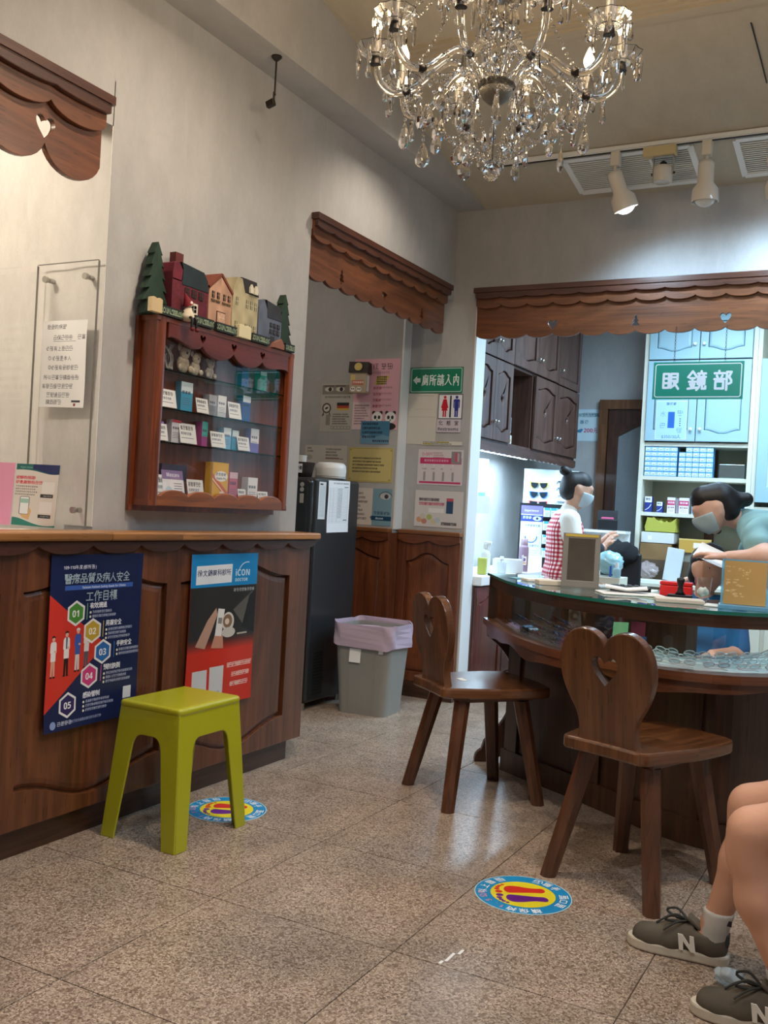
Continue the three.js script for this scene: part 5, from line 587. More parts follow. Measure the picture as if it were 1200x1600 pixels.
{
  // sign of the inside offset: pick the side nearer the room behind
  const a = along(topCurve, 0.5, 0.1), b = along(topCurve, 0.5, -0.1), S = a[1] < b[1] ? 1 : -1; const O = (v) => v * S;
  const t = thing('optical_counter', 'curved dark wood optical display counter with green-edged glass top', 'counter', [0, 0, 0]);
  const G = (...a) => wuv(ribbon(...a), 'y');
  part(t, 'top_band', wuv(ribbon(topCurve, 60, 0.886, 0.842, O(0.006), O(0.026)), 'x'), W.display);
  part(t, 'glass_top', ribbon(topCurve, 60, 0.9, 0.888, O(-0.006), O(inside + 0.04)), TOPGLASS, 'clear glass top'); part(t, 'glass_edge', ribbon(topCurve, 60, 0.9, 0.888, O(-0.0085), O(-0.0065)), phys(0x2f8f7c, 0.15, { transmission: 0.4, thickness: 0 }), 'polished green glass edge');
  part(t, 'front_glass', ribbon(topCurve, 60, 0.842, 0.689, O(0.014), O(0.018)), GLASS, 'curved glass front');
  part(t, 'shelf', wuv(ribbon(topCurve, 60, 0.685, 0.655, O(-0.018), O(inside)), 'x'), W.shelfLip);
  part(t, 'skirt', wuv(ribbon(topCurve, 120, 0.655, (q) => 0.617 - 0.012 * Math.sin(q * 26) - 0.006 * Math.sin(q * 52), O(0.0), O(0.022)), 'x'), W.shelfLip);
  part(t, 'back_panel', G(topCurve, 60, 0.884, 0.685, O(inside - 0.012), O(inside), 0, 0.66), W.display); part(t, 'base_panel', G(baseCurve, 60, 0.655, 0.0, 0, O(0.03)), W.display);
  const pf = (u0, u1) => { const o = part(t, 'base_frame', G(baseCurve, 16, 0.62, 0.09, O(-0.014), O(-0.001), u0, u1), W.display); };
  for (const u of [0.02, 0.3, 0.56, 0.82]) pf(u, u + 0.035); part(t, 'base_rail', G(baseCurve, 60, 0.1, 0.0, O(-0.018), O(-0.001)), W.display);
  for (const u of [0.004, 0.985]) { const [x, z] = along(topCurve, u, O(0.02)); part(t, 'upright', wuv(bx(0.022, 0.2, 0.022, x, 0.785, z), 'y'), W.display); }
  // shaped end bracket with a foot
  const [ex, ez] = along(topCurve, 0.004, 0), dir = topCurve.getTangentAt(0.004), s = new THREE.Shape(); s.moveTo(0.0, 0.655); s.lineTo(inside, 0.655); s.lineTo(inside, 0.03); s.quadraticCurveTo(0.2, 0.09, 0.1, 0.03); s.lineTo(0.02, 0.0); s.lineTo(-0.03, 0.0); s.quadraticCurveTo(-0.035, 0.04, 0.0, 0.06); s.lineTo(0.012, 0.1); s.bezierCurveTo(0.05, 0.14, 0.12, 0.2, 0.14, 0.32); s.bezierCurveTo(0.16, 0.48, 0.06, 0.56, 0.0, 0.6);
  const e = part(t, 'end_bracket', wuv(ext(s, 0.035, 0.003), 'y'), W.display); e.position.set(ex, 0, ez); 
  { const inx = -dir.z * S, inz = dir.x * S; e.rotation.y = Math.atan2(-inz, inx); }
  const en = part(t, 'end_side', wuv(bx(inside, 0.2, 0.02, inside / 2, 0.785, 0.012), 'y'), W.display); en.position.copy(e.position); en.rotation.y = e.rotation.y;
  // ---- eyeglasses laid on the shelf
  const lens = phys(0xdfe8ee, 0.02, { transmission: 0.9, thickness: 0 });
  const frames = [0x1b1b20, 0x6a1f2c, 0x2a3f78, 0xd2d4de, 0x3a2c26, 0xe6e8ee, 0x7a4a66].map((c) => std(c, 0.25, { metalness: 0.15 }));
  const rim = (x) => new THREE.TorusGeometry(0.019, 0.0019, 5, 16).scale(1, 0.8, 1).translate(x, 0.016, 0);
  const fg = M(rim(-0.0255), rim(0.0255), bx(0.014, 0.003, 0.003, 0, 0.019, 0), ...[-1, 1].map((q) => tube([[q * 0.0455, 0.019, 0], [q * 0.046, 0.019, -0.007], [q * 0.04, 0.017, -0.011 - 0.003 * q], [-q * 0.02, 0.013, -0.011 - 0.003 * q], [-q * 0.038, 0.006, -0.011 - 0.003 * q]], 0.0014, 10, 5)));
  const lg = M(new THREE.CircleGeometry(0.0185, 14).scale(1, 0.8, 1).translate(-0.0255, 0.016, 0), new THREE.CircleGeometry(0.0185, 14).scale(1, 0.8, 1).translate(0.0255, 0.016, 0));
  for (const g of [fg, lg]) g.rotateX(-0.85).translate(0, 0.0125, 0);
  const spec = (u, off, mi, label) => { const [x, z] = along(topCurve, u, O(off)), d = topCurve.getTangentAt(u); const o = thing('eyeglasses', label, 'eyeglasses', [x, 0.6875, z], Math.atan2(-d.z * S, d.x * S), 'eyeglasses on the display shelf'); part(o, 'frame', fg, frames[mi]); part(o, 'lenses', lg, lens); };
  const rowName = ['front', 'second', 'third', 'rear'];
  for (let r = 0; r < 4; r++) for (const [u0, u1, kind] of [[0.03, 0.37, 'dark'], [0.43, 0.95, 'silver']]) { // lay each row out at even spacing
    const off = 0.06 + r * 0.088, us = []; let acc = 1, last = null; for (let u = u0; u < u1; u += 0.001) { const q = along(topCurve, u, O(off)); if (last) acc += Math.hypot(q[0] - last[0], q[1] - last[1]); last = q; if (acc > 0.108) { us.push(u); acc = 0; } }
    us.forEach((u, i) => spec(u, off, kind === 'dark' ? [0, 1, 4, 2, 6][(i + r * 2) % 5] : [3, 5][i % 2], kind === 'dark' ? `dark-rimmed eyeglasses in the left part of the display shelf, ${rowName[r]} row, ${nth(i)} from the left` : `silver-rimmed eyeglasses in the right part of the display shelf, ${rowName[r]} row, ${nth(i)} from the left`));
  }
  const strip = (u0, u1, off, label) => one('display_mat', label, 'mat', ribbon(topCurve, 20, 0.6866, 0.6852, O(off), O(off + 0.3), u0, u1), std(0xe6e8ee, 0.6)); strip(0.42, 0.98, 0.05, 'white display mat under the silver-rimmed eyeglasses');
  const bag = (u, off, col, label) => { const [x, z] = along(topCurve, u, O(off)); one('clear_pouch', label, 'pouch', M(sp(0.018).scale(1.4, 0.5, 1).translate(0, 0.0095, 0), sp(0.014).scale(1, 0.6, 1).translate(0.014, 0.0125, 0.004)), phys(col, 0.15, { clearcoat: 0.5 }), [x, 0.688, z]); };
  bag(0.16, 0.104, 0x7f9ed6, 'shiny pale blue lens pouch at the left of the shelf'); bag(0.195, 0.104, 0x9fb4dd, 'second shiny blue pouch beside the first'); bag(0.4, 0.1, 0x2a2fb0, 'deep blue pouch behind the near chair back');
  const tagp = (u, off, w, h, col, label, turn = 0) => { const [x, z] = along(topCurve, u, O(off)); const g = sheet(w, h, 0.001, (a, b) => 0.012 * a * a + 0.01 * b, 6).translate(0, h / 2 + 0.002, 0); one('paper_tag', label, 'tag', g, std(col, 0.8), [x, 0.6868, z], turn); };
  tagp(0.385, 0.385, 0.055, 0.1, 0xb84a66, 'crumpled pink paper tag standing at the back of the shelf', 0.3); tagp(0.4, 0.34, 0.065, 0.05, 0x3f74bb, 'blue paper tag below the pink one', 0.4); tagp(0.41, 0.22, 0.06, 0.11, 0x8fd9a0, 'mint green paper tag leaning above the near chair', 0.6);
  // ---- things on the glass top
    const mir = thing('counter_mirror', 'grey-framed tilting mirror standing on the counter', 'mirror', [-1.175, 0.9005, -3.93], 0.3); const ms = poly([[-0.085, 0], [0.085, 0], [0.085, 0.25], [-0.085, 0.25]]); ms.holes.push(poly([[-0.06, 0.03], [0.06, 0.03], [0.06, 0.225], [-0.06, 0.225]])); const fr = part(mir, 'frame', ext(ms, 0.022, 0.003).rotateX(-0.22), phys(0x77746e, 0.4)); part(mir, 'mirror_glass', bx(0.124, 0.199, 0.004, 0, 0.1275, 0.014).rotateX(-0.22), std(0xe8e8e8, 0.03, { metalness: 1 })); part(mir, 'tape', bx(0.15, 0.012, 0.002, 0, 0.239, 0.023).rotateX(-0.22), std(0xb59f3c, 0.6), 'yellow label strip'); part(mir, 'strut', bx(0.05, 0.2, 0.006, 0, 0.1, 0).rotateX(0.15).translate(0, 0.002, -0.06), phys(0x55534e, 0.5)); part(mir, 'foot', bx(0.17, 0.008, 0.02, 0, 0.004, 0.012), phys(0x77746e, 0.4)); mir.scale.setScalar(0.9);
  const pad = (x, z, w, d, h, label, col = 0xe9e6de, turn = 0.3) => one('paper_stack', label, 'papers', rb(w, h, d, 0.003, 0, h / 2, 0), std(col, 0.85), [x, 0.9005, z], turn);
  pad(-1.41, -4.09, 0.13, 0.09, 0.012, 'thin white pad at the left of the glass top', 0xe9e6de, 0.7); pad(-1.3, -3.95, 0.13, 0.07, 0.02, 'cream pad beside the mirror foot', 0xd9cfbe, 0.6); pad(-0.94, -3.82, 0.24, 0.15, 0.006, 'loose white papers right of the mirror', 0xe3e4e2, 0.5); pad(-0.72, -3.66, 0.17, 0.1, 0.014, 'cream paper pad before the red box', 0xddd3c4, 0.3); pad(-0.57, -3.64, 0.11, 0.1, 0.005, 'white slips right of the cream pad', 0xeeeeea, 0.1);
  pad(-1.1, -4.1, 0.16, 0.1, 0.008, 'blue-white form left of the loose papers', 0xcfdde2, 0.9); pad(-1.52, -4.18, 0.1, 0.07, 0.003, 'bluish card at the left end of the glass top', 0x7fb4c4, 0.9);
  const slip = one('folded_slip', 'folded white slip lying on the loose papers', 'paper', sheet(0.16, 0.09, 0.001, (a, b) => 0.02 * Math.abs(a) + 0.006 * Math.sin(b * 7), 8).rotateX(-PI / 2), P.paper, [-0.96, 0.9005, -3.84], 0.3); slip.position.y += 0.016;
  const kb = thing('card_reader', 'flat black card reader on the counter behind the mirror', 'card reader', [-0.98, 0.9005, -3.98], 0.3); part(kb, 'body', rb(0.16, 0.022, 0.1, 0.006, 0, 0.011, 0), P.black); for (let k = 0; k < 9; k++) part(kb, 'key', rb(0.018, 0.004, 0.014, 0.002, -0.03 + (k % 3) * 0.028, 0.024, -0.025 + Math.floor(k / 3) * 0.022), std(0x3a3b40, 0.5)); part(kb, 'screen', bx(0.03, 0.002, 0.06, -0.06, 0.023, 0), std(0x2a3038, 0.2));
  const red = thing('red_box', 'bright red ink-pad box on the counter', 'box', [-0.79, 0.9005, -3.95], 0.1); part(red, 'case', rb(0.12, 0.042, 0.06, 0.004, 0, 0.021, 0), std(0xd81f22, 0.5)); part(red, 'lid', rb(0.122, 0.014, 0.062, 0.004, 0, 0.05, 0), std(0xd0181c, 0.45)); 
  const st = thing('rubber_stamp', 'black handled rubber stamp before the red box', 'stamp', [-0.745, 0.9005, -3.8], 0.1); part(st, 'block', rb(0.09, 0.018, 0.05, 0.003, 0, 0.009, 0), P.black); part(st, 'handle', lathe([[0, 0.018], [0.02, 0.018], [0.012, 0.03], [0.009, 0.05], [0.015, 0.07], [0.014, 0.08], [0, 0.084]], 20), P.black);
  const fs = thing('sign_holder', 'acrylic stand holding a faded tan sheet on the counter', 'sign holder', [-0.485, 0.9005, -3.585], 0.15); part(fs, 'plate', rb(0.158, 0.17, 0.005, 0.001, 0, 0.09, 0).rotateX(-0.16), phys(0x9fdcf2, 0.05, { transmission: 0.6, thickness: 0 })); part(fs, 'base', rb(0.17, 0.016, 0.09, 0.003, 0, 0.008, -0.01), phys(0x9fdcf2, 0.05, { transmission: 0.6, thickness: 0 }), 'pale blue acrylic base'); part(fs, 'sheet', sheet(0.14, 0.152, 0.001).translate(0, 0.093, 0.0036).rotateX(-0.16), printed(160, 170, '#b79658', (c) => { for (let k = 0; k < 40; k++) disc(c, 10 + rnd() * 90, 20 + rnd() * 120, 2 + rnd() * 8, 1 + rnd() * 3, 'rgba(225,205,160,0.55)'); }));
  const cupp = thing('clear_cup', 'crumpled clear plastic cup right of the red box', 'cup', [-0.68, 0.9005, -3.9]); part(cupp, 'wall', lathe([[0.0, 0], [0.024, 0], [0.034, 0.085], [0.033, 0.085], [0.022, 0.002], [0, 0.002]], 20), ACRYLIC); part(cupp, 'tissue', crumple(0.02, 0.6).translate(0, 0.03, 0), std(0xcfdad4, 0.9));
}
// ---------- hanging sign ----------
{
  const t = thing('hanging_sign', 'green hanging sign with three white characters on chains', 'sign', [-1.055, 1.977, BZ + 0.06]);
  const m = printed(768, 330, '#0a8878', (c, w, h) => { c.strokeStyle = '#d9e8ea'; c.lineWidth = 8; c.beginPath(); c.roundRect(20, 20, w - 40, h - 40, 18); c.stroke(); [...'眼鏡部'].forEach((ch, i) => { c.strokeStyle = '#d5e2ee'; glyph(c, ch, 84 + i * 222, 84, 148, 164, 21); }); }, 0.3, {});
  part(t, 'board', sheet(0.482, 0.206, 0.006), m);
  const link = new THREE.TorusGeometry(0.006, 0.0014, 5, 10).scale(0.65, 1, 1); for (const x of [-0.13, 0.14]) { const gs = []; for (let k = 0; k < 19; k++) gs.push(link.clone().rotateY(k % 2 ? PI / 2 : 0).translate(x, 0.108 + k * 0.0105, 0)); part(t, 'chain', M(gs), P.darkMetal); }
}
// ---------- optical room furniture ----------
const knobG = (x, y, z) => M(cy(0.005, 0.007, 0.016, 10).rotateX(PI / 2).translate(x, y, z + 0.008), sp(0.013, x, y, z + 0.022, 12, 8));
{ // brown wall cupboards along the left side; local x runs away (world -z), z faces +x
  const X0 = -2.47, unit = (z0, len, label, build) => { const t = thing('wall_cupboard', label, 'cupboard', [X0 - 0.4, 1.66, z0], PI / 2); part(t, 'carcass', wuv(M(bx(len - 0.004, 0.02, 0.38, len / 2, 0.01, 0.19), bx(len - 0.004, 0.02, 0.38, len / 2, 1.24, 0.19), bx(0.018, 1.22, 0.38, 0.011, 0.63, 0.19), bx(0.018, 1.22, 0.38, len - 0.011, 0.63, 0.19), bx(len - 0.004, 1.22, 0.01, len / 2, 0.63, 0.005)), 'y'), W.brownCab); build(t, len); return t; };
  const leaf = (t, x0, x1, y0, y1, up, dn, hx, kx, ky) => { const d = new THREE.Group(); d.name = 'door'; d.position.z = 0.381; t.add(d); const f = poly([[x0, y0], [x1, y0], [x1, y1], [x0, y1]]); f.holes.push(arched(x0 + 0.05, x1 - 0.05, y0 + 0.06, y1 - 0.06, up, dn)); part(d, 'frame', wuv(ext(f, 0.02, 0.002), 'y'), W.brownCab); const s = arched(x0 + 0.05, x1 - 0.05, y0 + 0.06, y1 - 0.06, up, dn, 0.003); if (hx) { const p = new THREE.Path(); heartPath(p, (x0 + x1) / 2, (y0 + y1) / 2 + 0.02, 0.022); s.holes.push(p); } part(d, 'panel', wuv(new THREE.ExtrudeGeometry(s, { depth: 0.002, bevelEnabled: true, bevelSize: 0.018, bevelOffset: -0.018, bevelThickness: 0.012, bevelSegments: 2, curveSegments: 10 }).translate(0, 0, -0.002), 'y', R(0, 1)), W.brownCab); part(d, 'knob', knobG(kx, ky, 0.02), P.steel); };
  unit(-5.75, 0.66, 'brown wall cupboard with heart-pierced doors next to the white post', (t, L) => { leaf(t, 0.004, L / 2 - 0.002, 0.02, 0.56, 0.03, 0.03, true, L / 2 - 0.025, 0.14); leaf(t, L / 2 + 0.002, L - 0.004, 0.02, 0.56, 0.03, 0.03, true, L / 2 + 0.025, 0.14); leaf(t, 0.004, L / 2 - 0.002, 0.57, 1.24, 0, 0.03, false, L / 2 - 0.025, 0.68); leaf(t, L / 2 + 0.002, L - 0.004, 0.57, 1.24, 0, 0.03, false, L / 2 + 0.025, 0.68); });
  unit(-6.412, 0.98, 'brown wall cupboard with an open niche in the middle', (t, L) => { part(t, 'niche_divider', wuv(bx(0.018, 0.56, 0.37, 0.46, 0.29, 0.19), 'y'), W.brownCab); part(t, 'niche_top', wuv(bx(L - 0.04, 0.018, 0.37, L / 2, 0.565, 0.19), 'x'), W.brownCab); leaf(t, 0.47, L - 0.004, 0.02, 0.56, 0.03, 0.03, true, L - 0.035, 0.14); leaf(t, 0.004, L / 2 - 0.002, 0.575, 1.24, 0, 0.03, false, L / 2 - 0.03, 0.68); leaf(t, L / 2 + 0.002, L - 0.004, 0.575, 1.24, 0, 0.03, false, L / 2 + 0.03, 0.68); });
  unit(-7.394, 0.56, 'brown wall cupboard at the far end with a bent corner door', (t, L) => { leaf(t, 0.004, L - 0.004, 0.02, 0.56, 0.03, 0.03, true, 0.035, 0.14); leaf(t, 0.004, L - 0.004, 0.57, 1.24, 0, 0, false, 0.035, 0.68); });
  const pel = new THREE.Shape(); pel.moveTo(0, 0); pel.lineTo(2.2, 0); pel.lineTo(2.2, -0.05); for (let i = 22; i > 0; i--) pel.quadraticCurveTo(i * 0.1 - 0.05, -0.075, (i - 1) * 0.1, -0.055); const pl = thing('cupboard_pelmet', 'wavy brown pelmet hiding the light under the wall cupboards', 'pelmet', [X0 - 0.02, 1.659, -5.75], PI / 2); part(pl, 'board', wuv(ext(pel, 0.018, 0.002), 'x'), W.brownCab);
  const tb = thing('under_cabinet_lamp', 'bright fluorescent strip under the brown wall cupboards', 'lamp', [-2.66, 1.645, -6.65], PI / 2); part(tb, 'housing', bx(1.3, 0.02, 0.06, 0, 0.004, 0), P.white); part(tb, 'tube', cy(0.012, 0.012, 1.24, 12).rotateZ(PI / 2).translate(0, -0.016, 0), std(0xffffff, 0.4, { emissive: COOL, emissiveIntensity: 8 })); const l = new THREE.RectAreaLight(COOL, LAMP.tube * 6, 1.24, 0.04); l.position.set(0, -0.034, 0); l.rotation.x = -PI / 2; lightOn(l, tb);
  const nl = thing('insect_lamp', 'white rounded plug-in lamp standing in the cupboard niche', 'lamp', [-2.56, 1.6805, -6.55], 0.9); part(nl, 'base', rb(0.07, 0.07, 0.06, 0.01, 0, 0.035, 0), P.white); part(nl, 'cage', rb(0.07, 0.15, 0.06, 0.028, 0, 0.14, 0), phys(0xe6ecee, 0.3)); for (let k = 0; k < 5; k++) part(nl, 'slot', bx(0.004, 0.09, 0.003, -0.02 + k * 0.01, 0.14, 0.03), std(0x9fb0b8, 0.6)); part(nl, 'label', bx(0.03, 0.02, 0.002, 0.01, 0.03, 0.031), std(0xd8b84a, 0.6));
}
{ // low cupboard and white worktop along the left
  const t = thing('low_cupboard', 'low reddish-brown cupboard with a carved door beside the white post', 'cupboard', [-2.82, 0, -5.735], PI / 2), L = 2.0; part(t, 'carcass', wuv(bx(L, 0.72, 0.42, L / 2, 0.36, 0.21), 'y'), W.brownCab);
  for (let k = 0; k < 4; k++) { const x0 = k * 0.5 + 0.006, x1 = k * 0.5 + 0.494, d = new THREE.Group(); d.name = 'door'; d.position.z = 0.421; t.add(d); const f = poly([[x0, 0.04], [x1, 0.04], [x1, 0.71], [x0, 0.71]]); f.holes.push(arched(x0 + 0.06, x1 - 0.06, 0.1, 0.65, 0.04, 0)); part(d, 'frame', wuv(ext(f, 0.018, 0.002), 'y'), wdoor()); part(d, 'panel', wuv(new THREE.ExtrudeGeometry(arched(x0 + 0.06, x1 - 0.06, 0.1, 0.65, 0.04, 0, 0.003), { depth: 0.001, bevelEnabled: true, bevelSize: 0.02, bevelOffset: -0.02, bevelThickness: 0.011, bevelSegments: 2 }), 'y'), wdoor()); part(d, 'hinge', bx(0.006, 0.05, 0.006, x0 + 0.01, 0.62, 0.02), P.brass); }
  function wdoor() { return W.cabFascia; }
  const w = thing('white_worktop', 'white worktop along the left of the optical room', 'worktop', [-2.83, 0.7205, -5.735], PI / 2); part(w, 'slab', rb(2.1, 0.06, 0.48, 0.006, 1.05, 0.03, 0.24), P.white);
  const Y = 0.781; const P3 = (x, z) => [x, Y, z];
  const b = thing('pump_bottle', 'tall white spray bottle on the worktop', 'bottle', P3(-2.46, -6.05)); part(b, 'body', lathe([[0, 0], [0.032, 0], [0.034, 0.01], [0.034, 0.13], [0.02, 0.155], [0.013, 0.165], [0, 0.166]], 24), phys(0xf1f4f4, 0.35)); part(b, 'trigger', M(rb(0.028, 0.04, 0.03, 0.006, 0, 0.185, 0), rb(0.05, 0.02, 0.026, 0.006, 0.014, 0.205, 0), bx(0.006, 0.04, 0.012, 0.026, 0.178, 0)), P.white);
  const s = thing('small_bottle', 'short clear sanitizer bottle beside the spray bottle', 'bottle', P3(-2.42, -6.25)); part(s, 'body', lathe([[0, 0], [0.03, 0], [0.032, 0.07], [0.012, 0.085], [0.012, 0.095], [0, 0.096]], 20), phys(0xe8eef0, 0.1, { transmission: 0.6, thickness: 0.02 })); part(s, 'cap', cy(0.013, 0.014, 0.02, 16, 0, 0.105, 0), P.white);
  const pot = thing('pen_pot', 'pen pot with scissors and markers behind the white post', 'pen pot', P3(-2.52, -5.86)); part(pot, 'pot', lathe([[0, 0], [0.036, 0], [0.04, 0.1], [0.037, 0.1], [0.033, 0.004], [0, 0.004]], 20), P.white); [[0x222226, -0.012], [0x333a3c, 0.008], [0xc23a3a, 0.018], [0x88a83a, 0.0]].forEach(([c, x], i) => part(pot, 'pen', cy(0.005, 0.005, 0.16, 8).rotateZ(0.1 * (i - 1.5)).translate(x, 0.1, (i % 2) * 0.014), std(c, 0.5))); part(pot, 'scissors', M(new THREE.TorusGeometry(0.016, 0.004, 6, 14).translate(-0.01, 0.185, 0), new THREE.TorusGeometry(0.016, 0.004, 6, 14).translate(0.02, 0.175, 0), bx(0.006, 0.1, 0.003, 0.002, 0.12, 0)), std(0x79b894, 0.5));
  one('label_roll', 'yellow-green label packet beside the pen pot', 'packet', rb(0.06, 0.11, 0.03, 0.008, 0, 0.055, 0), std(0xb9c25a, 0.7), P3(-2.44, -5.95), 0.3);
  const tray = thing('paper_tray', 'translucent white tray of papers at the worktop\'s near end', 'tray', P3(-2.48, -5.94 - 0.1), 0.3); part(tray, 'box', M(bx(0.2, 0.004, 0.16, 0, 0.002, 0), bx(0.2, 0.09, 0.004, 0, 0.047, 0.08), bx(0.2, 0.09, 0.004, 0, 0.047, -0.08), bx(0.004, 0.12, 0.16, 0.1, 0.062, 0)), phys(0xe6eeef, 0.4)); part(tray, 'papers', bx(0.17, 0.03, 0.13, 0, 0.02, 0), P.paper); tray.position.set(-2.44, Y, -6.42);
  const th = thing('thermos', 'mauve thermos flask with a dark lid on the worktop', 'flask', P3(-2.4, -6.62)); part(th, 'body', lathe([[0, 0], [0.034, 0], [0.035, 0.17], [0.026, 0.19], [0, 0.19]], 24), phys(0x9a7f90, 0.3)); part(th, 'lid', lathe([[0, 0.19], [0.026, 0.19], [0.027, 0.235], [0, 0.238]], 20), phys(0xb59aa6, 0.3)); part(th, 'badge', sheet(0.035, 0.06, 0.001).rotateY(0.5).translate(0.016, 0.08, 0.031), printed(48, 80, '#e6dcc8', (c) => { disc(c, 24, 30, 16, 16, '#7a5a8a'); rule(c, 6, 56, 36, 12, '#d98a4a'); }));
  one('white_card', 'blank white card leaning beside the thermos', 'card', sheet(0.12, 0.11, 0.002).rotateX(-0.1).translate(0, 0.056, 0), P.paper, P3(-2.4, -6.84), 0.5);
}
{ // optical desk displays: lens rack, sunglasses panel, notices
  const r = thing('lens_rack', 'black contact lens rack with a purple headed leaflet', 'display rack', [-2.52, 0.781, -7.3], 0.5); part(r, 'back', bx(0.34, 0.5, 0.02, 0, 0.25, 0), P.black); part(r, 'leaflet', sheet(0.17, 0.47, 0.002).translate(-0.075, 0.245, 0.0125), printed(150, 420, '#c9cfda', (c, w) => { rule(c, 0, 0, w, 60, '#6f66b0'); write(c, 'Experience', 22, 22, 20, '#d9d6ee', { font: '' }); rule(c, 0, 66, w, 44, '#2c3f8e'); scrawl(c, 3, 14, 74, 18, '#dfe4f4', 5, { lw: 2.5 }); disc(c, 112, 88, 30, 16, '#b9c4dc'); disc(c, 112, 88, 9, 9, '#2a3050'); scrawl(c, 6, 30, 130, 16, '#5a6480', 6, { lw: 2 }); c.strokeStyle = '#3c5c96'; c.lineWidth = 8; c.beginPath(); c.arc(76, 216, 40, 0, PI); c.stroke(); scrawl(c, 6, 28, 270, 16, '#5a6480', 7, { lw: 2 }); for (let i = 0; i < 4; i++) rule(c, 30, 310 + i * 16, 90, 3, '#8a94b0'); })); for (let k = 0; k < 4; k++) part(r, 'rack_shelf', bx(0.16, 0.008, 0.06, 0.09, 0.08 + k * 0.105, 0.035), P.black);
  const cm = printed(64, 64, '#cfe3e8', (c) => { rule(c, 0, 0, 64, 18, '#3f9fb8'); for (let i = 0; i < 3; i++) rule(c, 8, 28 + i * 10, 44, 4, '#6a8a98'); });
  for (let k = 0; k < 4; k++) for (let j = 0; j < 3; j++) { const a = -0.055 + j * 0.05 + 0.09; one('lens_carton', `small teal and white lens carton in the black rack, ${['bottom', 'second', 'third', 'top'][k]} shelf, ${['left', 'middle', 'right'][j]}`, 'box', pbox(0.044, 0.07, 0.04, 0, 0.035, 0), cm, [-2.52 + a * Math.cos(0.5) + 0.036 * Math.sin(0.5), 0.781 + 0.0845 + k * 0.105, -7.3 - a * Math.sin(0.5) + 0.036 * Math.cos(0.5)], 0.5, 'lens cartons in the black rack'); }
  const p = thing('sunglasses_board', 'pale board of hung sunglasses under the wall cupboards', 'display board', [-2.56, 1.27, -7.55], 0.5); part(p, 'board', bx(0.44, 0.46, 0.012, 0.02, 0.06, 0), std(0xe4f2f4, 0.5)); for (const q of [-0.19, 0.21]) part(p, 'bracket', bx(0.03, 0.46, 0.02, q, -0.255, -0.016), P.white);
  const lensD = phys(0x20303a, 0.08, { clearcoat: 0.6 }); const half = (q) => ext((() => { const s = new THREE.Shape(); s.moveTo(q * 0.006, 0.018); s.lineTo(q * 0.066, 0.022); s.quadraticCurveTo(q * 0.068, -0.02, q * 0.036, -0.024); s.quadraticCurveTo(q * 0.01, -0.022, q * 0.006, 0.018); return s; })(), 0.004, 0.001, 6);
  [[0xe0b93a, 'yellow'], [0x2c6fd0, 'blue'], [0xd8533a, 'orange'], [0x1f8f74, 'green']].forEach(([c, n], i) => { const s = thing('sunglasses', `${n}-framed sunglasses hanging on the pale display board`, 'sunglasses', [-2.56 - 0.08 * Math.cos(0.5) + 0.02 * Math.sin(0.5), 1.43 - i * 0.075, -7.55 + 0.08 * Math.sin(0.5) + 0.02 * Math.cos(0.5)], 0.5); part(s, 'frame', M(half(1).scale(1.12, 1.16, 1), half(-1).scale(1.12, 1.16, 1), bx(0.02, 0.008, 0.005, 0, 0.014, 0.002), ...[-1, 1].map((q) => bx(0.005, 0.006, 0.012, q * 0.072, 0.018, -0.003))), std(c, 0.4)); part(s, 'lens', half(1).translate(0, 0, 0.0022), lensD); part(s, 'lens', half(-1).translate(0, 0, 0.0022), lensD); });
  for (let i = 0; i < 6; i++) { const o = one('spectacle_frame', ['thin dark spectacles in the right column, top row', 'blue side-turned spectacles in the right column', 'white-armed spectacles below the blue ones', 'fine metal spectacles in the middle of the right column', 'white slanted spectacles low in the right column', 'dark spectacles at the bottom of the right column'][i], 'eyeglasses', M(bx(0.09, 0.008, 0.006), tube([[0.045, 0, 0], [0.06, 0.03, 0.03], [0.05, 0.03, 0.05]], 0.003, 8, 5), tube([[-0.045, 0, 0], [-0.06, -0.02, 0.03]], 0.003, 6, 5)), std([0x30343c, 0x2f66c4, 0xdfe6ea, 0x8a949c, 0xe6ecee, 0x26282e][i], 0.4), [-2.56 + 0.12 * Math.cos(0.5) + 0.015 * Math.sin(0.5), 1.47 - i * 0.054, -7.55 - 0.12 * Math.sin(0.5) + 0.015 * Math.cos(0.5)], 0.5); }
  const hold = thing('document_holder', 'white document holder with hanging leaflets beneath the lamp', 'holder', [-2.66, 1.18, -6.25], 0.6); part(hold, 'plate', bx(0.2, 0.32, 0.01, 0, 0.22, 0), std(0xe6f4f6, 0.5)); part(hold, 'pocket', bx(0.22, 0.12, 0.05, 0, 0.06, 0.02), P.white); part(hold, 'sticker', bx(0.045, 0.05, 0.002, 0.06, 0.12, 0.006), std(0x79c4ac, 0.6)); part(hold, 'sticker', bx(0.045, 0.05, 0.002, 0.0, 0.12, 0.006), std(0xc4c0d8, 0.6)); part(hold, 'post', bx(0.02, 0.4, 0.02, 0, -0.199, -0.006), P.white);
  const gr = thing('wall_ledge_box', 'small black case with a pink lens set beside the board', 'case', [-2.12, 1.1, -7.75], 0.3); part(gr, 'case', rb(0.16, 0.09, 0.08, 0.01, 0, 0.045, 0), P.black); part(gr, 'lid', rb(0.16, 0.08, 0.014, 0.006).rotateX(-0.2).translate(0, 0.12, -0.045), P.black); part(gr, 'lens_set', rb(0.1, 0.03, 0.05, 0.01, 0, 0.09, 0.006), std(0xc9527c, 0.4), 'pink lens set');
  const shf = thing('side_shelf', 'narrow white shelf carrying the black case', 'shelf', [-2.13, 0.0, -7.76]); part(shf, 'plank', bx(0.36, 0.02, 0.16, 0, 1.0895, 0), P.white); part(shf, 'support', bx(0.36, 1.079, 0.02, 0, 0.5395, -0.06), P.white);
}
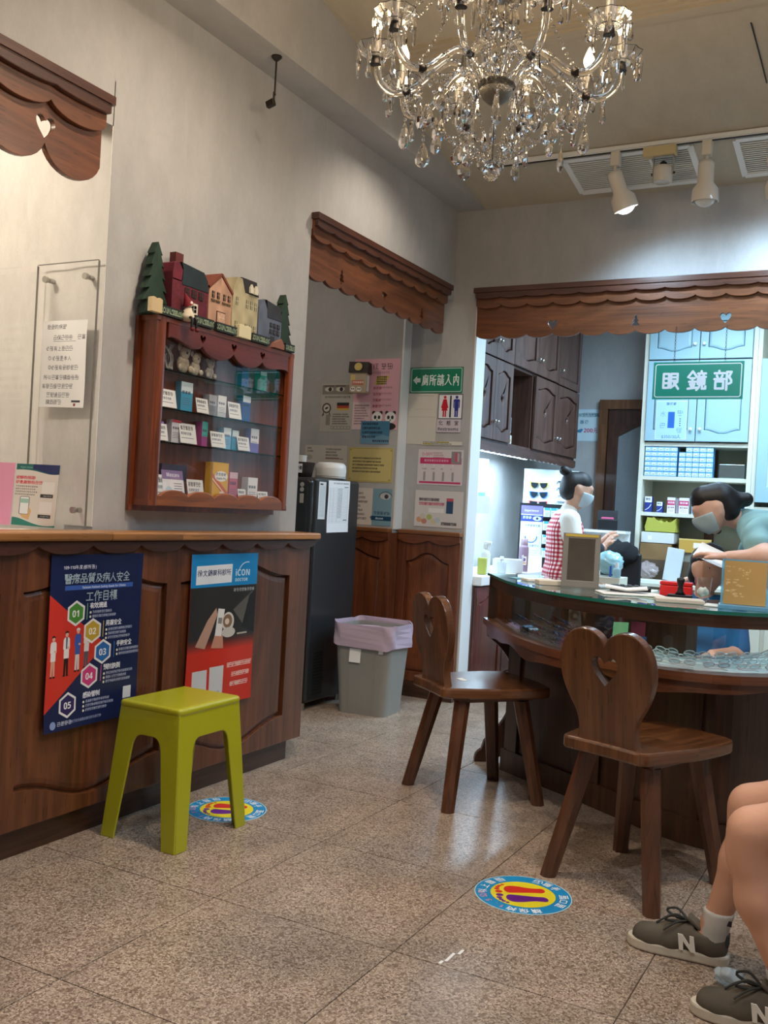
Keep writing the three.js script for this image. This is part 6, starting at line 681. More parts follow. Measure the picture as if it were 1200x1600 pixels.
{ // back wall: price poster, door
  one('price_poster', 'pale poster advertising reading glasses for 200, on the blue wall', 'poster', sheet(0.225, 0.28, 0.0012), printed(300, 380, '#cfe3ea', (c) => { scrawl(c, 2, 10, 50, 42, '#3a6a78', 3, { lw: 4, gap: -0.1 }); write(c, '便利老花眼鏡', 74, 44, 50, '#3a6a78', { lw: 4.5, gap: -0.28 }); scrawl(c, 2, 46, 130, 46, '#3a6a78', 4, { lw: 4.5 }); write(c, '200元', 92, 216, 66, '#c0486c', { lw: 6 }); polyFill(c, [[16, 250], [70, 230], [84, 246], [60, 280], [20, 276]], '#4a8ab4'); c.strokeStyle = '#9fc4d0'; c.lineWidth = 5; c.strokeRect(4, 4, 292, 372); }, 0.4), [-2.48, 1.995, ZO + 0.0015]);
  const d = thing('door_1', '', '', [-2.38, 0, ZO + 0.001]); d.name = 'door_1'; d.userData = { kind: 'structure' }; taken.delete('door_1');
  part(d, 'door_frame', wuv(M(bx(0.075, 2.13, 0.05, 0.037, 1.065, 0.025), bx(1.0, 0.08, 0.05, 0.5, 2.171, 0.025), bx(0.075, 2.13, 0.05, 0.963, 1.065, 0.025)), 'y'), W.doorFrame); const lf = poly([[0.08, 0.01], [0.92, 0.01], [0.92, 2.12], [0.08, 2.12]]); const op = new THREE.Path(); op.moveTo(0.17, 0.25); op.lineTo(0.83, 0.25); op.lineTo(0.83, 1.9); op.bezierCurveTo(0.7, 1.96, 0.65, 2.02, 0.5, 2.0); op.bezierCurveTo(0.35, 2.02, 0.3, 1.96, 0.17, 1.9); lf.holes.push(op); part(d, 'door_leaf', wuv(ext(lf, 0.03, 0.003), 'y'), W.door); part(d, 'frosted_pane', bx(0.7, 1.8, 0.006, 0.5, 1.12, 0.012), phys(0x7d858a, 0.5, { bumpMap: plasterBump, bumpScale: 0.004 }), 'patterned grey glass');
}
{ // blue and cream shelf unit
  const Z = -7.9, x0 = -1.93, x1 = -1.07, t = thing('shelf_unit', 'cream shelf unit with pale blue doors at the back', 'shelf unit', [x0, 0, Z]), w = x1 - x0, D = 0.38;
  part(t, 'side', bx(0.035, 2.86, D, 0.0175, 1.43, -D / 2), P.shelfCream); part(t, 'side', bx(0.035, 2.86, D, w - 0.0175, 1.43, -D / 2), P.shelfCream); part(t, 'back', bx(w, 2.86, 0.012, w / 2, 1.43, -D + 0.006), std(0xa9a792, 0.7)); for (const y of [0.02, 1.54, 1.25, 1.81, 2.46, 2.85]) part(t, 'shelf', bx(w - 0.07, 0.03, D - 0.02, w / 2, y, -D / 2), P.shelfCream);
  const leaf = (a, b, c, d, up, dn, kx, ky) => { const g = new THREE.Group(); g.name = 'door'; g.position.z = 0.001; t.add(g); const f = poly([[a, c], [b, c], [b, d], [a, d]]); f.holes.push(arched(a + 0.06, b - 0.06, c + 0.06, d - 0.06, up, dn)); part(g, 'frame', ext(f, 0.02, 0.003), P.blueCab); part(g, 'panel', new THREE.ExtrudeGeometry(arched(a + 0.06, b - 0.06, c + 0.06, d - 0.06, up, dn, 0.003), { depth: 0.001, bevelEnabled: true, bevelSize: 0.022, bevelOffset: -0.022, bevelThickness: 0.013, bevelSegments: 3, curveSegments: 10 }), P.blueCab); part(g, 'knob', knobG(kx, ky, 0.02), P.white, 'white ceramic knob'); };
  const mid = w / 2; for (const [a, b, k] of [[0.038, mid - 0.003, mid - 0.035], [mid + 0.003, w - 0.038, mid + 0.035]]) { leaf(a, b, 1.835, 2.475, 0.03, 0.03, k, 1.93); leaf(a, b, 2.485, 2.84, 0, 0.03, k, 2.6); }
  // desk ledge and drawers below
  const k = thing('drawer_desk', 'cream drawer desk below the back shelves', 'desk', [x0 - 0.02, 0, Z + 0.002]); part(k, 'top', rb(1.6, 0.03, 0.35, 0.004, 0.8, 0.705, 0.175), P.shelfCream); part(k, 'body', bx(1.56, 0.68, 0.3, 0.8, 0.345, 0.16), P.shelfCream); for (let i = 0; i < 3; i++) for (let j = 0; j < 3; j++) { const dr = part(k, 'drawer', rb(0.49, 0.19, 0.018, 0.004, 0.28 + i * 0.52, 0.58 - j * 0.215, 0.32), P.shelfCream); part(dr, 'handle', rb(0.1, 0.012, 0.016, 0.004, 0.28 + i * 0.52, 0.6 - j * 0.215, 0.338), P.steel); }
  // second unit at the right picture edge
  const r = thing('shelf_unit', 'second pale blue cupboard cut by the right picture edge', 'shelf unit', [x1 + 0.002, 0, Z]); part(r, 'side', bx(0.03, 2.86, D, 0.015, 1.43, -D / 2), P.shelfCream); part(r, 'side', bx(0.03, 2.86, D, 0.885, 1.43, -D / 2), P.shelfCream); part(r, 'back', bx(0.9, 2.86, 0.012, 0.45, 1.43, -D + 0.006), std(0xa9a792, 0.7)); for (const y of [0.02, 1.1, 1.33, 2.46, 2.85]) part(r, 'shelf', bx(0.84, 0.03, D - 0.02, 0.45, y, -D / 2), P.shelfCream); { const g = new THREE.Group(); g.name = 'door'; g.position.z = 0.001; r.add(g); const f = poly([[0.034, 1.38], [0.866, 1.38], [0.866, 2.475], [0.034, 2.475]]); f.holes.push(poly([[0.11, 1.5], [0.79, 1.5], [0.79, 2.38], [0.11, 2.38]])); part(g, 'frame', ext(f, 0.02, 0.003), P.blueCab); part(g, 'pane', bx(0.7, 0.9, 0.005, 0.45, 1.94, 0.008), phys(0xbfd0d6, 0.2, { clearcoat: 0.3 })); } part(r, 'low_body', bx(0.84, 0.7, 0.32, 0.45, 0.36, -0.17), P.shelfCream);
  one('folded_linen', 'stack of grey folded packets on the right-hand unit\'s open shelf', 'packets', M(rb(0.4, 0.05, 0.25, 0.02, 0, 0.025, 0), rb(0.38, 0.05, 0.25, 0.02, 0.01, 0.075, 0)), std(0xb9b6ae, 0.8), [x1 + 0.3, 1.1155, Z - 0.17]);
  // poster on the left door
  one('drops_poster', 'pale blue product poster with a dark blue box on the blue door', 'poster', sheet(0.242, 0.305, 0.0012), printed(300, 380, '#a9cdea', (c) => { scrawl(c, 3, 100, 14, 28, '#38507a', 4, { lw: 3 }); write(c, '水', 44, 100, 56, '#6f94bc', { lw: 4 }); scrawl(c, 1, 44, 216, 54, '#5a7ca8', 5, { lw: 4 }); scrawl(c, 1, 206, 92, 56, '#4a6a98', 6, { lw: 4 }); scrawl(c, 1, 206, 262, 56, '#6f94bc', 7, { lw: 4 }); rule(c, 118, 108, 64, 160, '#2c62b4'); for (let i = 0; i < 4; i++) disc(c, 236, 176 + i * 22, 6, 6, '#23406e'); write(c, '$350/30入', 62, 332, 40, '#3a5a8a', { lw: 4, font: '' }); rule(c, 0, 0, 300, 5, '#e6f0f6'); rule(c, 0, 375, 300, 5, '#e6f0f6'); rule(c, 0, 0, 5, 380, '#e6f0f6'); rule(c, 295, 0, 5, 380, '#e6f0f6'); }, 0.35), [-1.69, 2.0, Z + 0.0235]);
  // lens boxes: two blocks
  const lb = printed(64, 48, '#c4dcee', (c) => { rule(c, 0, 0, 64, 7, '#5a9fd0'); rule(c, 0, 41, 64, 7, '#5a9fd0'); rule(c, 10, 14, 34, 20, '#eef3f4'); rule(c, 14, 26, 26, 5, '#3a5a7a'); rule(c, 48, 12, 8, 22, '#8fbce0'); });
  const lg = pbox(0.049, 0.0385, 0.09, 0, 0.0193, 0), put = (x, y, c, r2, where, n) => one('lens_box', `small pale blue lens box in the ${where} block, ${r2 ? nth(r2) : 'bottom'} row${r2 ? ' up' : ''}, ${nth(c)} from the left`, 'box', lg, lb, [x, y, Z - 0.06], 0, 'contact lens boxes on the back shelf');
  for (let c = 0; c < 5; c++) for (let r2 = 0; r2 < 6; r2++) put(-1.862 + c * 0.0505, 1.5555 + r2 * 0.0393, c, r2, 'left');
  for (let c = 0; c < 5; c++) for (let r2 = 0; r2 < (c ? 6 : 5); r2++) put(-1.595 + c * 0.0525, 1.5555 + r2 * 0.0393, c, r2, 'right');
  one('silver_box', 'silver reflective box right of the lens boxes', 'box', rb(0.19, 0.11, 0.1, 0.004, 0, 0.055, 0), std(0xa9c0c4, 0.15, { metalness: 0.9 }), [-1.22, 1.5555, Z - 0.08]);
  const mb = (x, y, w2, h2, m, label, z = Z - 0.08) => one('product_box', label, 'box', pbox(w2, h2, 0.05, 0, h2 / 2, 0), m, [x, y, z]);
  const P1 = printed(64, 128, '#f0f0f2', (c) => { rule(c, 0, 0, 64, 40, '#e9ecf0'); rule(c, 0, 48, 64, 80, '#1f2f86'); scrawl(c, 2, 8, 12, 20, '#445', 3, { lw: 3 }); c.strokeStyle = '#dfe6f4'; c.lineWidth = 6; c.beginPath(); c.moveTo(6, 110); c.quadraticCurveTo(40, 100, 58, 64); c.stroke(); }), P2 = printed(64, 128, '#e9e4e6', (c) => { rule(c, 0, 24, 64, 40, '#c43a66'); scrawl(c, 3, 6, 34, 16, '#f4e4ea', 3, { lw: 2.5 }); scrawl(c, 4, 6, 76, 12, '#8a5a68', 4, { lw: 2 }); for (let i = 0; i < 3; i++) rule(c, 8, 96 + i * 9, 44, 3, '#b08a94'); });
  mb(-1.85, 1.2655, 0.055, 0.125, P1, 'tall white and navy box at the left of the middle shelf'); mb(-1.76, 1.2655, 0.045, 0.085, P1, 'short white and navy box beside the tall one'); mb(-1.67, 1.2655, 0.06, 0.125, P2, 'pink and white box wrapped in film on the middle shelf'); mb(-1.57, 1.2655, 0.075, 0.125, P2, 'pink and white box right of the film-wrapped one'); mb(-1.49, 1.2655, 0.04, 0.09, printed(32, 64, '#7fb4dd', null), 'slim light blue box at the end of the row'); one('silver_pouch', 'crinkled silver pouch between the pink boxes', 'pouch', rb(0.035, 0.12, 0.04, 0.01, 0, 0.06, 0), std(0xb9b3bd, 0.25, { metalness: 0.7 }), [-1.618, 1.2655, Z - 0.085]);
  one('dark_poster', 'dark grey offer poster standing at the back of the unit', 'poster', sheet(0.25, 0.25, 0.003), printed(256, 256, '#3a4644', (c) => { scrawl(c, 2, 20, 14, 20, '#7a8a86', 2, { lw: 2 }); for (let i = 0; i < 2; i++) rule(c, 20, 52 + i * 14, 130, 3, '#6a7a76'); scrawl(c, 4, 70, 84, 26, '#c9d2ce', 3, { lw: 3 }); write(c, '10', 180, 80, 34, '#dfe6e2'); for (let i = 0; i < 3; i++) rule(c, 70, 126 + i * 14, 150, 4, '#8a9a96'); rule(c, 0, 176, 256, 80, '#26406e'); disc(c, 120, 220, 60, 20, '#4a6a9a'); }), [-1.24, 1.391, Z - 0.3]);
  one('wall_switch', 'white switch plate on the shelf unit back', 'switch', M(rb(0.075, 0.09, 0.01, 0.002), rb(0.02, 0.03, 0.006, 0.002, 0, 0, 0.007)), P.white, [-1.47, 1.43, Z - D + 0.0175]);
  // clutter on the lower shelf and desk
  const Y2 = 0.7205; const c1 = thing('storage_carton', 'white flat carton below the middle shelf', 'box', [-1.75, 1.02, Z - 0.1]); part(c1, 'box', rb(0.26, 0.085, 0.2, 0.004, 0, 0.0425, 0), std(0xd6d6d2, 0.7)); part(c1, 'label', bx(0.03, 0.03, 0.002, -0.06, 0.04, 0.101), P.paper);
  const c2 = thing('storage_carton', 'brown flat carton under the white one', 'box', [-1.76, 0.885, Z - 0.1]); part(c2, 'box', rb(0.25, 0.13, 0.2, 0.004, 0, 0.065, 0), std(0x8a6a42, 0.8)); const c3 = thing('storage_carton', 'yellow carton with a white label behind the bending person', 'box', [-1.47, 0.96, Z - 0.08], 0.15); part(c3, 'box', rb(0.24, 0.11, 0.18, 0.004, 0, 0.055, 0), std(0xc2953e, 0.7)); part(c3, 'label', bx(0.1, 0.04, 0.002, 0.04, 0.06, 0.091), P.paper); part(c3, 'lid', bx(0.242, 0.012, 0.182, 0, 0.104, 0), std(0xd6b66a, 0.7));
  const c4 = thing('storage_carton', 'dark crate under the brown and yellow cartons', 'box', [-1.6, 0.7215, Z - 0.1]); part(c4, 'box', rb(0.53, 0.164, 0.2, 0.004, 0, 0.082, 0), std(0x5c4a36, 0.8)); one('support_block', 'grey block carrying the yellow carton', 'box', rb(0.2, 0.074, 0.16, 0.004, 0, 0.037, 0), std(0x8a8578, 0.8), [-1.47, 0.8855, Z - 0.08]);
  const cloth = (x, y, w2, d2, h2, col, label) => { const g = new THREE.BoxGeometry(w2, h2, d2, 14, 3, 8), p = g.attributes.position; for (let i = 0; i < p.count; i++) { const q = L64(p.getX(i) * 40 + 9, p.getZ(i) * 40 + 3) - 0.5; p.setY(i, p.getY(i) + (p.getY(i) > -h2 * 0.4 ? q * h2 * 0.9 : 0)); p.setX(i, p.getX(i) * (1 + 0.15 * (L64(p.getZ(i) * 60, p.getY(i) * 90) - 0.5))); } g.computeVertexNormals(); one('cloth_bundle', label, 'cloth', g.translate(0, h2 / 2, 0), std(col, 0.9), [x, y, Z - 0.09]); };
  cloth(-1.735, 1.112, 0.24, 0.16, 0.09, 0xb3b04a, 'yellow-green folded cloth on the white carton');
  const white = one('document_holder', 'tall white document pocket leaning on the back desk', 'holder', rb(0.13, 0.26, 0.02, 0.004).rotateZ(-0.12).translate(0, 0.14, 0), std(0xc9ced4, 0.6), [-1.6, Y2, Z + 0.06]);
  cloth2(-1.79, Y2, 0xcfb8b4, 'crumpled clear bag of pinkish packets on the back desk'); function cloth2(x, y, col, label) { one('plastic_bag', label, 'bag', crumple(0.075, 0.5).scale(1, 0.9, 0.7).translate(0, 0.07, 0), phys(col, 0.3, { bumpMap: plasterBump, bumpScale: 0.01, clearcoat: 0.4 }), [x, y + 0.012, Z + 0.09]); }
  const bp = (x, z, w2, d2, h2, col, label, turn = 0) => one('paper_pile', label, 'papers', rb(w2, h2, d2, 0.002, 0, h2 / 2, 0), std(col, 0.8), [x, Y2, z], turn); bp(-1.72, Z + 0.26, 0.3, 0.13, 0.02, 0xe0e2dc, 'white paper pile on the front of the back desk', 0.1); bp(-1.36, Z + 0.26, 0.24, 0.13, 0.014, 0xd8d8b0, 'pale yellow files on the back desk', -0.05); one('blue_tape', 'blue and clear tape dispenser on the back desk', 'tape', M(rb(0.12, 0.025, 0.05, 0.006, 0, 0.0125, 0), new THREE.TorusGeometry(0.03, 0.012, 8, 20).translate(0.03, 0.055, 0)), std(0x3f8ad0, 0.4), [-1.47, Y2, Z + 0.1]);
}
{ // between counter and door: small desk with a bagged jar, black chair
  const t = thing('side_desk', 'small grey desk behind the counter mirror', 'desk', [-1.57, 0, -6.05]); part(t, 'top', rb(0.42, 0.03, 0.4, 0.005, 0, 0.745, 0), P.shelfCream); for (const x of [-0.18, 0.18]) for (const z of [-0.17, 0.17]) part(t, 'leg', bx(0.035, 0.73, 0.035, x, 0.365, z), P.shelfCream);
  const g = new THREE.SphereGeometry(0.085, 26, 18), p = g.attributes.position; for (let i = 0; i < p.count; i++) { const q = 1 + 0.25 * (L64(p.getX(i) * 90 + 20, p.getY(i) * 90 + p.getZ(i) * 60) - 0.5); p.setXYZ(i, p.getX(i) * q, p.getY(i) * q * 0.85, p.getZ(i) * q); } g.computeVertexNormals();
  const bag = thing('plastic_bag', 'crinkled clear blue plastic bag beside the mirror', 'bag', [-1.62, 0.842, -6.02]); part(bag, 'film', g.translate(0, 0.078, 0), phys(0x9fd2de, 0.12, { clearcoat: 0.6 })); part(bag, 'knot', rb(0.012, 0.07, 0.012, 0.004, 0.03, 0.03, 0.07), std(0x2f5fc4, 0.5), 'blue tie'); const cb = thing('cardboard_box', 'open grey cardboard box under the blue bag', 'box', [-1.64, 0.7605, -6.0]); part(cb, 'box', rb(0.24, 0.074, 0.2, 0.003, 0, 0.037, 0), std(0xc9c6b8, 0.8));
  const b = thing('small_bottle', 'small clear bottle with a white cap on the grey box', 'bottle', [-1.545, 0.836, -5.925]); part(b, 'body', lathe([[0, 0], [0.024, 0], [0.025, 0.05], [0.01, 0.062], [0, 0.063]], 18), phys(0xbfe0ea, 0.1, { transmission: 0.5, thickness: 0.02 })); part(b, 'cap', cy(0.01, 0.012, 0.03, 14, 0, 0.077, 0), P.white);
  const c = thing('black_jacket', 'black jacket draped over a chair back near the door', 'jacket', [-1.85, 0, -7.2]); const jg = new THREE.SphereGeometry(0.12, 28, 18), jp = jg.attributes.position; for (let i = 0; i < jp.count; i++) { const q = 1 + 0.3 * (L64(jp.getX(i) * 30 + 5, jp.getY(i) * 30 + jp.getZ(i) * 20) - 0.5); jp.setXYZ(i, jp.getX(i) * q, jp.getY(i) * q * 0.9, jp.getZ(i) * q * 0.7); } jg.computeVertexNormals(); part(c, 'fabric', jg.translate(0, 0.93, 0), std(0x0f1013, 0.9)); part(c, 'chair_back', rb(0.3, 0.4, 0.05, 0.02, 0, 0.75, 0), P.black); part(c, 'chair_post', cy(0.025, 0.025, 0.5, 12, 0, 0.3, 0), P.black); part(c, 'chair_base', M(...[0, 1, 2, 3, 4].map((k) => bx(0.26, 0.03, 0.04, 0.13, 0.04, 0).rotateY(k * PI * 0.4)), ...[0, 1, 2, 3, 4].map((k) => sp(0.025, 0.25, 0.025, 0).rotateY(k * PI * 0.4))), P.black); part(c, 'chair_seat', rb(0.4, 0.06, 0.38, 0.03, 0, 0.5, 0.12), P.black);
}
// ---------- crystal chandelier ----------
{
  const t = thing('crystal_chandelier', 'large crystal candle chandelier hanging from the ceiling', 'chandelier', [-1.138, 0, -2.677]);
  const flat = (g) => { const n = g.index ? g.toNonIndexed() : g; n.computeVertexNormals(); return n; };
  const flatten = flat;
  const metal = std(0x8c8272, 0.3, { metalness: 1 });
  part(t, 'stem', M(cy(0.008, 0.008, 0.75, 10, 0, 3.18, 0), ...[2.62, 2.7, 2.8, 2.9].map((y) => cy(0.022, 0.022, 0.008, 16, 0, y, 0))), metal);
  part(t, 'ceiling_rose', lathe([[0, 3.585], [0.07, 3.585], [0.06, 3.55], [0.02, 3.53], [0, 3.53]], 24), metal);
  part(t, 'glass_column', lathe([[0.012, 2.47], [0.03, 2.49], [0.02, 2.53], [0.034, 2.58], [0.016, 2.62], [0.03, 2.66], [0.045, 2.72], [0.02, 2.78], [0.03, 2.84], [0.014, 2.9], [0.05, 2.95], [0.07, 2.97], [0.06, 2.972], [0.012, 2.95]], 18), CRYSTAL, 'turned glass column');
  part(t, 'hub', lathe([[0, 2.382], [0.008, 2.38], [0.011, 2.395], [0.022, 2.4], [0.04, 2.415], [0.05, 2.438], [0.046, 2.446], [0.052, 2.454], [0.05, 2.462], [0.036, 2.47], [0.02, 2.478], [0, 2.48]], 28), std(0x8a857a, 0.28, { metalness: 0.95, bumpMap: plasterBump, bumpScale: 0.002 }), 'dark metal hub bowl'); for (let k = 0; k < 12; k++) { const a = k / 12 * 2 * PI; part(t, 'hub_rosette', flatten(new THREE.IcosahedronGeometry(0.009, 1)).translate(0.049 * Math.cos(a), 2.45, 0.049 * Math.sin(a)), CRYSTAL); };
  part(t, 'finial_wire', cy(0.0015, 0.0015, 0.16, 6, 0, 2.295, 0), P.darkMetal); part(t, 'finial_ball', flat(new THREE.IcosahedronGeometry(0.027, 2)).translate(0, 2.197, 0), CRYSTAL, 'faceted crystal ball');
  // facetted drops
  const tear = flat(lathe([[0, 0], [0.006, -0.006], [0.0045, -0.012], [0.009, -0.04], [0.0075, -0.05], [0, -0.056]], 6));
  const icicle = flat(lathe([[0, 0], [0.0045, -0.004], [0.007, -0.018], [0.004, -0.065], [0, -0.075]], 6));
  const pend = (() => { const g = lathe([[0, 0], [0.007, -0.01], [0.012, -0.02], [0.024, -0.052], [0.021, -0.068], [0.008, -0.08], [0, -0.083]], 8); g.scale(1, 1, 0.45); return flat(g); })();
  const bead = flat(new THREE.IcosahedronGeometry(0.0062, 0));
  const drop = (g, x, y, z, r = 0, s = 1) => { const o = part(t, 'crystal_drop', g, CRYSTAL); o.position.set(x, y, z); o.rotation.y = r; o.scale.setScalar(s); return o; };
  const string = (a, b, sag, n) => { const gs = []; for (let i = 0; i <= n; i++) { const k = i / n; gs.push(bead.clone().rotateY(i).translate(a[0] + (b[0] - a[0]) * k, a[1] + (b[1] - a[1]) * k - sag * 4 * k * (1 - k), a[2] + (b[2] - a[2]) * k)); } part(t, 'bead_string', M(gs), CRYSTALTHIN, 'string of crystal beads'); };
  const dish = (() => { const g = lathe([[0.011, 0.0], [0.03, 0.004], [0.05, 0.018], [0.06, 0.034], [0.056, 0.034], [0.046, 0.022], [0.028, 0.009], [0.011, 0.006]], 20), p = g.attributes.position; for (let i = 0; i < p.count; i++) { const a = Math.atan2(p.getZ(i), p.getX(i)), r = Math.hypot(p.getX(i), p.getZ(i)); const f = 1 + (r > 0.04 ? 0.05 * Math.cos(a * 10) : 0); p.setX(i, p.getX(i) * f); p.setZ(i, p.getZ(i) * f); } return flat(g); })();
  const flame = lathe([[0, 0], [0.011, 0.002], [0.017, 0.018], [0.0165, 0.03], [0.009, 0.05], [0.003, 0.064], [0, 0.068]], 16), candle = cy(0.0125, 0.0125, 0.075, 16, 0, 0.045, 0);
  const bulbM = std(0xfff6e6, 0.4, { emissive: 0xffdca8, emissiveIntensity: 14 }), candleM = phys(0x8f8a80, 0.4, { metalness: 0.6 });
  const DISH = phys(0xffffff, 0.12, { transmission: 1, thickness: 0.02, ior: 1.58 });
  const N = 10, RR = 0.362, YB = 2.525;
  for (let k = 0; k < N; k++) {
    const a = (k + 0.32) / N * 2 * PI, c = Math.cos(a), s = Math.sin(a), at = (r, y) => [r * c, y, r * s];
    const arm = part(t, 'arm', tube([at(0.045, 2.45), at(0.085, 2.5), at(0.14, 2.52), at(0.19, 2.485), at(0.25, 2.435), at(0.305, 2.425), at(0.345, 2.455), at(RR, 2.52)], 0.0105, 36, 10), CRYSTALTHIN, 'curved glass arm');
    part(arm, 'arm_collar', sp(0.013, ...at(0.265, 2.43), 10, 8), P.darkMetal); part(arm, 'dish_cup', cy(0.014, 0.017, 0.018, 14, RR * c, YB - 0.01, RR * s), P.darkMetal);
    const d = part(t, 'drip_dish', dish, DISH, 'scalloped glass drip dish'); d.position.set(RR * c, YB, RR * s);
    const cd = part(t, 'candle', candle, candleM); cd.position.set(RR * c, YB, RR * s); const b = part(cd, 'flame_bulb', flame.clone().translate(0, 0.083, 0), bulbM, 'glowing flame-shaped bulb');
    const l = new THREE.PointLight(BULB, LAMP.bulb, 0, 2); l.position.set(RR * c, YB + 0.115, RR * s); l.shadow.radius = 0.7; lightOn(l, t);
    for (let j = 0; j < 8; j++) { const q = a + j / 8 * 2 * PI + 0.3, x = RR * c + 0.056 * Math.cos(q), z = RR * s + 0.056 * Math.sin(q); drop(j % 2 ? tear : icicle, x, YB + 0.018, z, j); }
    string([RR * c, YB + 0.03, RR * s], [0.055 * c, 2.95, 0.055 * s], 0.06, 26);
    const a2 = a + PI / N * 2; string(at(0.265, 2.42), [0.265 * Math.cos(a2), 2.42, 0.265 * Math.sin(a2)], 0.045, 12);
    string(at(0.265, 2.42), [0.012 * c, 2.225, 0.012 * s], 0.02, 17);
    string(at(0.265, 2.425), at(0.265, 2.345), 0, 5); drop(pend, ...at(0.265, 2.338), a, 1); drop(pend, ...at(0.2, 2.4), -a, 0.9); drop(tear, ...at(0.315, 2.415), a, 1.2); const ah = a + PI / N; drop(pend, 0.18 * Math.cos(ah), 2.335, 0.18 * Math.sin(ah), ah, 0.85); drop(tear, 0.1 * Math.cos(ah), 2.4, 0.1 * Math.sin(ah), ah, 1.3); for (const [r0, y0] of [[0.035, 2.58], [0.05, 2.74], [0.045, 2.68]]) drop(k % 2 ? tear : pend, r0 * c, y0, r0 * s, a, 0.9); string([0.06 * c, 2.6, 0.06 * s], at(0.19, 2.49), 0.05, 12); drop(icicle, 0.06 * Math.cos(a), 2.62 + 0.04 * (k % 3), 0.06 * Math.sin(a), a, 1.2); drop(pend, 0.09 * c, 2.29, 0.09 * s, a, 0.75);
  }
}
// ---------- people ----------
function surfaceNet(f, lo, hi, h) {
  const nx = Math.ceil((hi[0] - lo[0]) / h) + 1, ny = Math.ceil((hi[1] - lo[1]) / h) + 1, nz = Math.ceil((hi[2] - lo[2]) / h) + 1, val = new Float32Array(nx * ny * nz), id = new Int32Array(nx * ny * nz).fill(-1), I = (i, j, k) => (k * ny + j) * nx + i;
  for (let k = 0; k < nz; k++) for (let j = 0; j < ny; j++) for (let i = 0; i < nx; i++) val[I(i, j, k)] = f(lo[0] + i * h, lo[1] + j * h, lo[2] + k * h);
  const pos = [], idx = [];
  for (let k = 0; k < nz - 1; k++) for (let j = 0; j < ny - 1; j++) for (let i = 0; i < nx - 1; i++) {
    let n = 0, sx = 0, sy = 0, sz = 0; const v = []; let neg = 0; for (let c = 0; c < 8; c++) { const q = val[I(i + (c & 1), j + (c >> 1 & 1), k + (c >> 2))]; v.push(q); if (q < 0) neg++; }
    if (!neg || neg === 8) continue;
    for (let a = 0; a < 8; a++) for (const b of [1, 2, 4]) if (!(a & b)) { const va = v[a], vb = v[a | b]; if ((va < 0) !== (vb < 0)) { const t = va / (va - vb); sx += (a & 1) + (b === 1 ? t : 0); sy += (a >> 1 & 1) + (b === 2 ? t : 0); sz += (a >> 2) + (b === 4 ? t : 0); n++; } }
    id[I(i, j, k)] = pos.length / 3; pos.push(lo[0] + (i + sx / n) * h, lo[1] + (j + sy / n) * h, lo[2] + (k + sz / n) * h);
  }
  const quad = (a, b, c, d, flip) => { if (a < 0 || b < 0 || c < 0 || d < 0) return; flip ? idx.push(a, c, b, a, d, c) : idx.push(a, b, c, a, c, d); };
  for (let k = 1; k < nz - 1; k++) for (let j = 1; j < ny - 1; j++) for (let i = 1; i < nx - 1; i++) {
    const v0 = val[I(i, j, k)] < 0;
    if (v0 !== val[I(i + 1, j, k)] < 0) quad(id[I(i, j - 1, k - 1)], id[I(i, j, k - 1)], id[I(i, j, k)], id[I(i, j - 1, k)], !v0);
    if (v0 !== val[I(i, j + 1, k)] < 0) quad(id[I(i - 1, j, k - 1)], id[I(i, j, k - 1)], id[I(i, j, k)], id[I(i - 1, j, k)], v0);
    if (v0 !== val[I(i, j, k + 1)] < 0) quad(id[I(i - 1, j - 1, k)], id[I(i, j - 1, k)], id[I(i, j, k)], id[I(i - 1, j, k)], !v0);
  }
  const g = new THREE.BufferGeometry(); g.setAttribute('position', new THREE.Float32BufferAttribute(pos, 3)); g.setIndex(idx); g.computeVertexNormals();
  const uv = new Float32Array(pos.length / 3 * 2); for (let i = 0; i < pos.length / 3; i++) { const a = Math.atan2(pos[3 * i + 2], pos[3 * i]); uv[2 * i] = (pos[3 * i] * 0.7 + pos[3 * i + 2] * 0.7); uv[2 * i + 1] = pos[3 * i + 1]; } g.setAttribute('uv', new THREE.BufferAttribute(uv, 2)); return g;
}
const smin = (a, b, k) => { const h = Math.max(k - Math.abs(a - b), 0) / k; return Math.min(a, b) - h * h * k * 0.25; };
function cone(x, y, z, [a, ra, b, rb0]) { const dx = b[0] - a[0], dy = b[1] - a[1], dz = b[2] - a[2], l = dx * dx + dy * dy + dz * dz || 1e-9; const h = Math.min(1, Math.max(0, ((x - a[0]) * dx + (y - a[1]) * dy + (z - a[2]) * dz) / l)); return Math.hypot(x - a[0] - dx * h, y - a[1] - dy * h, z - a[2] - dz * h) - (ra + (rb0 - ra) * h); }
const field = (bones, k = 0.03) => (x, y, z) => { let d = 9; for (const b of bones) d = smin(d, cone(x, y, z, b), k); return d; };
function bounds(bones, pad) { const lo = [9, 9, 9], hi = [-9, -9, -9]; for (const [a, ra, b, rb0] of bones) for (let i = 0; i < 3; i++) { lo[i] = Math.min(lo[i], a[i] - ra - pad, b[i] - rb0 - pad); hi[i] = Math.max(hi[i], a[i] + ra + pad, b[i] + rb0 + pad); } return [lo, hi]; }
function flesh(bones, h = 0.012, k = 0.03, cut) { const [lo, hi] = bounds(bones, 0.03), f = field(bones, k); return surfaceNet(cut ? (x, y, z) => Math.max(f(x, y, z), cut(x, y, z)) : f, lo, hi, h); }
const skin = (c) => phys(c, 0.5, { sheen: 0.2 });
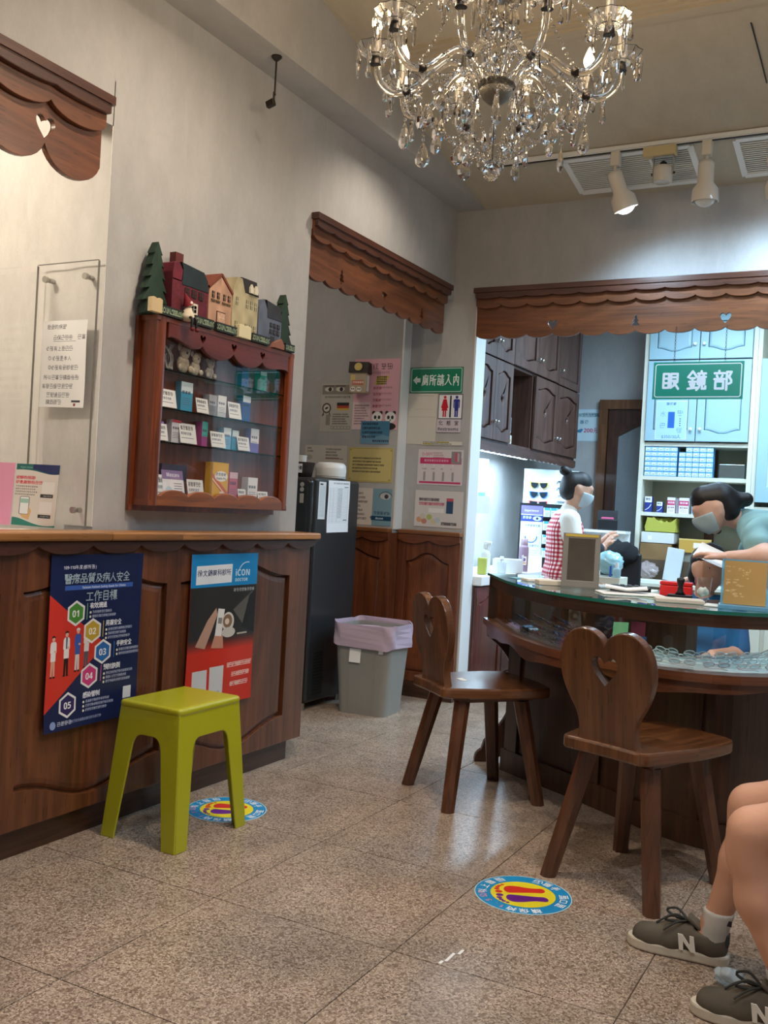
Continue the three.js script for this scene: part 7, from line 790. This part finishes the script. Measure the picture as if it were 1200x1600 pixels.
// a hand of a palm and five fingers: wrist w, unit directions: d along the fingers, n out of the back of the hand, s towards the thumb
function handBones(w, d, n, s, curl = 0.35, sc = 1) {
  const P = (a, b, c) => [w[0] + (d[0] * a + n[0] * b + s[0] * c) * sc, w[1] + (d[1] * a + n[1] * b + s[1] * c) * sc, w[2] + (d[2] * a + n[2] * b + s[2] * c) * sc], B = [];
  for (const c of [-0.024, -0.008, 0.008, 0.024]) B.push([P(0, 0, c * 0.7), 0.016 * sc, P(0.078, 0, c * 1.15), 0.012 * sc]);
  [[-0.03, 0.055], [-0.011, 0.07], [0.01, 0.075], [0.03, 0.066]].forEach(([c, L]) => { let a = 0.08, b = 0, ang = 0.08; for (let j = 0; j < 3; j++) { const l = L * [0.45, 0.32, 0.25][j], a2 = a + Math.cos(ang) * l, b2 = b - Math.sin(ang) * l; B.push([P(a, b, c), (0.0095 - j * 0.0009) * sc, P(a2, b2, c * 1.03), (0.009 - j * 0.0011) * sc]); a = a2; b = b2; ang += curl; } });
  B.push([P(0.015, -0.004, 0.02), 0.014 * sc, P(0.05, -0.012, 0.05), 0.0105 * sc], [P(0.05, -0.012, 0.05), 0.0105 * sc, P(0.078, -0.02, 0.056), 0.008 * sc]); return B;
}
// head at c looking along f (unit, horizontal-ish), with face features
function headBones(c, f, u, sc = 1) {
  const s = [f[1] * u[2] - f[2] * u[1], f[2] * u[0] - f[0] * u[2], f[0] * u[1] - f[1] * u[0]], P = (a, b, d) => [0, 1, 2].map((i) => c[i] + (f[i] * a + u[i] * b + s[i] * d) * sc), q = (v) => v * sc;
  const L = (x, y, z) => { const r = [x - c[0], y - c[1], z - c[2]]; return [f, u, s].map((v) => (r[0] * v[0] + r[1] * v[1] + r[2] * v[2]) / sc); };
  return { P, s, L, bones: [[P(-0.018, 0.03, 0), q(0.082), P(0.02, 0.03, 0), q(0.078)], [P(0.03, -0.02, 0), q(0.062), P(0.045, -0.075, 0), q(0.036)], [P(0.03, -0.03, 0.03), q(0.045), P(0.03, -0.03, -0.03), q(0.045)], [P(0.092, 0.02, 0), q(0.008), P(0.108, -0.018, 0), q(0.012)], [P(0.085, -0.05, 0.015), q(0.009), P(0.085, -0.05, -0.015), q(0.009)], [P(0.09, 0.04, 0.028), q(0.012), P(0.09, 0.04, -0.028), q(0.012)], [P(-0.005, 0.012, 0.078), q(0.014), P(-0.005, -0.02, 0.074), q(0.01)], [P(-0.005, 0.012, -0.078), q(0.014), P(-0.005, -0.02, -0.074), q(0.01)]] };
}
function eyes(t, H) { for (const q of [1, -1]) { const e = part(t, 'eye', sp(0.0115, ...H.P(0.0865, 0.018, 0.03 * q), 10, 8), std(0xe8e4de, 0.3)); part(e, 'iris', sp(0.0068, ...H.P(0.0935, 0.018, 0.03 * q), 8, 6), std(0x1d1310, 0.2)); } part(t, 'mouth', sp(0.016, 0, 0, 0, 10, 6).scale(0.5, 0.25, 1).applyMatrix4(new THREE.Matrix4().lookAt(new THREE.Vector3(), new THREE.Vector3(...H.s), new THREE.Vector3(0, 1, 0))).translate(...H.P(0.09, -0.05, 0)), std(0x9c5a52, 0.5)); }
{ // woman in a red checked apron, back half turned to us
  const t = thing('person', 'woman with hair bun in red checked apron over a white T-shirt, standing behind the counter', 'person', [-2.02, 0, -6.35]);
  const fx = 0.86, fz = -0.5, f = [fx, 0, fz], r = [-fz, 0, fx]; // r: her right side... towards the camera
  const L = (a, y, b) => [fx * a + r[0] * b, y, fz * a + r[2] * b];
  const H = headBones(L(0.06, 1.365, 0), [fx * 0.97, -0.22, fz * 0.97], [fx * 0.22, 0.97, fz * 0.22], 0.98);
  const torso = [[L(0, 0.82, 0.07), 0.11, L(0, 0.82, -0.07), 0.11], [L(-0.005, 0.95, 0.05), 0.1, L(-0.005, 0.95, -0.05), 0.1], [L(0, 1.08, 0.07), 0.1, L(0, 1.08, -0.07), 0.1], [L(0, 1.17, 0.12), 0.058, L(0, 1.17, -0.12), 0.058]];
  const legs = [1, -1].flatMap((q) => [[L(0, 0.8, 0.08 * q), 0.085, L(0.01, 0.45, 0.08 * q), 0.055], [L(0.01, 0.45, 0.08 * q), 0.052, L(-0.01, 0.08, 0.08 * q), 0.036], [L(-0.02, 0.035, 0.08 * q), 0.035, L(0.14, 0.03, 0.085 * q), 0.03]]);
  const armR = [[L(0, 1.17, 0.16), 0.05, L(0.05, 0.93, 0.19), 0.042], [L(0.05, 0.93, 0.19), 0.04, L(0.24, 1.0, 0.1), 0.028]], armL = [[L(0, 1.17, -0.16), 0.05, L(0.06, 0.94, -0.19), 0.042], [L(0.06, 0.94, -0.19), 0.04, L(0.25, 1.02, -0.06), 0.028]];
  const hd = handBones(L(0.25, 1.01, 0.09), [fx * 0.6 - r[0] * 0.5, 0.62, fz * 0.6 - r[2] * 0.5], [fx * -0.6, 0.4, fz * -0.6], r, 0.5), hl = handBones(L(0.26, 1.03, -0.05), [fx * 0.6, 0.6, fz * 0.6], [fx * -0.6, 0.4, fz * -0.6], [-r[0], 0, -r[2]], 0.5);
  const body = M(flesh([...torso, ...legs, ...armR, ...armL, [L(0.01, 1.18, 0), 0.05, L(0.04, 1.3, 0), 0.046], ...H.bones], 0.012, 0.035), flesh([...hd], 0.004, 0.01), flesh([...hl], 0.004, 0.01));
  part(t, 'body', body, skin(0xc99a80)); eyes(t, H);
  part(t, 'shirt', flesh([...torso.slice(1).map(([a, ra, b, rb0]) => [a, ra + 0.006, b, rb0 + 0.006]), [L(0, 1.17, 0.15), 0.062, L(0.03, 1.0, 0.18), 0.062], [L(0, 1.17, -0.15), 0.062, L(0.03, 1.0, -0.18), 0.062], [L(0.01, 1.18, 0), 0.056, L(0.02, 1.235, 0), 0.056]], 0.011, 0.03), std(0xe6e2d8, 0.85), 'white T-shirt');
  const ck = checkMap.clone(); ck.repeat.set(36, 36); ck.needsUpdate = true; part(t, 'apron', flesh([[L(0, 0.55, 0.08), 0.135, L(0, 0.55, -0.08), 0.135], [L(0, 0.8, 0.07), 0.126, L(0, 0.8, -0.07), 0.126], [L(0, 0.95, 0.052), 0.114, L(0, 0.95, -0.052), 0.114], [L(0, 1.08, 0.066), 0.112, L(0, 1.08, -0.066), 0.112], [L(0, 1.16, 0.09), 0.066, L(0, 1.16, -0.09), 0.066]], 0.012, 0.06), std(0xffffff, 0.85, { map: ck }), 'red and white checked apron');
  part(t, 'trousers', flesh(legs.filter((_, i) => i % 3 < 2).map(([a, ra, b, rb0]) => [a, ra + 0.012, b, rb0 + 0.016]), 0.014, 0.02), std(0x23242a, 0.9)); part(t, 'shoes', flesh(legs.filter((_, i) => i % 3 === 2).map(([a, ra, b, rb0]) => [a, ra + 0.006, b, rb0 + 0.006]), 0.012, 0.01, (x, y) => -y + 0.001), P.black);
  part(t, 'hair', M(flesh([[H.P(-0.035, 0.04, 0.0), 0.084, H.P(0.015, 0.06, 0), 0.078], [H.P(-0.05, -0.02, 0.02), 0.056, H.P(-0.05, -0.02, -0.02), 0.056]], 0.009, 0.03), flesh([[H.P(-0.1, 0.11, 0), 0.03, H.P(-0.12, 0.115, 0), 0.032], [H.P(-0.075, 0.095, 0), 0.022, H.P(-0.1, 0.11, 0), 0.026]], 0.006, 0.02)), std(0x14100f, 0.55), 'black hair tied in a bun');
  part(t, 'face_mask', flesh(H.bones.slice(0, 5).map(([a, ra, b, rb0]) => [a, ra + 0.006, b, rb0 + 0.006]), 0.006, 0.05, (x, y, z) => { const [a, b] = H.L(x, y, z); return Math.max(0.03 - a, b - 0.002 + 0.02 * (0.1 - a), -0.1 - b) * 0.9; }), std(0xb9c8d0, 0.9));
  part(t, 'sleeve_guard', flesh([[L(0.1, 0.955, 0.17), 0.05, L(0.2, 0.99, 0.12), 0.044]], 0.01, 0.01), std(0x2a2d38, 0.9), 'dark over-sleeve');
}
{ // person in a pale teal shirt bending over
  const t = thing('person', 'person in a pale teal short-sleeved shirt bending over the seated client', 'person', [-0.36, 0, -5.15]);
  const A = (x, y, z) => [x + 0.36, y, z + 5.15]; // world coordinates, made relative to the base
  const H = headBones(A(-0.83, 1.265, -5.0), [-0.86, -0.45, 0.24], [-0.44, 0.89, 0.1], 0.98);
  const torso = [[A(-0.36, 0.9, -5.05), 0.12, A(-0.36, 0.9, -5.25), 0.12], [A(-0.46, 1.04, -5.05), 0.11, A(-0.46, 1.04, -5.25), 0.11], [A(-0.58, 1.14, -5.02), 0.105, A(-0.58, 1.14, -5.24), 0.105], [A(-0.64, 1.19, -4.96), 0.06, A(-0.64, 1.19, -5.28), 0.06]];
  const legs = [1, -1].flatMap((q) => [[A(-0.33, 0.88, -5.15 + 0.09 * q), 0.09, A(-0.36, 0.46, -5.15 + 0.1 * q), 0.058], [A(-0.36, 0.46, -5.15 + 0.1 * q), 0.055, A(-0.33, 0.08, -5.15 + 0.1 * q), 0.036], [A(-0.32, 0.035, -5.15 + 0.1 * q), 0.036, A(-0.48, 0.03, -5.15 + 0.11 * q), 0.03]]);
  const sh = A(-0.645, 1.18, -4.93), el = A(-0.56, 1.06, -4.72), wr = A(-0.73, 1.045, -4.74), sl = A(-0.645, 1.18, -5.3), e2 = A(-0.75, 0.98, -5.32), w2 = A(-0.9, 0.93, -5.2);
  const arms = [[sh, 0.052, el, 0.042], [el, 0.04, wr, 0.027], [sl, 0.052, e2, 0.042], [e2, 0.04, w2, 0.027]];
  const hd = handBones(wr, [-0.97, 0.05, -0.22], [0.05, 0.98, 0.12], [-0.2, 0.1, 0.97], 0.28), hl = handBones(w2, [-0.9, -0.3, 0.3], [0, 0.95, 0.3], [0.1, 0.2, -0.97], 0.4);
  part(t, 'body', M(flesh([...torso, ...legs, ...arms, [A(-0.66, 1.2, -5.1), 0.052, A(-0.76, 1.23, -5.03), 0.047], ...H.bones], 0.012, 0.035), flesh(hd, 0.004, 0.01), flesh(hl, 0.004, 0.01)), skin(0xdcb3a0)); eyes(t, H);
  part(t, 'shirt', flesh([...torso.map(([a, ra, b, rb0]) => [a, ra + 0.014, b, rb0 + 0.014]), [A(-0.34, 0.74, -5.06), 0.14, A(-0.34, 0.74, -5.24), 0.14], [A(-0.66, 1.2, -5.1), 0.068, A(-0.7, 1.215, -5.07), 0.064], [sh, 0.07, A(-0.6, 1.1, -4.79), 0.064], [sl, 0.07, A(-0.7, 1.07, -5.31), 0.062], [A(-0.6, 1.16, -5.0), 0.1, A(-0.6, 1.16, -5.2), 0.1]], 0.011, 0.04), std(0x94c4c8, 0.85, { map: ruffle }), 'pale teal short-sleeved shirt');
  part(t, 'trousers', flesh(legs.filter((_, i) => i % 3 < 2).map(([a, ra, b, rb0]) => [a, ra + 0.014, b, rb0 + 0.018]), 0.014, 0.02), std(0x2a2f38, 0.9)); part(t, 'shoes', flesh(legs.filter((_, i) => i % 3 === 2).map(([a, ra, b, rb0]) => [a, ra + 0.006, b, rb0 + 0.006]), 0.012, 0.01, (x, y) => -y + 0.001), P.white);
  part(t, 'hair', flesh([[H.P(-0.03, 0.045, 0), 0.086, H.P(0.03, 0.07, 0), 0.07], [H.P(-0.05, -0.02, 0.02), 0.058, H.P(-0.05, -0.02, -0.02), 0.058], [H.P(-0.09, 0.02, 0), 0.035, H.P(-0.15, -0.01, 0.01), 0.036], [H.P(0.0, -0.02, 0.07), 0.025, H.P(0.03, -0.1, 0.075), 0.02]], 0.009, 0.03), std(0x121012, 0.5), 'black gathered hair');
  part(t, 'face_mask', flesh(H.bones.slice(0, 5).map(([a, ra, b, rb0]) => [a, ra + 0.006, b, rb0 + 0.006]), 0.006, 0.05, (x, y, z) => { const [a, b] = H.L(x, y, z); return Math.max(0.03 - a, b - 0.002 + 0.02 * (0.1 - a), -0.1 - b) * 0.9; }), std(0xa9c0c8, 0.9));
}
{ // seated client in blue
  const t = thing('person', 'seated client in a blue top whose head is being tended', 'person', [-0.87, 0, -5.0]);
  const A = (x, y, z) => [x, y, z];
  const H = headBones(A(0.02, 0.965, 0.0), [0.5, 0.0, 0.866], [0, 1, 0], 0.9);
  const torso = [[A(-0.06, 0.5, 0), 0.12, A(0.06, 0.5, 0), 0.12], [A(-0.05, 0.64, 0), 0.1, A(0.05, 0.64, 0), 0.1], [A(-0.12, 0.78, 0), 0.055, A(0.12, 0.78, 0), 0.055]];
  const legs = [1, -1].flatMap((q) => [[A(0.075 * q, 0.5, 0.02), 0.08, A(0.085 * q, 0.49, 0.34), 0.058], [A(0.085 * q, 0.48, 0.34), 0.054, A(0.085 * q, 0.09, 0.33), 0.036], [A(0.085 * q, 0.035, 0.31), 0.034, A(0.09 * q, 0.03, 0.46), 0.028]]);
  const arms = [1, -1].flatMap((q) => [[A(0.15 * q, 0.77, 0), 0.045, A(0.19 * q, 0.58, 0.06), 0.038], [A(0.19 * q, 0.58, 0.06), 0.036, A(0.1 * q, 0.585, 0.26), 0.026]]);
  const hs = [1, -1].map((q) => flesh(handBones(A(0.1 * q, 0.582, 0.27), [-0.2 * q, -0.12, 0.97], [0, 0.99, 0.1], [-q, 0, 0], 0.3, 0.95), 0.004, 0.01));
  part(t, 'body', M(flesh([...torso, ...legs, ...arms, [A(0, 0.78, 0), 0.046, A(0.01, 0.9, 0.005), 0.044], ...H.bones], 0.012, 0.03), ...hs), skin(0xd8ab94)); eyes(t, H);
  part(t, 'shirt', flesh([...torso.map(([a, ra, b, rb0]) => [a, ra + 0.014, b, rb0 + 0.014]), ...[1, -1].map((q) => [A(0.15 * q, 0.77, 0), 0.06, A(0.185 * q, 0.6, 0.05), 0.056])], 0.011, 0.03), std(0x1a6fb0, 0.85, { map: ruffle }), 'blue top');
  part(t, 'trousers', flesh([[A(-0.06, 0.5, 0), 0.128, A(0.06, 0.5, 0), 0.128], ...legs.filter((_, i) => i % 3 < 2).map(([a, ra, b, rb0]) => [a, ra + 0.012, b, rb0 + 0.014])], 0.013, 0.02, (x, y) => y - 0.58), std(0x2f3640, 0.9)); part(t, 'shoes', flesh(legs.filter((_, i) => i % 3 === 2).map(([a, ra, b, rb0]) => [a, ra + 0.006, b, rb0 + 0.006]), 0.012, 0.01, (x, y) => -y + 0.001), P.black);
  part(t, 'hair', flesh([[H.P(-0.03, 0.05, 0), 0.082, H.P(0.02, 0.075, 0), 0.07], [H.P(-0.045, -0.03, 0.03), 0.06, H.P(-0.045, -0.03, -0.03), 0.06]], 0.009, 0.03), std(0x171213, 0.5), 'dark hair');
  const c = thing('swivel_chair', 'black swivel chair under the seated client in blue', 'chair', [-0.87, 0, -5.0]); part(c, 'seat', rb(0.42, 0.06, 0.42, 0.028, 0, 0.325, 0), P.black); part(c, 'backrest', rb(0.38, 0.34, 0.05, 0.025, 0, 0.6, -0.2), P.black); part(c, 'back_bar', bx(0.06, 0.12, 0.03, 0, 0.39, -0.21), P.black); part(c, 'post', cy(0.025, 0.025, 0.26, 14, 0, 0.19, 0), P.darkMetal); part(c, 'base', M(...[0, 1, 2, 3, 4].map((k) => bx(0.26, 0.03, 0.04, 0.13, 0.06, 0).rotateY(k * PI * 0.4)), ...[0, 1, 2, 3, 4].map((k) => sp(0.025, 0.25, 0.026, 0).rotateY(k * PI * 0.4))), P.black);
  const pp = one('paper_sheet', 'white sheet held against the seated client\'s head', 'paper', sheet(0.2, 0.12, 0.0015, (a) => 0.02 * a * a, 8).rotateX(-1.0).rotateZ(-0.35), P.paper, [-0.79, 1.035, -4.86]);
}
{ // seated person at the right edge: bare legs, sneakers
  const t = thing('person', 'bare-legged seated person in white socks and grey-brown sneakers at the right edge', 'person', [0.12, 0, -2.64]);
  const A = (x, y, z) => [x - 0.12, y, z + 2.64];
  // far leg (towards -z) and near leg
  const legs = [
    [A(0.1, 0.6, -2.74), 0.085, A(-0.325, 0.455, -2.755), 0.052], [A(-0.328, 0.448, -2.755), 0.05, A(-0.33, 0.4, -2.757), 0.045], [A(-0.33, 0.41, -2.757), 0.046, A(-0.345, 0.3, -2.765), 0.05], [A(-0.345, 0.3, -2.765), 0.05, A(-0.405, 0.11, -2.79), 0.031], [A(-0.405, 0.11, -2.79), 0.031, A(-0.41, 0.07, -2.79), 0.031], [A(-0.41, 0.05, -2.79), 0.03, A(-0.56, 0.035, -2.795), 0.024],
    [A(0.1, 0.6, -2.52), 0.088, A(-0.285, 0.462, -2.5), 0.056], [A(-0.29, 0.455, -2.5), 0.053, A(-0.295, 0.4, -2.5), 0.048], [A(-0.293, 0.41, -2.5), 0.048, A(-0.265, 0.3, -2.5), 0.052], [A(-0.265, 0.3, -2.5), 0.052, A(-0.185, 0.11, -2.495), 0.031], [A(-0.185, 0.11, -2.495), 0.031, A(-0.18, 0.07, -2.495), 0.031], [A(-0.18, 0.05, -2.495), 0.03, A(-0.33, 0.035, -2.5), 0.024]];
  const torso = [[A(0.12, 0.635, -2.58), 0.12, A(0.12, 0.635, -2.69), 0.12], [A(0.15, 0.77, -2.58), 0.1, A(0.15, 0.77, -2.69), 0.1], [A(0.15, 0.93, -2.57), 0.1, A(0.15, 0.93, -2.71), 0.1], [A(0.17, 1.02, -2.51), 0.055, A(0.17, 1.02, -2.77), 0.055]];
  const arms = [[A(0.17, 1.01, -2.48), 0.048, A(0.15, 0.78, -2.46), 0.04], [A(0.15, 0.78, -2.46), 0.038, A(-0.04, 0.68, -2.56), 0.027], [A(0.17, 1.01, -2.8), 0.048, A(0.15, 0.78, -2.82), 0.04], [A(0.15, 0.78, -2.82), 0.038, A(-0.04, 0.67, -2.74), 0.027]];
  const H = headBones(A(0.13, 1.23, -2.64), [-0.96, -0.28, 0], [-0.28, 0.96, 0], 0.97);
  part(t, 'body', M(flesh([...torso, ...legs, ...arms, [A(0.17, 1.03, -2.64), 0.05, A(0.14, 1.16, -2.64), 0.046], ...H.bones], 0.01, 0.03), flesh(handBones(A(-0.05, 0.675, -2.56), [-0.96, -0.25, -0.1], [-0.24, 0.97, 0], [0, 0, -1], 0.4), 0.004, 0.01), flesh(handBones(A(-0.05, 0.665, -2.74), [-0.96, -0.25, 0.1], [-0.24, 0.97, 0], [0, 0, 1], 0.4), 0.004, 0.01)), skin(0xd8a284)); eyes(t, H);
  part(t, 'shirt', flesh([...torso.slice(1).map(([a, ra, b, rb0]) => [a, ra + 0.014, b, rb0 + 0.014]), [A(0.13, 0.68, -2.58), 0.13, A(0.13, 0.68, -2.69), 0.13], [A(0.17, 1.01, -2.48), 0.064, A(0.155, 0.86, -2.465), 0.06], [A(0.17, 1.01, -2.8), 0.064, A(0.155, 0.86, -2.815), 0.06]], 0.013, 0.03), std(0x4a4f58, 0.9)); part(t, 'shorts', flesh([[A(0.12, 0.64, -2.58), 0.132, A(0.12, 0.64, -2.69), 0.132], [A(0.1, 0.6, -2.74), 0.1, A(0.0, 0.57, -2.745), 0.085], [A(0.1, 0.6, -2.52), 0.102, A(0.02, 0.575, -2.515), 0.088]], 0.013, 0.02), std(0x24272c, 0.9)); part(t, 'hair', flesh([[H.P(-0.03, 0.05, 0), 0.084, H.P(0.02, 0.075, 0), 0.072], [H.P(-0.045, -0.02, 0.02), 0.06, H.P(-0.045, -0.02, -0.02), 0.06]], 0.01, 0.03), std(0x1a1413, 0.55));
  const sock = std(0xe3ded2, 0.9, { map: ruffle }), upper = std(0x6b6252, 0.85, { map: ruffle }), sole = std(0xcfc6b2, 0.7), lace = std(0x3a3a34, 0.8);
  const shoe = (hx, hz, turn, an, cuffTop) => { // heel position, toe along local -x
    const g = new THREE.Group(); g.name = 'sneaker'; g.position.set(hx - 0.12, 0, hz + 2.64); g.rotation.y = turn; t.add(g);
    const out = new THREE.Shape(); out.moveTo(0.005, 0); out.bezierCurveTo(0.012, 0.034, -0.03, 0.04, -0.07, 0.036); out.bezierCurveTo(-0.12, 0.032, -0.16, 0.052, -0.205, 0.048); out.bezierCurveTo(-0.25, 0.042, -0.27, 0.018, -0.268, -0.004); out.bezierCurveTo(-0.262, -0.034, -0.22, -0.046, -0.17, -0.042); out.bezierCurveTo(-0.12, -0.036, -0.06, -0.034, -0.03, -0.032); out.bezierCurveTo(0, -0.03, 0.006, -0.016, 0.005, 0);
    part(g, 'sole', ext(out, 0.03, 0.006, 14).rotateX(-PI / 2).translate(0, 0.001, 0), sole, 'pale rubber sole');
    const ub = [[[-0.035, 0.045, 0], 0.036, [-0.04, 0.075, 0], 0.034], [[-0.06, 0.05, 0], 0.035, [-0.15, 0.045, 0], 0.038], [[-0.07, 0.07, 0], 0.03, [-0.14, 0.062, 0], 0.028], [[-0.15, 0.042, 0.004], 0.036, [-0.222, 0.034, 0.004], 0.03], [[-0.2, 0.034, 0.006], 0.034, [-0.215, 0.033, 0], 0.032]];
    part(g, 'upper', flesh(ub, 0.006, 0.02, (x, y, z) => Math.max(-(y - 0.02), y - (x > -0.085 ? 0.082 + (x + 0.045) * (x > -0.045 ? 0.3 : 0) : 0.2), 0.03 - Math.hypot(x + 0.045, z) + (y < 0.06 ? 1 : 0) * -1)), upper, 'grey-brown fabric upper');
    const N = poly([[0, 0], [0.005, 1], [0.3, 1], [0.7, 0.42], [0.74, 1], [1, 1], [1.03, 0], [0.74, 0], [0.3, 0.58], [0.26, 0]].map(([a, b]) => [(a - 0.5) * 0.042 - b * 0.006, (b - 0.5) * 0.042]));
    for (const q of [1, -1]) { const w = new THREE.Group(); w.name = 'letter_mark'; w.rotation.y = q > 0 ? 0 : PI; w.position.set(-0.1, 0.051, q * 0.0365); g.add(w); const o = part(w, 'letter', ext(N, 0.004, 0.0006), std(0xe0dacb, 0.8), 'pale letter N'); o.rotation.x = -0.06; }
    for (let k = 0; k < 5; k++) part(g, 'lace', tube([[-0.1 - k * 0.018, 0.083 - k * 0.0045, 0.022], [-0.103 - k * 0.018, 0.096 - k * 0.0055, 0], [-0.1 - k * 0.018, 0.083 - k * 0.0045, -0.022]], 0.0032, 10, 6), lace);
    part(g, 'lace_bow', M(tube([[-0.105, 0.098, 0], [-0.14, 0.115, 0.02], [-0.165, 0.1, 0.028], [-0.135, 0.094, 0.014], [-0.105, 0.098, 0]], 0.0035, 24, 6), tube([[-0.105, 0.098, 0], [-0.14, 0.118, -0.02], [-0.17, 0.104, -0.03], [-0.14, 0.095, -0.016], [-0.105, 0.098, 0]], 0.0035, 24, 6), tube([[-0.105, 0.098, 0], [-0.13, 0.1, 0.03], [-0.165, 0.075, 0.045]], 0.003, 12, 6), tube([[-0.105, 0.098, 0], [-0.15, 0.103, 0.004], [-0.19, 0.078, 0.01]], 0.003, 12, 6)), lace, 'dark lace bow'); part(g, 'tongue', rb(0.045, 0.012, 0.04, 0.005).rotateZ(-0.6).translate(-0.088, 0.1, 0), upper); part(g, 'heel_tab', rb(0.01, 0.035, 0.03, 0.004, -0.002, 0.07, 0), lace);
    return g;
  };
  shoe(-0.368, -2.79, 0.03); shoe(-0.14, -2.495, 0.03);
  part(t, 'sock', flesh([[A(-0.412, 0.055, -2.79), 0.035, A(-0.393, 0.155, -2.785), 0.041]], 0.007, 0.01, (x, y) => y - 0.15), sock, 'white ankle sock'); part(t, 'sock', flesh([[A(-0.182, 0.055, -2.495), 0.035, A(-0.203, 0.155, -2.495), 0.041]], 0.007, 0.01, (x, y) => y - 0.15), sock, 'white ankle sock'); part(t, 'sock_mark', bx(0.014, 0.014, 0.003, -0.395 - 0.12 + 0.03, 0.125, -2.79 + 2.64 + 0.028), std(0x2a1c28, 0.8));
}
// ---------- small finds ----------
{
  const w = thing('plastic_wrapper', 'crumpled pale clear plastic wrapper on the floor beside the right shoe', 'wrapper', [-0.345, 0.0, -2.665]); part(w, 'film', crumple(0.03, 0.7).scale(1.2, 0.7, 0.9).translate(0, 0.027, 0), phys(0xd6e4ea, 0.15, { transmission: 0.5, thickness: 0 }));
  const k = thing('floor_dashes', 'short row of thin white dashes on the floor near the footprint sticker', 'tape', [-1.013, 0.0, -2.4], 0.0); [[0, 0, 0.055], [0.012, -0.045, 0.03], [-0.008, 0.04, 0.018]].forEach(([x, z, l]) => part(k, 'floor_dash', bx(0.008, 0.0008, l, x, 0.0006, z), P.paper));  // dashes: thin white strips laid flat on the tiles
  const yc = (z) => ceilY(z) - 0.004; one('ceiling_cable', 'thin dark cable running along the ceiling at the right edge', 'cable', tube([[-0.682, yc(-4.27), -4.27], [-0.675, yc(-4.45), -4.45], [-0.667, yc(-4.7), -4.7]], 0.003, 12, 6), P.black);
}
renderer.render(scene, camera);
